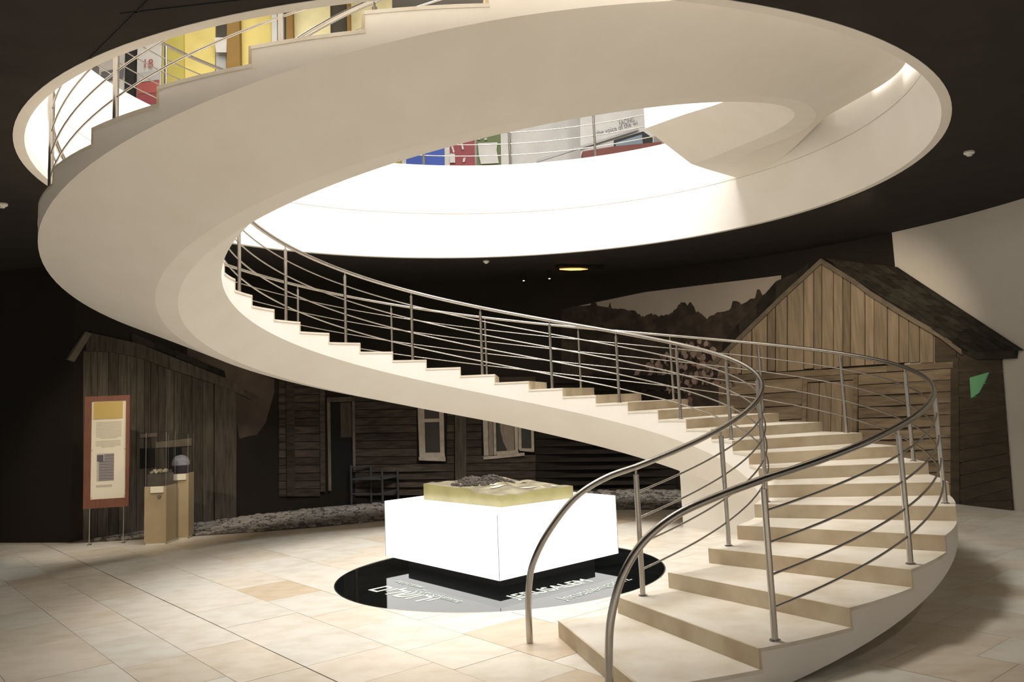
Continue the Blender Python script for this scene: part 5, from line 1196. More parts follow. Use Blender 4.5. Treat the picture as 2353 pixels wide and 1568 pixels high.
  ('blossom',0.022,((58.67,2.129),(58.33,2.13),(58.13,2.097),(58.37,2.052),(58.49,2.033),(58.77,2.029),(59.11,2.073),(58.83,2.119)),3),
  ('blossom',0.024,((67.57,1.572),(67.89,1.579),(67.81,1.611),(67.78,1.643),(67.54,1.663),(67.27,1.65),(67.17,1.61),(67.31,1.556)),2),
  ('blossom',0.027,((56.94,2.263),(56.7,2.312),(56.38,2.276),(56.37,2.25),(56.23,2.199),(56.57,2.177),(56.94,2.197),(57.07,2.227)),2),
  ('blossom',0.04,((56.89,2.471),(56.59,2.484),(56.19,2.474),(56.12,2.447),(56.14,2.404),(56.46,2.35),(56.71,2.373),(56.82,2.42)),2),
  ('blossom',0.035,((66.22,1.734),(65.98,1.738),(65.82,1.717),(65.73,1.69),(65.94,1.662),(66.16,1.672),(66.39,1.684),(66.35,1.715)),1),
  ('blossom',0.027,((57.82,2.665),(58.06,2.682),(58.04,2.722),(57.79,2.743),(57.54,2.76),(57.27,2.714),(57.38,2.684),(57.49,2.651)),1),
  ('blossom',0.035,((67.53,1.712),(67.44,1.709),(67.44,1.677),(67.49,1.657),(67.65,1.656),(67.8,1.678),(67.81,1.701),(67.66,1.715)),3),
  ('blossom',0.036,((60.09,2.104),(59.88,2.108),(59.83,2.083),(59.7,2.051),(59.95,2.045),(60.12,2.042),(60.25,2.057),(60.17,2.09)),3),
  ('blossom',0.022,((54.18,1.759),(54.14,1.744),(54.15,1.717),(54.3,1.71),(54.52,1.702),(54.61,1.734),(54.47,1.758),(54.35,1.775)),1),
  ('blossom',0.022,((61.17,2.547),(60.93,2.572),(60.75,2.531),(60.5,2.511),(60.59,2.473),(60.89,2.462),(61.13,2.457),(61.3,2.503)),1),
  ('blossom',0.029,((53.31,1.316),(53.29,1.345),(53.19,1.367),(53.06,1.371),(52.96,1.358),(52.94,1.335),(53.0,1.319),(53.14,1.321)),1),
  ('blossom',0.031,((55.57,1.932),(55.42,1.948),(55.31,1.954),(55.23,1.946),(55.14,1.922),(55.25,1.902),(55.4,1.898),(55.48,1.91)),3),
  ('blossom',0.034,((63.96,1.538),(63.66,1.483),(63.58,1.443),(63.82,1.378),(64.3,1.371),(64.49,1.414),(64.59,1.478),(64.39,1.515)),2),
  ('blossom',0.024,((62.29,1.835),(62.48,1.822),(62.79,1.814),(62.77,1.852),(62.85,1.883),(62.55,1.913),(62.21,1.916),(62.12,1.868)),0),
  ('blossom',0.032,((60.68,2.446),(60.93,2.437),(61.06,2.466),(61.19,2.505),(60.94,2.524),(60.76,2.529),(60.53,2.511),(60.61,2.476)),2),
  ('blossom',0.03,((52.81,1.898),(52.74,1.857),(53.05,1.861),(53.28,1.876),(53.25,1.901),(53.22,1.925),(52.99,1.955),(52.76,1.924)),2),
  ('blossom',0.036,((65.57,1.586),(65.82,1.549),(66.18,1.574),(66.17,1.602),(66.32,1.646),(66.05,1.673),(65.74,1.655),(65.39,1.641)),1),
  ('blossom',0.021,((56.95,1.983),(57.18,2.013),(57.29,2.056),(56.97,2.081),(56.69,2.083),(56.41,2.067),(56.28,2.004),(56.64,1.975)),1),
  ('blossom',0.035,((61.01,2.132),(61.23,2.186),(61.05,2.214),(60.77,2.224),(60.47,2.227),(60.25,2.19),(60.56,2.141),(60.76,2.127)),2),
  ('blossom',0.02,((62.45,1.565),(62.62,1.567),(62.96,1.587),(63.17,1.614),(62.96,1.672),(62.64,1.689),(62.38,1.652),(62.35,1.623)),0),
  ('blossom',0.021,((64.83,1.664),(64.91,1.639),(65.29,1.591),(65.77,1.639),(65.47,1.71),(65.38,1.745),(65.02,1.77),(64.77,1.713)),0),
  ('blossom',0.037,((54.44,2.057),(54.47,2.034),(54.5,2.01),(54.68,2.002),(54.84,2.032),(54.75,2.047),(54.76,2.065),(54.58,2.081)),3),
  ('blossom',0.022,((64.3,1.583),(64.4,1.61),(64.63,1.666),(64.27,1.711),(64.0,1.689),(63.59,1.644),(63.91,1.592),(64.01,1.546)),3),
  ('blossom',0.025,((59.67,2.543),(59.73,2.527),(59.93,2.517),(60.01,2.538),(59.98,2.572),(59.91,2.584),(59.75,2.596),(59.6,2.569)),0),
  ('blossom',0.022,((64.23,1.586),(64.43,1.649),(64.14,1.712),(63.78,1.69),(63.37,1.701),(63.32,1.641),(63.61,1.612),(63.85,1.569)),0),
  ('blossom',0.023,((58.54,2.404),(58.72,2.406),(58.89,2.419),(58.81,2.444),(58.64,2.478),(58.48,2.451),(58.35,2.442),(58.46,2.405)),2),
  ('blossom',0.036,((58.81,2.553),(58.6,2.591),(58.27,2.553),(58.01,2.494),(58.34,2.453),(58.66,2.397),(59.04,2.462),(59.24,2.496)),1),
  ('blossom',0.04,((53.31,1.899),(53.13,1.877),(53.23,1.841),(53.3,1.815),(53.53,1.828),(53.75,1.838),(53.74,1.87),(53.49,1.904)),1),
  ('blossom',0.038,((63.29,2.06),(62.83,2.066),(62.65,2.053),(62.62,2.0),(62.71,1.969),(63.12,1.963),(63.41,1.963),(63.41,2.026)),2),
  ('blossom',0.02,((58.8,2.139),(58.49,2.153),(58.23,2.12),(58.18,2.08),(58.25,2.035),(58.63,2.024),(59.02,2.063),(58.83,2.098)),3),
  ('blossom',0.033,((53.69,2.072),(53.92,2.093),(53.77,2.129),(53.62,2.164),(53.44,2.158),(53.32,2.123),(53.39,2.095),(53.48,2.076)),0),
  ('blossom',0.028,((61.2,1.731),(61.0,1.735),(60.78,1.704),(60.93,1.675),(61.17,1.656),(61.38,1.676),(61.46,1.696),(61.32,1.736)),1),
  ('blossom',0.027,((65.98,1.762),(65.76,1.802),(65.53,1.814),(65.16,1.824),(65.07,1.764),(65.29,1.717),(65.53,1.705),(65.72,1.721)),0),
  ('blossom',0.032,((53.21,1.484),(52.93,1.536),(52.55,1.57),(52.24,1.509),(52.12,1.466),(52.46,1.411),(52.75,1.387),(53.08,1.435)),1),
  ('blossom',0.022,((65.84,1.863),(65.69,1.836),(65.62,1.807),(65.82,1.777),(65.94,1.783),(66.09,1.794),(66.06,1.82),(66.0,1.845)),2),
  ('blossom',0.03,((53.66,1.846),(53.44,1.837),(53.52,1.793),(53.66,1.757),(53.85,1.758),(54.01,1.783),(54.08,1.814),(53.9,1.835)),2),
  ('blossom',0.028,((63.89,2.211),(63.49,2.176),(63.48,2.13),(63.8,2.09),(64.06,2.079),(64.37,2.088),(64.31,2.146),(64.32,2.199)),0),
  ('blossom',0.039,((52.74,1.848),(52.93,1.847),(53.16,1.833),(53.26,1.866),(53.16,1.896),(52.99,1.922),(52.77,1.908),(52.7,1.879)),0),
  ('blossom',0.036,((52.49,1.713),(52.42,1.7),(52.58,1.681),(52.68,1.667),(52.78,1.682),(52.89,1.7),(52.84,1.721),(52.66,1.724)),0),
  ('blossom',0.027,((57.99,2.059),(58.18,2.072),(58.22,2.095),(58.11,2.129),(57.9,2.126),(57.69,2.107),(57.72,2.086),(57.81,2.071)),3),
  ('blossom',0.038,((60.57,1.461),(60.25,1.436),(60.05,1.4),(60.22,1.363),(60.61,1.306),(60.93,1.355),(61.06,1.398),(60.98,1.459)),0),
  ('blossom',0.023,((64.56,1.877),(64.61,1.861),(64.86,1.841),(64.98,1.856),(65.18,1.897),(64.98,1.921),(64.73,1.936),(64.48,1.916)),1),
  ('blossom',0.031,((53.64,1.736),(53.79,1.727),(53.87,1.759),(53.89,1.787),(53.83,1.813),(53.63,1.804),(53.5,1.787),(53.44,1.764)),1),
  ('blossom',0.02,((61.99,1.401),(62.03,1.38),(62.15,1.364),(62.36,1.366),(62.56,1.378),(62.48,1.401),(62.35,1.417),(62.15,1.422)),1),
  ('blossom',0.033,((63.19,2.513),(62.98,2.522),(62.83,2.508),(62.68,2.489),(62.74,2.462),(62.97,2.439),(63.08,2.461),(63.19,2.484)),1),
  ('blossom',0.02,((66.73,1.662),(66.99,1.674),(67.16,1.727),(67.09,1.778),(66.82,1.817),(66.48,1.783),(66.5,1.753),(66.32,1.709)),3),
  ('blossom',0.032,((56.86,2.247),(56.99,2.29),(56.62,2.321),(56.37,2.315),(56.3,2.283),(56.18,2.251),(56.38,2.211),(56.66,2.211)),3),
  ('blossom',0.023,((65.64,2.315),(65.76,2.339),(65.83,2.393),(65.65,2.416),(65.37,2.411),(64.97,2.389),(65.26,2.341),(65.36,2.282)),2),
  ('blossom',0.026,((61.29,1.612),(61.18,1.653),(60.91,1.651),(60.65,1.64),(60.61,1.597),(60.7,1.538),(61.08,1.524),(61.34,1.555)),0),
  ('blossom',0.037,((54.72,1.99),(54.35,2.021),(53.99,2.009),(53.8,1.993),(53.82,1.926),(54.08,1.905),(54.44,1.903),(54.52,1.952)),0),
  ('blossom',0.03,((58.21,2.617),(58.41,2.642),(58.35,2.675),(58.25,2.703),(58.09,2.729),(57.98,2.699),(57.91,2.666),(57.95,2.628)),2),
  ('blossom',0.021,((60.17,2.496),(60.43,2.486),(60.73,2.495),(60.91,2.516),(60.75,2.57),(60.55,2.608),(60.32,2.58),(60.1,2.535)),3),
  ('blossom',0.028,((67.49,2.016),(67.4,1.969),(67.43,1.932),(67.83,1.915),(68.05,1.917),(68.07,1.981),(68.16,2.03),(67.72,2.066)),2),
  ('blossom',0.031,((62.56,1.919),(62.76,1.9),(62.97,1.916),(63.04,1.942),(62.86,1.976),(62.72,1.986),(62.5,1.968),(62.56,1.94)),0),
  ('blossom',0.028,((58.15,2.531),(57.99,2.518),(58.02,2.49),(58.25,2.472),(58.44,2.464),(58.58,2.494),(58.53,2.526),(58.34,2.551)),3),
  ('blossom',0.027,((59.32,1.559),(59.22,1.532),(59.38,1.482),(59.66,1.488),(59.83,1.488),(60.04,1.536),(59.88,1.575),(59.59,1.613)),0),
  ('blossom',0.036,((60.69,1.528),(60.94,1.549),(60.95,1.568),(61.0,1.6),(60.8,1.639),(60.56,1.614),(60.48,1.598),(60.49,1.553)),1),
  ('blossom',0.03,((53.39,2.268),(53.3,2.261),(53.27,2.236),(53.23,2.215),(53.36,2.214),(53.52,2.206),(53.61,2.23),(53.55,2.255)),2),
  ('blossom',0.023,((59.6,1.899),(59.36,1.902),(59.11,1.873),(59.25,1.822),(59.46,1.814),(59.72,1.802),(60.03,1.851),(59.76,1.887)),2),
  ('blossom',0.037,((65.03,2.253),(64.83,2.233),(65.02,2.21),(65.14,2.189),(65.35,2.192),(65.52,2.229),(65.36,2.256),(65.16,2.275)),1),
  ('blossom',0.035,((58.82,2.603),(59.03,2.603),(59.26,2.661),(59.13,2.697),(58.78,2.719),(58.55,2.685),(58.47,2.657),(58.55,2.617)),3),
  ('blossom',0.028,((54.65,1.455),(54.55,1.483),(54.27,1.497),(53.86,1.492),(53.94,1.441),(54.0,1.376),(54.39,1.374),(54.8,1.412)),2),
  ('blossom',0.033,((62.2,1.931),(62.16,1.977),(62.14,2.009),(61.86,2.03),(61.59,2.03),(61.5,1.982),(61.62,1.956),(61.87,1.915)),0),
  ('blossom',0.029,((59.92,2.107),(59.81,2.08),(59.79,2.052),(59.98,2.053),(60.18,2.042),(60.16,2.07),(60.15,2.092),(60.05,2.117)),1),
  ('blossom',0.035,((59.28,1.925),(59.17,1.898),(59.32,1.861),(59.45,1.834),(59.7,1.839),(59.82,1.867),(59.73,1.909),(59.59,1.927)),0),
  ('blossom',0.038,((61.72,2.503),(61.87,2.554),(61.77,2.594),(61.53,2.613),(61.27,2.605),(61.03,2.581),(61.18,2.535),(61.36,2.523)),3),
  ('blossom',0.024,((53.25,2.261),(53.22,2.216),(53.52,2.171),(53.83,2.174),(53.93,2.218),(53.98,2.258),(53.77,2.285),(53.49,2.28)),1),
  ('blossom',0.021,((54.48,1.585),(54.6,1.613),(54.43,1.63),(54.23,1.66),(54.03,1.638),(53.98,1.606),(54.09,1.58),(54.31,1.569)),3),
  ('blossom',0.023,((53.45,1.54),(53.64,1.522),(53.82,1.529),(53.8,1.547),(53.79,1.569),(53.7,1.575),(53.52,1.584),(53.53,1.555)),3),
  ('blossom',0.021,((67.65,2.207),(67.52,2.183),(67.46,2.163),(67.49,2.127),(67.72,2.112),(67.9,2.146),(67.85,2.17),(67.91,2.19)),1),
  ('blossom',0.033,((63.12,2.333),(63.21,2.356),(63.27,2.389),(63.07,2.422),(62.89,2.402),(62.63,2.386),(62.81,2.358),(62.95,2.323)),1),
  ('blossom',0.033,((64.79,1.372),(65.03,1.349),(65.36,1.347),(65.58,1.388),(65.36,1.423),(65.21,1.461),(64.82,1.437),(64.8,1.413)),3),
  ('blossom',0.03,((64.77,1.518),(64.98,1.549),(64.88,1.609),(64.45,1.61),(64.12,1.618),(64.12,1.562),(63.98,1.504),(64.39,1.504)),1),
  ('blossom',0.027,((59.89,2.089),(59.79,2.043),(59.83,2.012),(60.16,1.977),(60.45,1.977),(60.54,2.033),(60.6,2.063),(60.23,2.096)),2),
  ('blossom',0.028,((58.67,2.36),(58.51,2.341),(58.44,2.289),(58.53,2.246),(58.84,2.255),(59.06,2.276),(59.08,2.315),(59.01,2.363)),3),
  ('blossom',0.036,((62.5,1.846),(62.46,1.904),(62.2,1.907),(61.88,1.912),(61.73,1.861),(61.93,1.814),(62.11,1.812),(62.38,1.79)),0),
  ('blossom',0.03,((64.4,1.355),(64.78,1.333),(64.98,1.349),(65.2,1.413),(64.9,1.457),(64.51,1.474),(64.23,1.441),(64.42,1.377)),1),
  ('blossom',0.022,((60.08,1.521),(60.22,1.504),(60.36,1.484),(60.54,1.518),(60.58,1.545),(60.37,1.567),(60.16,1.579),(60.04,1.556)),1),
  ('blossom',0.03,((56.32,2.256),(55.9,2.298),(55.55,2.297),(55.35,2.238),(55.46,2.202),(55.75,2.177),(56.19,2.149),(56.16,2.205)),1),
  ('blossom',0.033,((57.39,2.363),(57.66,2.384),(57.58,2.414),(57.5,2.434),(57.31,2.462),(57.03,2.442),(57.04,2.404),(57.14,2.36)),1),
  ('blossom',0.031,((56.79,1.881),(56.99,1.893),(57.2,1.905),(57.11,1.934),(57.04,1.949),(56.85,1.964),(56.71,1.944),(56.74,1.913)),0),
  ('blossom',0.03,((62.11,2.498),(61.89,2.507),(61.83,2.452),(61.92,2.413),(62.23,2.398),(62.52,2.41),(62.62,2.468),(62.49,2.502)),1),
  ('blossom',0.034,((61.18,2.526),(61.06,2.544),(60.93,2.553),(60.81,2.543),(60.81,2.519),(60.85,2.498),(60.99,2.485),(61.16,2.513)),3),
  ('blossom',0.032,((60.01,2.182),(59.89,2.153),(59.89,2.139),(59.86,2.124),(60.06,2.099),(60.2,2.122),(60.29,2.142),(60.21,2.155)),3),
  ('blossom',0.033,((59.75,1.884),(59.91,1.851),(60.01,1.812),(60.24,1.816),(60.39,1.858),(60.44,1.892),(60.16,1.918),(59.98,1.91)),2),
  ('blossom',0.034,((61.5,2.575),(61.46,2.553),(61.5,2.534),(61.66,2.525),(61.88,2.538),(61.85,2.565),(61.78,2.583),(61.58,2.587)),0),
  ('blossom',0.029,((66.71,1.793),(66.99,1.767),(67.27,1.821),(67.34,1.856),(67.3,1.893),(66.89,1.93),(66.58,1.88),(66.54,1.846)),3),
  ('blossom',0.02,((65.19,1.582),(64.82,1.619),(64.63,1.617),(64.28,1.603),(64.43,1.546),(64.56,1.515),(64.84,1.519),(65.03,1.544)),1),
  ('blossom',0.027,((61.41,2.235),(61.19,2.26),(61.07,2.245),(61.05,2.205),(61.03,2.176),(61.26,2.161),(61.4,2.189),(61.52,2.211)),2),
  ('blossom',0.023,((53.19,1.838),(53.16,1.815),(53.21,1.786),(53.27,1.769),(53.44,1.77),(53.58,1.792),(53.51,1.814),(53.42,1.845)),1),
  ('blossom',0.022,((56.08,2.331),(56.08,2.299),(56.08,2.267),(56.31,2.258),(56.56,2.272),(56.5,2.314),(56.41,2.351),(56.2,2.343)),0),
  ('blossom',0.03,((66.38,1.873),(66.23,1.869),(66.24,1.838),(66.36,1.811),(66.5,1.818),(66.57,1.833),(66.6,1.854),(66.51,1.886)),1),
  ('blossom',0.031,((59.4,2.138),(59.15,2.156),(58.96,2.122),(58.86,2.085),(59.19,2.045),(59.42,2.054),(59.71,2.078),(59.55,2.116)),0),
  ('blossom',0.037,((58.56,1.937),(58.92,1.923),(59.1,1.943),(59.24,1.985),(59.17,2.015),(58.88,2.036),(58.7,2.022),(58.53,1.982)),1),
  ('blossom',0.025,((60.76,1.796),(60.69,1.816),(60.52,1.834),(60.35,1.826),(60.33,1.799),(60.45,1.772),(60.53,1.775),(60.65,1.774)),1),
  ('blossom',0.034,((54.36,2.415),(54.46,2.447),(54.13,2.472),(53.92,2.488),(53.59,2.462),(53.48,2.435),(53.78,2.397),(54.01,2.374)),3),
  ('blossom',0.029,((59.87,2.398),(60.11,2.41),(60.25,2.459),(60.27,2.489),(59.91,2.507),(59.74,2.504),(59.5,2.473),(59.62,2.424)),1),
  ('blossom',0.023,((61.83,1.544),(62.04,1.538),(62.24,1.563),(62.22,1.595),(62.0,1.614),(61.82,1.619),(61.74,1.592),(61.67,1.561)),2),
  ('blossom',0.033,((65.63,2.062),(65.83,2.103),(65.87,2.154),(65.45,2.161),(65.26,2.144),(65.11,2.118),(65.14,2.062),(65.39,2.031)),1),
  ('blossom',0.029,((63.51,1.839),(63.91,1.859),(63.79,1.923),(63.39,1.927),(62.97,1.939),(62.78,1.896),(62.76,1.849),(63.2,1.802)),1),
  ('blossom',0.035,((53.84,1.857),(53.71,1.883),(53.65,1.886),(53.51,1.893),(53.44,1.871),(53.38,1.847),(53.53,1.843),(53.72,1.849)),1),
  ('blossom',0.026,((65.22,1.552),(65.18,1.603),(65.09,1.638),(64.85,1.643),(64.65,1.607),(64.63,1.565),(64.85,1.519),(65.11,1.544)),1),
  ('blossom',0.037,((65.53,1.447),(65.89,1.385),(66.14,1.416),(66.38,1.41),(66.38,1.478),(66.3,1.534),(65.91,1.544),(65.6,1.488)),0),
  ('blossom',0.038,((64.79,1.982),(65.1,1.978),(65.26,2.02),(65.5,2.058),(65.15,2.098),(64.93,2.105),(64.73,2.066),(64.62,2.031)),3),
  ('blossom',0.026,((61.75,2.049),(61.9,2.042),(62.03,2.054),(62.08,2.081),(61.94,2.101),(61.8,2.104),(61.63,2.084),(61.72,2.068)),1),
  ('blossom',0.037,((56.64,2.105),(56.94,2.119),(57.13,2.14),(57.14,2.199),(56.85,2.211),(56.39,2.24),(56.12,2.17),(56.25,2.129)),3),
  ('blossom',0.035,((53.3,1.592),(53.49,1.56),(53.66,1.534),(53.88,1.568),(53.88,1.603),(53.81,1.623),(53.55,1.643),(53.37,1.622)),1),
  ('blossom',0.031,((60.5,2.574),(60.11,2.617),(59.83,2.567),(59.66,2.531),(59.87,2.497),(60.21,2.455),(60.54,2.496),(60.49,2.54)),1),
  ('blossom',0.022,((63.48,2.049),(63.2,2.056),(63.0,2.038),(62.79,1.992),(63.14,1.955),(63.39,1.92),(63.54,1.975),(63.74,2.017)),0),
  ('blossom',0.033,((64.74,1.594),(64.63,1.64),(64.35,1.64),(64.29,1.603),(64.07,1.562),(64.35,1.538),(64.62,1.547),(64.9,1.556)),2),
  ('blossom',0.04,((60.24,2.265),(60.12,2.305),(59.8,2.272),(59.68,2.258),(59.72,2.221),(59.86,2.197),(60.13,2.177),(60.4,2.229)),1),
  ('blossom',0.024,((64.67,2.112),(64.67,2.169),(64.4,2.192),(64.08,2.197),(63.88,2.183),(63.85,2.136),(63.98,2.107),(64.3,2.064)),2),
  ('blossom',0.04,((61.23,1.962),(61.66,1.946),(62.02,1.956),(62.24,1.992),(62.11,2.049),(61.72,2.084),(61.31,2.074),(61.39,2.015)),2),
  ('blossom',0.027,((57.01,2.604),(57.05,2.627),(57.06,2.645),(56.88,2.652),(56.76,2.652),(56.75,2.626),(56.75,2.598),(56.9,2.592)),0),
  ('blossom',0.029,((55.41,1.933),(55.39,1.982),(55.17,2.021),(54.84,2.011),(54.73,1.988),(54.71,1.947),(54.94,1.897),(55.12,1.893)),2),
  ('blossom',0.024,((67.41,2.161),(67.13,2.162),(66.97,2.123),(67.02,2.081),(67.19,2.072),(67.54,2.066),(67.74,2.095),(67.6,2.128)),0),
  ('blossom',0.023,((63.5,2.512),(63.36,2.508),(63.16,2.481),(63.31,2.461),(63.5,2.428),(63.66,2.455),(63.83,2.481),(63.65,2.51)),1),
  ('blossom',0.039,((59.73,1.901),(60.03,1.92),(60.34,1.943),(60.26,1.988),(60.01,2.025),(59.81,2.014),(59.61,2.004),(59.6,1.956)),1),
  ('blossom',0.034,((53.55,1.741),(53.29,1.749),(53.24,1.715),(53.24,1.679),(53.4,1.676),(53.6,1.677),(53.75,1.696),(53.7,1.726)),1),
  ('blossom',0.032,((62.49,2.146),(62.44,2.178),(62.36,2.223),(62.21,2.235),(62.0,2.217),(61.86,2.178),(62.06,2.153),(62.23,2.118)),1),
  ('blossom',0.024,((55.43,2.213),(55.74,2.206),(55.89,2.256),(56.0,2.307),(55.72,2.318),(55.33,2.34),(55.11,2.303),(55.28,2.257)),1),
  ('blossom',0.031,((67.17,1.367),(67.3,1.364),(67.44,1.391),(67.44,1.42),(67.2,1.433),(67.01,1.426),(66.85,1.402),(67.02,1.366)),3),
  ('blossom',0.038,((62.63,2.408),(62.43,2.405),(62.25,2.368),(62.31,2.343),(62.52,2.334),(62.76,2.33),(62.73,2.357),(62.71,2.383)),2),
  ('blossom',0.022,((56.06,2.042),(56.25,2.042),(56.38,2.081),(56.4,2.13),(56.24,2.153),(56.03,2.151),(55.91,2.127),(55.82,2.091)),1),
  ('blossom',0.028,((58.45,2.608),(58.62,2.609),(58.54,2.635),(58.5,2.647),(58.37,2.662),(58.31,2.645),(58.24,2.627),(58.27,2.609)),2),
  ('blossom',0.034,((55.6,2.076),(55.46,2.043),(55.47,2.01),(55.69,2.008),(55.88,1.993),(55.91,2.027),(55.92,2.055),(55.78,2.068)),2),
  ('blossom',0.03,((60.93,2.623),(60.65,2.637),(60.53,2.612),(60.47,2.572),(60.67,2.531),(60.84,2.551),(61.12,2.556),(61.09,2.602)),2),
  ('blossom',0.021,((60.75,1.431),(60.86,1.397),(60.94,1.375),(61.15,1.377),(61.36,1.394),(61.33,1.434),(61.16,1.465),(60.94,1.442)),1),
  ('blossom',0.024,((57.15,2.347),(56.89,2.3),(57.06,2.25),(57.42,2.202),(57.79,2.214),(57.78,2.273),(57.83,2.326),(57.56,2.332)),1),
  ('blossom',0.023,((68.54,1.941),(68.33,1.963),(68.09,1.979),(67.98,1.961),(67.85,1.916),(68.08,1.895),(68.33,1.883),(68.49,1.907)),3),
  ('blossom',0.032,((68.02,2.13),(67.63,2.139),(67.48,2.111),(67.5,2.058),(67.63,2.037),(67.9,1.995),(68.07,2.048),(68.22,2.089)),1),
  ('blossom',0.032,((52.63,2.229),(52.95,2.211),(53.21,2.267),(53.06,2.333),(52.76,2.338),(52.47,2.316),(52.28,2.289),(52.29,2.248)),0),
  ('blossom',0.028,((64.56,2.255),(64.42,2.263),(64.28,2.239),(64.29,2.215),(64.35,2.199),(64.57,2.199),(64.69,2.213),(64.81,2.239)),2),
  ('blossom',0.021,((62.06,2.546),(62.1,2.6),(61.73,2.623),(61.42,2.621),(61.19,2.58),(61.37,2.531),(61.55,2.496),(61.78,2.495)),1),
  ('blossom',0.035,((52.27,1.675),(52.45,1.681),(52.56,1.691),(52.59,1.709),(52.47,1.72),(52.34,1.733),(52.27,1.719),(52.25,1.698)),1),
  ('blossom',0.029,((54.6,1.314),(54.61,1.377),(54.3,1.412),(53.89,1.406),(53.73,1.383),(53.64,1.337),(53.84,1.276),(54.29,1.302)),1),
  ('blossom',0.022,((67.78,1.433),(67.64,1.432),(67.43,1.406),(67.51,1.377),(67.7,1.358),(67.87,1.356),(67.93,1.387),(67.9,1.416)),2),
  ('blossom',0.032,((67.21,1.679),(67.42,1.67),(67.49,1.696),(67.47,1.721),(67.43,1.73),(67.24,1.745),(67.16,1.729),(67.11,1.695)),3),
 ],
}
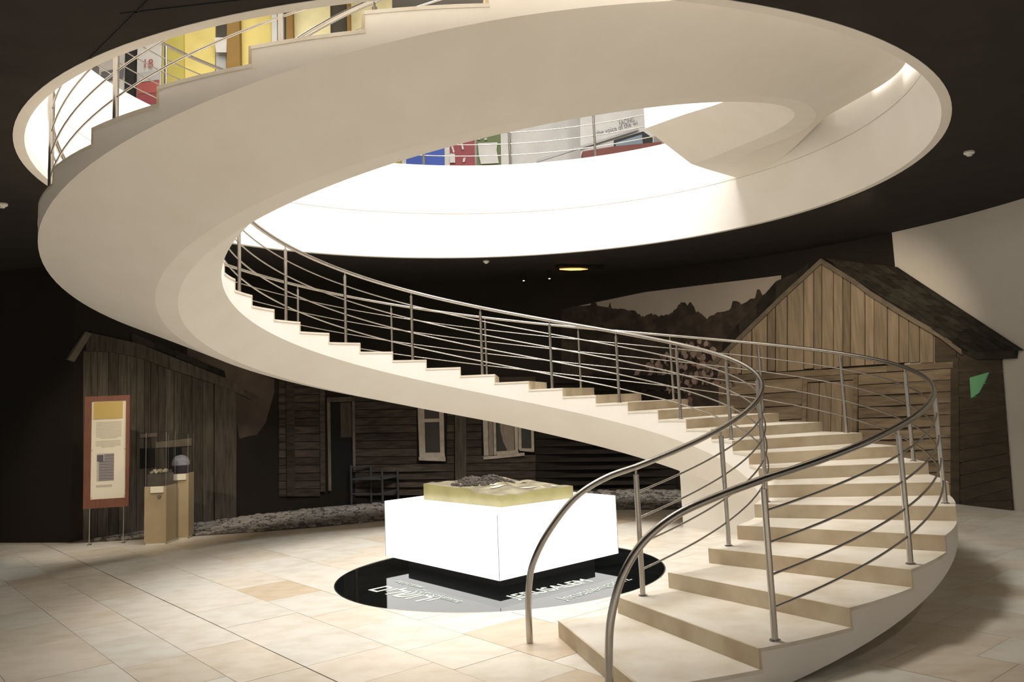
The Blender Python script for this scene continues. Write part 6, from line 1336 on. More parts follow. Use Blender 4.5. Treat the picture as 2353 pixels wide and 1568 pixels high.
UPPER = {
 'fins': [
  ('a',0.1,((-6.067,6.5,9.238),(-5.677,6.5,9.405),(-5.617,6.5,7.747),(-6.105,6.5,7.674)),'olive'),
  ('b',0.05,((-5.691,6.55,9.429),(-5.086,6.55,9.505),(-5.103,6.55,7.925),(-5.635,6.55,7.766)),'yellow'),
  ('c',0.15,((-4.816,6.4,9.516),(-4.593,6.4,9.555),(-4.542,6.4,7.94),(-4.86,6.4,7.905)),'brown'),
  ('d',0.05,((-4.637,6.55,9.63),(-4.01,6.55,9.751),(-4.023,6.55,8.072),(-4.585,6.55,7.999)),'yellow'),
  ('e',0.15,((-3.698,6.4,9.67),(-3.581,6.4,9.712),(-3.536,6.4,8.522),(-3.709,6.4,8.527)),'brown'),
  ('f',0.05,((-3.607,6.55,9.787),(-2.881,6.55,9.863),(-2.902,6.55,8.571),(-3.57,6.55,8.587)),'cream'),
  ('g',0.15,((-2.535,6.4,9.825),(-2.476,6.4,9.823),(-2.473,6.4,8.673),(-2.531,6.4,8.674)),'brown'),
  ('h',0.05,((-2.5,6.55,9.901),(-1.674,6.55,9.975),(-1.703,6.55,8.809),(-2.497,6.55,8.739)),'cream'),
  ('i',0.08,((-3.984,6.45,9.7),(-3.884,6.45,9.716),(-3.894,6.45,8.552),(-3.993,6.45,8.555)),'white'),
  ('j',0.05,((-3.921,6.6,9.792),(-3.744,6.6,9.815),(-3.756,6.6,8.613),(-3.932,6.6,8.617)),'dark'),
  ('k',0.05,((-2.89,6.6,9.888),(-2.567,6.6,9.927),(-2.563,6.6,8.762),(-2.908,6.6,8.77)),'dark'),
  ('sign',0.03,((-5.048,6.38,8.932),(-4.819,6.38,8.927),(-4.828,6.38,8.631),(-5.024,6.38,8.636)),'white'),
  ('s2',0.03,((-5.062,6.5,8.68),(-4.865,6.5,8.684),(-4.866,6.5,7.987),(-5.063,6.5,7.992)),'grey'),
 ],
 'banner': [
  ('panel',0.03,((-6.538,6.5,8.854),(-6.081,6.5,8.975),(-6.103,6.5,7.485),(-6.572,6.5,7.498)),'white'),
  ('red',0.004,((-6.525,6.468,8.086),(-6.112,6.468,8.144),(-6.118,6.468,7.903),(-6.531,6.468,7.88)),'red'),
  ('photo',0.004,((-6.519,6.468,8.293),(-6.105,6.468,8.352),(-6.112,6.468,8.153),(-6.525,6.468,8.103)),'grey'),
  ('photo',0.004,((-6.531,6.468,7.862),(-6.118,6.468,7.895),(-6.125,6.468,7.68),(-6.537,6.468,7.674)),'maroon'),
 ],
 'column': [
  ('c',0.1,((-6.81,6.6,8.948),(-6.581,6.6,9.031),(-6.614,6.6,7.534),(-6.825,6.6,7.54)),'black'),
 ],
 'poster': [
  ('panel',0.03,((-7.274,6.55,8.675),(-6.803,6.55,8.795),(-6.812,6.55,7.539),(-7.24,6.55,7.551)),'grey2'),
  ('photo',0.004,((-7.213,6.516,8.355),(-6.792,6.516,8.432),(-6.798,6.516,8.233),(-7.218,6.516,8.174)),'darkgrey'),
  ('photo',0.004,((-7.21,6.516,8.122),(-6.789,6.516,8.18),(-6.794,6.516,7.913),(-7.206,6.516,7.924)),'white'),
 ],
 'text18': [
  (-6.429,6.464,8.393),
  (-6.275,6.464,8.467),
 ],
 'pan': [
  ('gold',0.04,((-2.046,7.6,7.132),(-1.674,7.6,7.121),(-1.688,7.6,6.552),(-2.06,7.6,6.564)),'gold'),
  ('blue',0.04,((-1.574,7.6,7.211),(-0.798,7.6,7.188),(-0.819,7.6,6.525),(-1.591,7.6,6.549)),'blue'),
  ('maroon',0.04,((-0.676,7.6,7.37),(-0.165,7.6,7.356),(-0.195,7.6,6.506),(-0.703,7.6,6.522)),'maroon'),
  ('green',0.04,((-0.125,7.6,7.447),(0.379,7.6,7.433),(0.341,7.6,6.489),(-0.16,7.6,6.505)),'green'),
  ('post',0.08,((-1.66,7.57,7.527),(-1.571,7.57,7.524),(-1.597,7.57,6.541),(-1.685,7.57,6.544)),'white'),
  ('post',0.08,((-0.777,7.57,7.502),(-0.679,7.57,7.499),(-0.711,7.57,6.514),(-0.809,7.57,6.517)),'white'),
  ('post',0.08,((0.38,7.57,7.47),(0.578,7.57,7.464),(0.537,7.57,6.475),(0.34,7.57,6.481)),'white'),
  ('paper',0.004,((-0.102,7.557,7.071),(0.301,7.557,7.078),(0.277,7.557,6.912),(0.311,7.557,6.635),(-0.056,7.557,6.627),(-0.093,7.557,6.831)),'white'),
  ('slip',0.004,((-0.69,7.557,6.867),(-0.583,7.557,6.864),(-0.581,7.557,6.671),(-0.687,7.557,6.674)),'white'),
  ('slip',0.004,((-0.65,7.557,7.013),(-0.614,7.557,7.021),(-0.582,7.557,6.892),(-0.618,7.557,6.883)),'white'),
  ('slip',0.004,((-0.451,7.557,7.072),(-0.415,7.557,7.08),(-0.393,7.557,6.95),(-0.429,7.557,6.942)),'white'),
  ('slip',0.004,((-0.417,7.557,6.758),(-0.363,7.557,6.775),(-0.384,7.557,6.683),(-0.429,7.557,6.675)),'white'),
  ('slip',0.004,((-0.097,7.557,7.228),(-0.043,7.557,7.236),(-0.046,7.557,7.143),(-0.1,7.557,7.145)),'white'),
  ('slip',0.004,((0.036,7.557,7.169),(0.09,7.557,7.176),(0.088,7.557,7.139),(0.034,7.557,7.132)),'white'),
 ],
 'wall': [
  ('w',0.05,((0.604,7.7,8.026),(2.096,7.7,7.986),(2.017,7.7,6.466),(0.541,7.7,6.511)),'white'),
  ('t',0.05,((1.984,6.9,7.966),(3.477,6.9,8.11),(3.359,6.9,6.2),(1.896,6.9,6.245)),'white'),
 ],
 'tv': [
  ('frame',0.05,((2.561,6.55,6.738),(3.145,6.55,6.897),(3.326,6.55,6.76),(3.311,6.55,6.514),(2.546,6.55,6.476)),'black'),
  ('screen',0.004,((2.583,6.496,6.668),(3.105,6.496,6.819),(3.117,6.496,6.591),(2.574,6.496,6.511)),'screen'),
 ],
 'tv2': [
  ('cab',0.3,((1.904,6.3,6.454),(2.522,6.3,6.539),(3.438,6.3,6.598),(3.403,6.3,6.031),(1.884,6.3,6.078)),'darkred'),
 ],
 'ledge': [
  ('l',0.05,((1.047,6.84,6.475),(3.102,6.84,7.065),(3.1,6.84,7.021),(1.044,6.84,6.422)),'grey'),
 ],
 'facing': [
  (2.747,6.896,7.139),
  (3.05,6.896,7.212),
  (2.756,6.896,7.292),
  (2.281,6.896,6.946),
  (3.117,6.896,7.147),
 ],
}
# ================================================================ the village on the curved wall: low relief, each board, log and shingle a piece
M['gable_wood'] = mat('gable_wood', (.30, .235, .165), .85, noise=(3, (.19, .145, .10), .35, .75, 6, (6, 6, .6)), spec=.15)
M['log_wood'] = mat('log_wood', (.27, .21, .145), .85, noise=(3, (.15, .115, .078), .35, .75, 6, (.8, .8, 5)), spec=.15)
M['side_shade_wood'] = mat('side_shade_wood', (.085, .066, .046), .85, noise=(3, (.05, .04, .03), .35, .75, 6, (.8, .8, 5)), spec=.15)  # log wood darkened: shade on the cabin's right side put into the colour
M['dark_wood'] = mat('dark_wood', (.080, .063, .048), .85, noise=(4, (.030, .024, .019), .35, .75, 6, (.8, .8, 5)), spec=.15)
M['shed_wood'] = mat('shed_wood', (.105, .088, .068), .85, noise=(4, (.048, .040, .031), .35, .75, 6, (6, 6, .6)), spec=.15)
M['barge_wood'] = mat('barge_wood', (.19, .155, .115), .85, noise=(5, (.12, .1, .075), .35, .75), spec=.15)
M['shingle'] = mat('shingle', (.040, .036, .028), .9, noise=(6, (.022, .019, .015), .35, .75), spec=.1)
M['frame_wood'] = mat('frame_wood', (.52, .46, .38), .8, noise=(8, (.38, .33, .27), .35, .75), spec=.2)
M['pane'] = mat('old_pane', (.05, .048, .042), .5, noise=(3, (.075, .07, .06), .35, .75), spec=.2)
M['curtain'] = mat('curtain', (.33, .28, .23), .9, noise=(9, (.24, .2, .17), .35, .75, 5, (5, 5, 1)), spec=.1)
M['sky_print'] = mat('sky_print', (.42, .37, .32), .9, noise=(1, (.37, .32, .27), .3, .7), spec=.1)
M['haze_print'] = mat('haze_print', (.115, .09, .072), .9, noise=(1.6, (.06, .047, .038), .35, .7), spec=.1)
M['tree_print'] = mat('tree_print', (.040, .032, .026), .9, noise=(5, (.095, .07, .055), .4, .8, 8), spec=.1)
M['blossom'] = mat('blossom', (.23, .16, .14), .9, noise=(7, (.12, .08, .07), .35, .75), spec=.1)
M['blossom_pale'] = mat('blossom_pale', (.38, .29, .25), .9, noise=(7, (.2, .15, .12), .35, .75), spec=.1)
M['leaf_dark'] = mat('leaf_dark', (.028, .022, .02), .9, noise=(7, (.05, .035, .03), .35, .75), spec=.1)
M['chair_wood'] = mat('chair_wood', (.07, .074, .074), .8, noise=(8, (.046, .05, .05), .35, .75), spec=.2)
R0 = 7.238
def relief_mb(items):
    b = MB()
    for dep, poly in items:
        n = len(poly)
        fr = [((R0-dep)*cos(rad(t)), (R0-dep)*sin(rad(t)), max(z, .002)) for t, z in poly]
        bk = [((R0+.004)*cos(rad(t)), (R0+.004)*sin(rad(t)), max(z, .002)) for t, z in poly]
        b.add(fr+bk, [tuple(range(n)), tuple(range(2*n-1, n-1, -1))]+[(i, n+i, n+(i+1) % n, (i+1) % n) for i in range(n)])
    return b
def relief(key, parent, mats, one=None):
    """every entry of MURAL[key] becomes a part of its own (or all one part named one)"""
    if one:
        b = relief_mb([(d, p) for _, d, p, _ in MURAL[key]])
        return b.build(one, mats, parent)
    for nm, dep, poly, c in MURAL[key]:
        m_ = mats[nm] if nm in mats else mats[c if c is not None else '*']
        relief_mb([(dep, poly)]).build(nm, m_, parent)
relief('sky', wm, M['sky_print'], 'evening_sky')
relief('sky2', wm, M['haze_print'], 'evening_haze')
relief('trees', wm, M['tree_print'], 'tree_line')
cab = thing('wooden_cabin', 'weathered grey cabin with plank gable and shingled roof behind the stair foot', 'cabin', (0, 0, 0))
relief('cabin', cab, {'gable_board': M['gable_wood'], 'corner_board': M['side_shade_wood'], 'barge_board': M['barge_wood'], 'beam': M['log_wood'], 'wall_log': M['log_wood'],
                      'side_log': M['side_shade_wood'], 'corner_post': M['side_shade_wood'], 'shingle': M['shingle'], 'eave_board': M['shingle'], 'roof_strip': M['shingle']})
cd = bpy.data.objects.new('cabin_door', None); link(cd, cab)
relief('cabin_door', cd, {'door_plank': M['gable_wood'], 'door_post': M['log_wood'], 'lintel': M['log_wood']})
shd = thing('plank_shed', 'dark plank shed with sloping roof edge behind the text panel', 'shed')
relief('shed', shd, {'eave_beam': M['shed_wood'], 'barge_board': M['barge_wood'], 'shingle': M['shingle'], 'wall_board': M['shed_wood'], 'corner_post': M['shed_wood'],
                     'cross_rail': M['barge_wood'], 'window_opening': M['black']})
hou = thing('log_house', 'dark log house with two pale windows seen under the stair', 'house')
M['shade_wood'] = mat('shade_wood', (.028, .023, .018), .85, noise=(4, (.018, .015, .012), .35, .75, 6, (.8, .8, 5)), spec=.1)  # darker copy of the house logs: shade at the right end painted in
relief('house', hou, {'wall_log': M['dark_wood'], 'shade_log': M['shade_wood'], 'corner_post': M['shed_wood'], 'porch_post': M['dark_wood']})
for key, nm in (('house_door', 'door'), ('w1', 'window'), ('w2', 'window')):
    e_ = bpy.data.objects.new(nm, None); link(e_, hou)
    relief(key, e_, {'frame_side': M['frame_wood'] if key != 'house_door' else M['barge_wood'], 'frame_top': M['frame_wood'] if key != 'house_door' else M['shed_wood'], 'frame_bar': M['frame_wood'], 'frame_bottom': M['frame_wood'], 'sill': M['frame_wood'],
                     'pane': M['pane'], 'shutter': M['curtain'], 'curtain': M['curtain'], 'casement': M['frame_wood'], 'door_leaf': M['shed_wood'], 'opening': M['black']})
bu = thing('blossoming_bush', 'reddish brown blossoming bush between the log house and the cabin', 'bush')
relief('bush', bu, {0: M['blossom'], 1: M['blossom_pale'], 2: M['leaf_dark'], 3: M['blossom'], '*': M['blossom']})
# old chair by the house wall
def wp(t, R, z): return Vector((R*cos(rad(t)), R*sin(rad(t)), z))
ch = thing('wooden_chair', 'grey-blue wooden chair standing by the log house door', 'chair')
for t, R, zt_ in ((111.9, 7.12, .72), (107.55, 6.93, .65), (104.95, 7.12, .58), (108.9, 7.17, .70)):
    b = MB(); a = wp(t, R, 0); b.tube([a, wp(t, R, zt_)], .022, 8); b.build('leg', M['chair_wood'], ch, True)
MB().prism([wp(111.8, 7.13, .45), wp(107.55, 6.92, .43), wp(104.9, 7.12, .45), wp(108.9, 7.17, .46)], (0, 0, .03)).build('seat', M['chair_wood'], ch)
MB().tube([wp(111.9, 7.12, .20), wp(107.55, 6.93, .17), wp(104.95, 7.12, .21)], .014, 6).build('stretcher', M['chair_wood'], ch, True)
MB().tube([wp(111.9, 7.12, .68), wp(108.9, 7.17, .67)], .016, 6).build('back_rail', M['chair_wood'], ch, True)
# reflection of an exit sign, put in as a glowing green panel
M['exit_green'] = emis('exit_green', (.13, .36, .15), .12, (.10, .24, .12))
ex = relief_mb([(d, p) for _, d, p, _ in MURAL['exit']]).build('exit_reflection', M['exit_green'])
tag(ex, 'small glowing green panel painted as an exit sign reflection on the shaded side of the cabin', 'painted reflection')
# pebbles between the stone floor and the wall
M['pebble'] = mat('pebble', (.26, .235, .205), .8, noise=(5, (.16, .14, .12), .35, .75), spec=.2)
M['earth'] = mat('earth', (.11, .095, .08), .95)
pb = thing('pebble_bed', 'grey pebble bed running along the foot of the curved wall', 'pebbles')
rp_ = random.Random(11)
b = MB(); vs = []
ts = [30+k*4 for k in range(33)]
for t in ts:
    a = rad(t); vs.append((7.23*cos(a), 7.23*sin(a), .004))
for t in ts:
    x = 7.23*cos(rad(t)); vs.append((x, min(edge_y(x), 7.23*sin(rad(t))-.01), .004))
m = len(ts); b.add(vs, [(i, m+i, m+i+1, i+1) for i in range(m-1)]); b.build('earth', M['earth'], pb)
proto = []
for s in range(4):
    bm_ = bmesh.new(); bmesh.ops.create_icosphere(bm_, subdivisions=1, radius=1)
    for v_ in bm_.verts: v_.co *= rp_.uniform(.82, 1.12)
    me = bpy.data.meshes.new('pebble'); bm_.to_mesh(me); bm_.free(); me.materials.append(M['pebble']); proto.append(me)
cnt = 0; spots = []
while cnt < 4200:
    x = rp_.uniform(-6.3, 4.2); y = rp_.uniform(3.4, 7.2); cnt += 1
    if y < edge_y(x)+.05 or math.hypot(x, y) > 7.1: continue
    spots.append((x, y))
spots.sort(key=lambda p: p[1]+(0 if -5.3 < p[0] < 2.9 else 6))
rest = MB()
for i, (x, y) in enumerate(spots):
    sz = rp_.uniform(.03, .075); sy = sz*rp_.uniform(.7, 1.3); hz = sz*rp_.uniform(.25, .4)
    if i < 290:
        o = bpy.data.objects.new('pebble', proto[i % 4]); link(o, pb); o.location = (x, y, .006+hz*.3); o.scale = (sz, sy, hz); o.rotation_euler = (0, 0, rp_.uniform(0, 6))
    else:
        rest.add([Vector((v_.co.x*sz+x, v_.co.y*sy+y, v_.co.z*hz+.006+hz*.3)) for v_ in proto[i % 4].vertices], [tuple(p.vertices) for p in proto[i % 4].polygons])
tag(rest.build('small_pebbles', M['pebble'], pb), kind='stuff')

# ================================================================ light box with the city model
def quad_prism(c4, z0, z1): return MB().prism([(x, y, z0) for x, y in c4], (0, 0, z1-z0))
LBX = [(-.001, -1.237), (1.264, -.187), (.012, 1.471), (-1.253, .421)]
M['lightbox'] = emis('lightbox', (1, .985, .955), .88, (.85, .85, .83))
lb = thing('light_box', 'large glowing white box floating over the black glass disc', 'light box', (0, .117, 0))
def lc(p): return (p[0], p[1]-.117)
quad_prism([lc(p) for p in LBX], .12, .72).build('glowing_box', M['lightbox'], lb)
ctr = Vector((.006, .117))
quad_prism([lc(tuple(ctr+(Vector(p)-ctr)*.80)) for p in LBX], -.0015, .121).build('plinth', M['black'], lb)
for p in (LBX[0], LBX[1], LBX[3]):
    q = Vector(p); d = (q-ctr).normalized()
    MB().box((q.x+d.x*.0005, q.y+d.y*.0005-.117, .42), (.006, .006, .598), math.atan2(d.y, d.x)).build('corner_joint', mat('box_joint', (.55, .55, .53), .5), lb)
M['resin'] = mat('resin', (.37, .33, .14), .22, noise=(5, (.28, .245, .10), .35, .75), spec=.6)
M['terrain'] = mat('terrain', (.36, .33, .22), .4, noise=(7, (.17, .14, .09), .35, .65, 8), spec=.5)
M['rock'] = mat('rock', (.13, .105, .09), .8, noise=(18, (.26, .23, .21), .4, .75, 8), bump=(40, .6))
M['snow'] = mat('pale_slope', (.80, .74, .58), .35)
MC = [Vector((.040, -.709)), Vector((.814, -.221)), Vector((-.035, .827)), Vector((-.809, .339))]
tm = thing('relief_model', 'yellow green resin relief model of a hilly city on the glowing box', 'relief model', (0, 0, .72))
G = 30
rt_ = random.Random(2)
hills = [(rt_.random(), rt_.random(), rt_.uniform(.04, .13), rt_.uniform(-.035, .04)) for _ in range(34)]
def hgt(u, v):
    z = .125+.05*v*(1-u)*.6+.02*v
    for a, b_, s, k in hills: z += k*math.exp(-((u-a)**2+(v-b_)**2)/(s*s))
    z += .06*math.exp(-((u-.45)**2+(v-.6)**2)/.09)
    return z
def mp(u, v): 
    p = MC[0].lerp(MC[1], u).lerp(MC[3].lerp(MC[2], u), v); return p
vs = [Vector((*mp(i/G, j/G), hgt(i/G, j/G))) for j in range(G+1) for i in range(G+1)]
fs = [(j*(G+1)+i, j*(G+1)+i+1, (j+1)*(G+1)+i+1, (j+1)*(G+1)+i) for j in range(G) for i in range(G)]
mesh('terrain', vs, fs, M['terrain'], tm, True)
sv, sf = [], []
for edge in ([(i/G, 0) for i in range(G+1)], [(1, j/G) for j in range(G+1)], [(1-i/G, 1) for i in range(G+1)], [(0, 1-j/G) for j in range(G+1)]):
    k0 = len(sv)
    for u, v_ in edge:
        p = mp(u, v_); sv += [Vector((*p, .001)), Vector((*p, hgt(u, v_)))]
    sf += [(k0+2*i, k0+2*i+2, k0+2*i+3, k0+2*i+1) for i in range(G)]
mesh('resin_block', sv, sf, M['resin'], tm)
# the dark old town on the hill: many tiny houses that cannot be told apart
b = MB()
for _ in range(620):
    a = rt_.uniform(0, 6.28); r = math.sqrt(rt_.random())
    u, v_ = .45+.33*r*cos(a)*(1+.15*sin(3*a)), .60+.25*r*sin(a)
    p = mp(u, v_); s = rt_.uniform(.014, .034); hh = rt_.uniform(.008, .026)
    b.box((p.x, p.y, hgt(u, v_)+hh/2-.004), (s, s*rt_.uniform(.6, 1.3), hh), rt_.uniform(0, 3))
tag(b.build('old_town', M['rock'], tm), kind='stuff')
for u0, v0, u1, v1, w in ((.20, .30, .36, .22, .04), (.46, .18, .62, .10, .045), (.74, .12, .80, .20, .04), (.28, .40, .34, .33, .03), (.60, .32, .72, .30, .025), (.86, .10, .93, .16, .05)):
    n_ = 7; top_, bot_ = [], []
    for i in range(n_):
        t = i/(n_-1); u, v_ = u0+(u1-u0)*t, v0+(v1-v0)*t; ww = w*sin(pi*(t*.9+.05))
        for lst, sgn in ((top_, 1), (bot_, -1)):
            p = mp(u+sgn*ww*.3, v_+sgn*ww); lst.append(Vector((*p, hgt(u+sgn*ww*.3, v_+sgn*ww)+.006)))
    mesh('pale_slope', top_+bot_, [(i, i+1, n_+i+1, n_+i) for i in range(n_-1)], M['snow'], tm)

# ---------------------------------------------------------------- writing on the glass disc
M['glass_letter'] = emis('glass_letter', (.75, .85, .62), .22, (.75, .8, .65))
M['glass_letter_dim'] = emis('glass_letter_dim', (.6, .7, .62), .12, (.5, .55, .5))
def lettering(text, parent, m_, a, ang, width, stretch=1.0, z=.0, name='lettering', align='LEFT'):
    cu = bpy.data.curves.new(name, 'FONT'); cu.body = text; cu.size = 1; cu.extrude = .001; cu.resolution_u = 4
    o = bpy.data.objects.new(name, cu); link(o, parent); cu.materials.append(m_)
    bpy.context.view_layer.update()
    w = max(o.dimensions.x, .01); s = width/w
    me = bpy.data.meshes.new_from_object(o.evaluated_get(bpy.context.evaluated_depsgraph_get()))
    bpy.data.objects.remove(o); bpy.data.curves.remove(cu)
    me.materials.clear(); me.materials.append(m_)
    o = link(bpy.data.objects.new(name, me), parent)
    o.scale = (s, s*stretch, 1); o.location = (a[0], a[1], z); o.rotation_euler = (0, 0, rad(ang))
    return o
def pl(x, y): return (x-px, y-py)
lettering('JERUSALEM', po, M['glass_letter'], pl(.144, -1.46), 36, .95, 1.35)
lettering('\u05dd\u05d9\u05dc\u05e9\u05d5\u05e8\u05d9', po, M['glass_letter'], pl(-1.30, -.70), -49.6, .88, 1.2)
lettering('Gerusalemme', po, M['glass_letter_dim'], pl(-.837, -.90), -51.6, .72, 1.2)
lettering('\u0418\u0435\u0440\u0443\u0441\u0430\u043b\u0438\u043c', po, M['glass_letter_dim'], pl(-1.075, -.388), -51.9, .48, 1.2)
lettering('Jerusal\u00e9n', po, M['glass_letter_dim'], pl(.568, -1.604), 41.5, .57, 1.2)
lettering('\u0399\u0395\u03a1\u039f\u03a5\u03a3', po, M['glass_letter_dim'], pl(1.015, -1.231), 49.9, .41, 1.2)

# ================================================================ text panel on two legs
M['frame_brown'] = mat('frame_brown', (.20, .075, .045), .5, noise=(6, (.15, .055, .035), .35, .75, 6, (6, 6, 1)))
M['paper'] = mat('paper', (.78, .72, .58), .8)
M['brass'] = mat('brass', (.62, .46, .16), .4, .35)
M['ink'] = mat('ink', (.12, .10, .12), .8)
M['ink_pale'] = mat('ink_pale', (.52, .47, .38), .8)
tp = thing('text_panel', 'tall cream text panel in a red-brown wooden frame on two thin legs', 'information panel', (-5.81, 3.322, 0), math.atan2(.0718, .466))
def pan(name, x0, x1, z0, z1, y, th, m_, parent): return MB().box(((x0+x1)/2, y+th/2, (z0+z1)/2), (x1-x0, th, z1-z0)).build(name, m_, parent)
for x0, x1, z0, z1 in ((-.082, .522, 2.032, 2.105), (-.082, .522, .512, .636), (-.082, .008, .636, 2.032), (.472, .522, .636, 2.032)):
    pan('frame_board', x0, x1, z0, z1, -.05, .05, M['frame_brown'], tp)
sh = pan('sheet', .008, .472, .636, 2.032, -.032, .02, M['paper'], tp)
pan('title_plate', .035, .425, 1.775, 2.02, -.042, .01, M['brass'], tp)
b = MB()
for i in range(12): b.box((.24, -.0335, 1.725-.0205*i), (.34 if i != 11 else .22, .002, .009))
for i in range(5): b.box((.235, -.0335, 1.455-.0205*i), (.33 if i != 4 else .18, .002, .009))
b.build('printed_lines', M['ink_pale'], tp)
pg = pan('manuscript_page', .085, .315, .885, 1.28, -.0335, .0016, mat('page_grey', (.50, .46, .42), .8), tp)
b = MB()
for i in range(19): b.box((.215 if i > 4 else .25, -.0355, 1.262-.02*i), (.2 if i > 4 else .13, .002, .008+.004*(i % 2)))
b.box((.13, -.0355, 1.215), (.085, .002, .09)); b.build('ink_lines', M['ink'], tp)
pan('caption', .08, .29, .80, .835, -.0335, .0016, M['ink_pale'], tp)
for x in (.0, .45):
    MB().tube([(x, -.02, .0), (x, -.02, .53)], .010, 10).build('leg', M['steel'], tp, True)
    MB().lathe([(.001, .008), (.03, .008), (.032, 0)], (x, -.02, 0), 14).build('foot', M['steel'], tp, True)
b = MB()
for x, z in ((.02, 1.33), (.46, 1.33), (.02, .66), (.46, .66)): b.tube([(x, -.036, z), (x, -.031, z)], .006, 8)
b.build('screw', M['steel'], tp)

# ================================================================ two show pedestals with glass cases
M['tan'] = mat('tan_board', (.42, .33, .20), .7, noise=(3, (.35, .27, .16), .35, .75))
M['clear'] = mat('clear_glass', (1, 1, 1), .02, Transmission_Weight=1.0, IOR=1.03, spec=.3)
M['case_edge'] = mat('case_edge', (.3, .28, .25), .3)
M['cloth_grey'] = mat('cloth_grey', (.36, .35, .36), .9, noise=(14, (.22, .21, .23), .4, .7, 3, (1, 1, 8)))
M['cloth_dark'] = mat('cloth_dark', (.06, .05, .06), .9)
M['rust'] = mat('rust', (.16, .13, .10), .8, noise=(8, (.10, .08, .06), .35, .75))
M['bone'] = mat('bone', (.62, .56, .40), .7, noise=(20, (.45, .40, .28), .35, .75))
def pedestal(label, loc, rz, w, d, h_, zc):
    o = thing('display_pedestal', label, 'pedestal', loc, rz, 'show pedestals by the shed')
    MB().box((0, 0, h_/2+.015), (w, d, h_-.03)).build('body', M['tan'], o)
    MB().box((0, 0, .015), (w-.03, d-.03, .03)).build('base', M['paper'], o)
    lbq = MB().box((.03, -d/2-.012, h_-.045), (w*.58, .02, .085)).build('label_card', M['paper'], o)
    for sx_ in (-1, 1):
        for sy_ in (-1, 1):
            MB().box((sx_*(w/2-.012), sy_*(d/2-.012), (h_+zc)/2), (.004, .004, zc-h_)).build('case_edge', M['case_edge'], o)
    t_, g = .004, MB()
    for cx_, cy_, a_, b_ in ((0, -d/2+.012, w-.03, t_), (0, d/2-.012, w-.03, t_), (-w/2+.012, 0, t_, d-.03), (w/2-.012, 0, t_, d-.03)):
        MB().box((cx_, cy_, (h_+zc)/2), (a_, b_, zc-h_)).build('glass_pane', M['clear'], o)
    MB().box((0, 0, zc+.002), (w-.02, d-.02, .004)).build('glass_top', M['clear'], o)
    return o
p1 = pedestal('low tan pedestal with glass case holding a dark block', (-4.77, 3.17, 0), rad(-4), .31, .31, .80, 1.55)
MB().lathe([(.001, .012), (.02, .012), (.022, 0)], (0, 0, 0), 12)
MB().tube([(.06, -.155, .66), (.06, -.172, .66)], .025, 12).build('lock', M['steel'], p1, True)
p2 = pedestal('taller tan pedestal with glass case holding a round cap', (-4.63, 3.56, 0), rad(5), .30, .30, .93, 1.5)
bl = thing('rust_block', 'dark rough block under the low glass case', 'exhibit', (-4.77, 3.17, .80), rad(-4))
MB().box((0, 0, .085), (.26, .25, .17)).build('block', M['rust'], bl)
b = MB()
for i in range(9):
    b.box((-.09+.022*i+rt_.uniform(-.01, .01), -.05+rt_.uniform(-.03, .03), .19+.012*(i % 3)), (.05, .04, .035), 0, Matrix.Rotation(rt_.uniform(-.6, .6), 3, 'Y')@Matrix.Rotation(rt_.uniform(0, 3), 3, 'Z'))
b.build('pale_fragment', M['bone'], bl)
cp = thing('round_cap', 'grey striped round cap on a dark stand in the taller glass case', 'cap', (-4.63, 3.56, .93))
MB().lathe([(.001, .0), (.115, 0), (.12, .05), (.12, .09), (.0, .10)], (0, 0, 0), 24).build('stand', M['cloth_dark'], cp, True)
MB().lathe([(.122, .088), (.126, .13), (.12, .18), (.10, .225), (.06, .255), (.0005, .268)], (0, 0, 0), 28).build('crown', M['cloth_grey'], cp, True)
MB().lathe([(.126, .085), (.131, .085), (.131, .12), (.126, .12)], (0, 0, 0), 28).build('band', M['cloth_dark'], cp, True)

# ================================================================ small fittings on the dark ceiling
M['white_plastic'] = mat('white_plastic', (.75, .73, .68), .5)
for nm, lab, x, y in (('smoke_detector', 'white smoke detector on the dark ceiling right of the opening', 5.053, -1.0), ('smoke_detector', 'white smoke detector on the dark ceiling at the left picture edge', -5.22, -.09),
                      ('smoke_detector', 'white smoke detector just behind the white band over the back', -.021, 4.76)):
    o = thing(nm, lab, 'smoke detector', (x, y, ZL+.004))
    MB().lathe([(.052, 0), (.055, -.018), (.045, -.03), (.0005, -.032)], (0, 0, 0), 20).build('base', M['white_plastic'], o, True)
    MB().lathe([(.030, -.03), (.026, -.048), (.0005, -.052)], (0, 0, 0), 16).build('sensor', M['white_plastic'], o, True)
M['lamp_glow'] = emis('lamp_glow', (1, .36, .08), 1.6)
M['lamp_white'] = emis('lamp_white', (1, .93, .85), 6.0)
for lab, x, y in (('tiny white spotlight deep under the dark ceiling, left one of two', .66, 6.2), ('tiny white spotlight deep under the dark ceiling, next to the orange lamp', 1.13, 6.05)):
    o = thing('spotlight', lab, 'spotlight', (x, y, 3.98))
    MB().lathe([(.035, .16), (.035, .0), (.02, .0)], (0, 0, 0), 14).build('housing', M['black'], o, True)
    MB().lathe([(.0005, -.008), (.014, -.006), (.016, .004)], (0, 0, 0), 12).build('bulb', M['lamp_white'], o, True)
o = thing('ceiling_lamp', 'long orange glowing lamp under the dark ceiling', 'ceiling lamp', (1.66, 5.6, 4.06), rad(18))
MB().box((0, 0, .05), (.9, .12, .04)).build('housing', M['black'], o)
MB().tube([(-.4, 0, .0), (-.2, 0, .0), (.0, 0, .005), (.15, 0, .008)], [.010, .022, .02, .004], 10).build('tube', M['lamp_glow'], o, True)
o = thing('signal_lamp', 'tiny pink glowing lamp in the dark behind the left steps', 'signal lamp', wp(123.6, 7.15, 3.02))
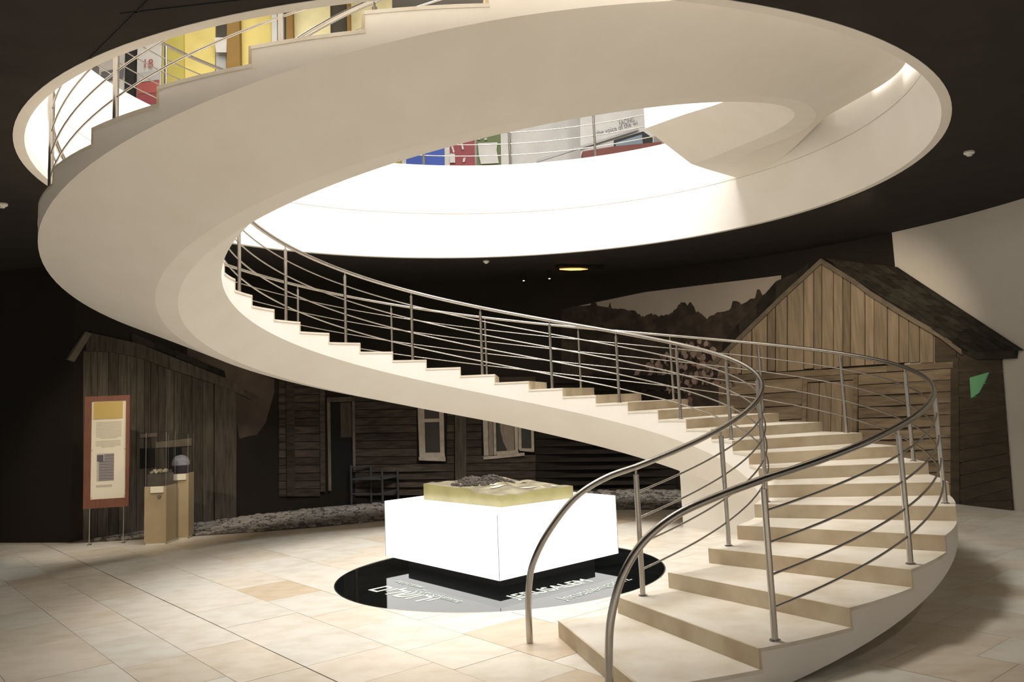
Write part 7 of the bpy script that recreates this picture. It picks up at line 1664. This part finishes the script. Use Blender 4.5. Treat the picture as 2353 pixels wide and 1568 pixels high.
MB().lathe([(.0005, -.03), (.02, -.02), (.028, 0), (.02, .02), (.0005, .03)], (0, 0, 0), 12).build('bulb', emis('lamp_pink', (1, .55, .5), 4), o, True)
MB().box((.0, .06, 0), (.06, .05, .06)).build('housing', M['black'], o)

# ================================================================ upper gallery seen through the opening
C_ = {'olive': (.50, .43, .10), 'yellow': (.72, .60, .20), 'cream': (.85, .78, .45), 'brown': (.26, .15, .03), 'white': (.58, .57, .55), 'dark': (.07, .06, .04), 'grey': (.42, .42, .42), 'grey2': (.55, .52, .48),
      'red': (.38, .09, .08), 'maroon': (.28, .06, .07), 'black': (.02, .02, .02), 'darkgrey': (.15, .15, .16), 'gold': (.50, .36, .08), 'blue': (.05, .10, .42), 'green': (.13, .17, .07), 'screen': (.16, .22, .27), 'darkred': (.16, .05, .04)}
for k_, c in C_.items(): M['u_'+k_] = mat('gallery_'+k_, c, .7 if k_ != 'screen' else .2, noise=(3, tuple(x*.82 for x in c), .3, .8))
def up_piece(item, name, parent):
    part, th_, pts, c = item
    if len(pts) == 4 and part not in ('sign', 'red', 'photo', 'slip', 'paper', 'screen', 'l'):
        pts = [pts[0], pts[1], (pts[2][0], pts[2][1], ZT), (pts[3][0], pts[3][1], ZT)]      # stands on the floor
    if part == 'cab': pts = list(pts[:3])+[(p_[0], p_[1], ZT) for p_ in pts[3:]]
    return MB().prism(pts, (0, th_, 0)).build(name, M['u_'+c], parent)
by = {k_: v_ for k_, v_ in UPPER.items()}
fin_names = {'olive': 'olive_wall', 'yellow': 'yellow_wall', 'cream': 'cream_wall', 'brown': 'brown_edge', 'dark': 'dark_gap', 'white': 'post', 'grey': 'door_leaf'}
gw = thing('exhibition_wall', 'yellow exhibition wall with dark gaps above the upper stair flight', 'exhibition wall')
for it in by['fins']:
    up_piece(it, 'sign' if it[0] == 'sign' else fin_names[it[3]], gw)
bn = thing('banner', 'tall white banner with red 18 and red picture band', 'banner')
for it in by['banner']: up_piece(it, {'panel': 'panel', 'red': 'red_band', 'photo': 'picture'}[it[0]], bn)
t18 = by['text18']
o = lettering('18', bn, M['u_red'], (t18[0][0], t18[0][1]), 0, .16, 1.2, t18[0][2]); o.rotation_euler = (rad(90), 0, 0)
co_ = thing('column', 'black column between the banner and the grey poster', 'column')
up_piece(by['column'][0], 'shaft', co_)
ps = thing('poster', 'grey poster wall with two pictures behind the upper railing', 'poster')
for it in by['poster']: up_piece(it, it[0] if it[0] == 'panel' else 'picture', ps)
labs = {'gold': 'golden display board at the left end of the row', 'blue': 'plain blue display board between white posts', 'maroon': 'dark red display board with small paper slips', 'green': 'dark green display board with a large white sheet'}
bd = {}
for it in by['pan']:
    if it[0] in labs:
        bd[it[0]] = thing('display_board', labs[it[0]]+' on the upper floor', 'display board', group='display boards on the upper floor'); up_piece(it, 'panel', bd[it[0]])
for it in by['pan']:
    x = it[2][0][0]
    if it[0] == 'paper': up_piece(it, 'paper_sheet', bd['green'])
    if it[0] == 'slip': up_piece(it, 'paper_slip', bd['maroon'] if it[2][0][0] < by['pan'][3][2][0][0] else bd['green'])
pk = ['gold', 'blue', 'green']
for it, k_ in zip([i for i in by['pan'] if i[0] == 'post'], pk): up_piece(it, 'post', bd[k_])
for i, it in enumerate(by['wall']):
    w = up_piece(it, 'wall_gallery', None); tag(w, 'white partition wall of the upper gallery', kind='structure'); wt = w
f = by['facing']; ang = math.atan2(f[1][2]-f[0][2], f[1][0]-f[0][0])
for txt, p, wd_, st_ in (('FACING', f[0], .31, 1.6), ('the voice of the wi', f[3], .86, 1.25)):
    o = lettering(txt, wt, M['u_darkgrey'], (p[0], p[1]), 0, wd_, st_, p[2]); o.rotation_euler = (rad(90), -ang, 0)
tv = thing('television', 'flat screen television above the brown cabinet on the upper floor', 'television')
for it in by['tv']: up_piece(it, it[0], tv)
cb = thing('low_cabinet', 'dark reddish low cabinet below the television', 'cabinet'); up_piece(by['tv2'][0], 'body', cb)
lg = up_piece(by['ledge'][0], 'wall_ledge', None); tag(lg, 'thin sloping grey ledge along the lettered wall', 'ledge')
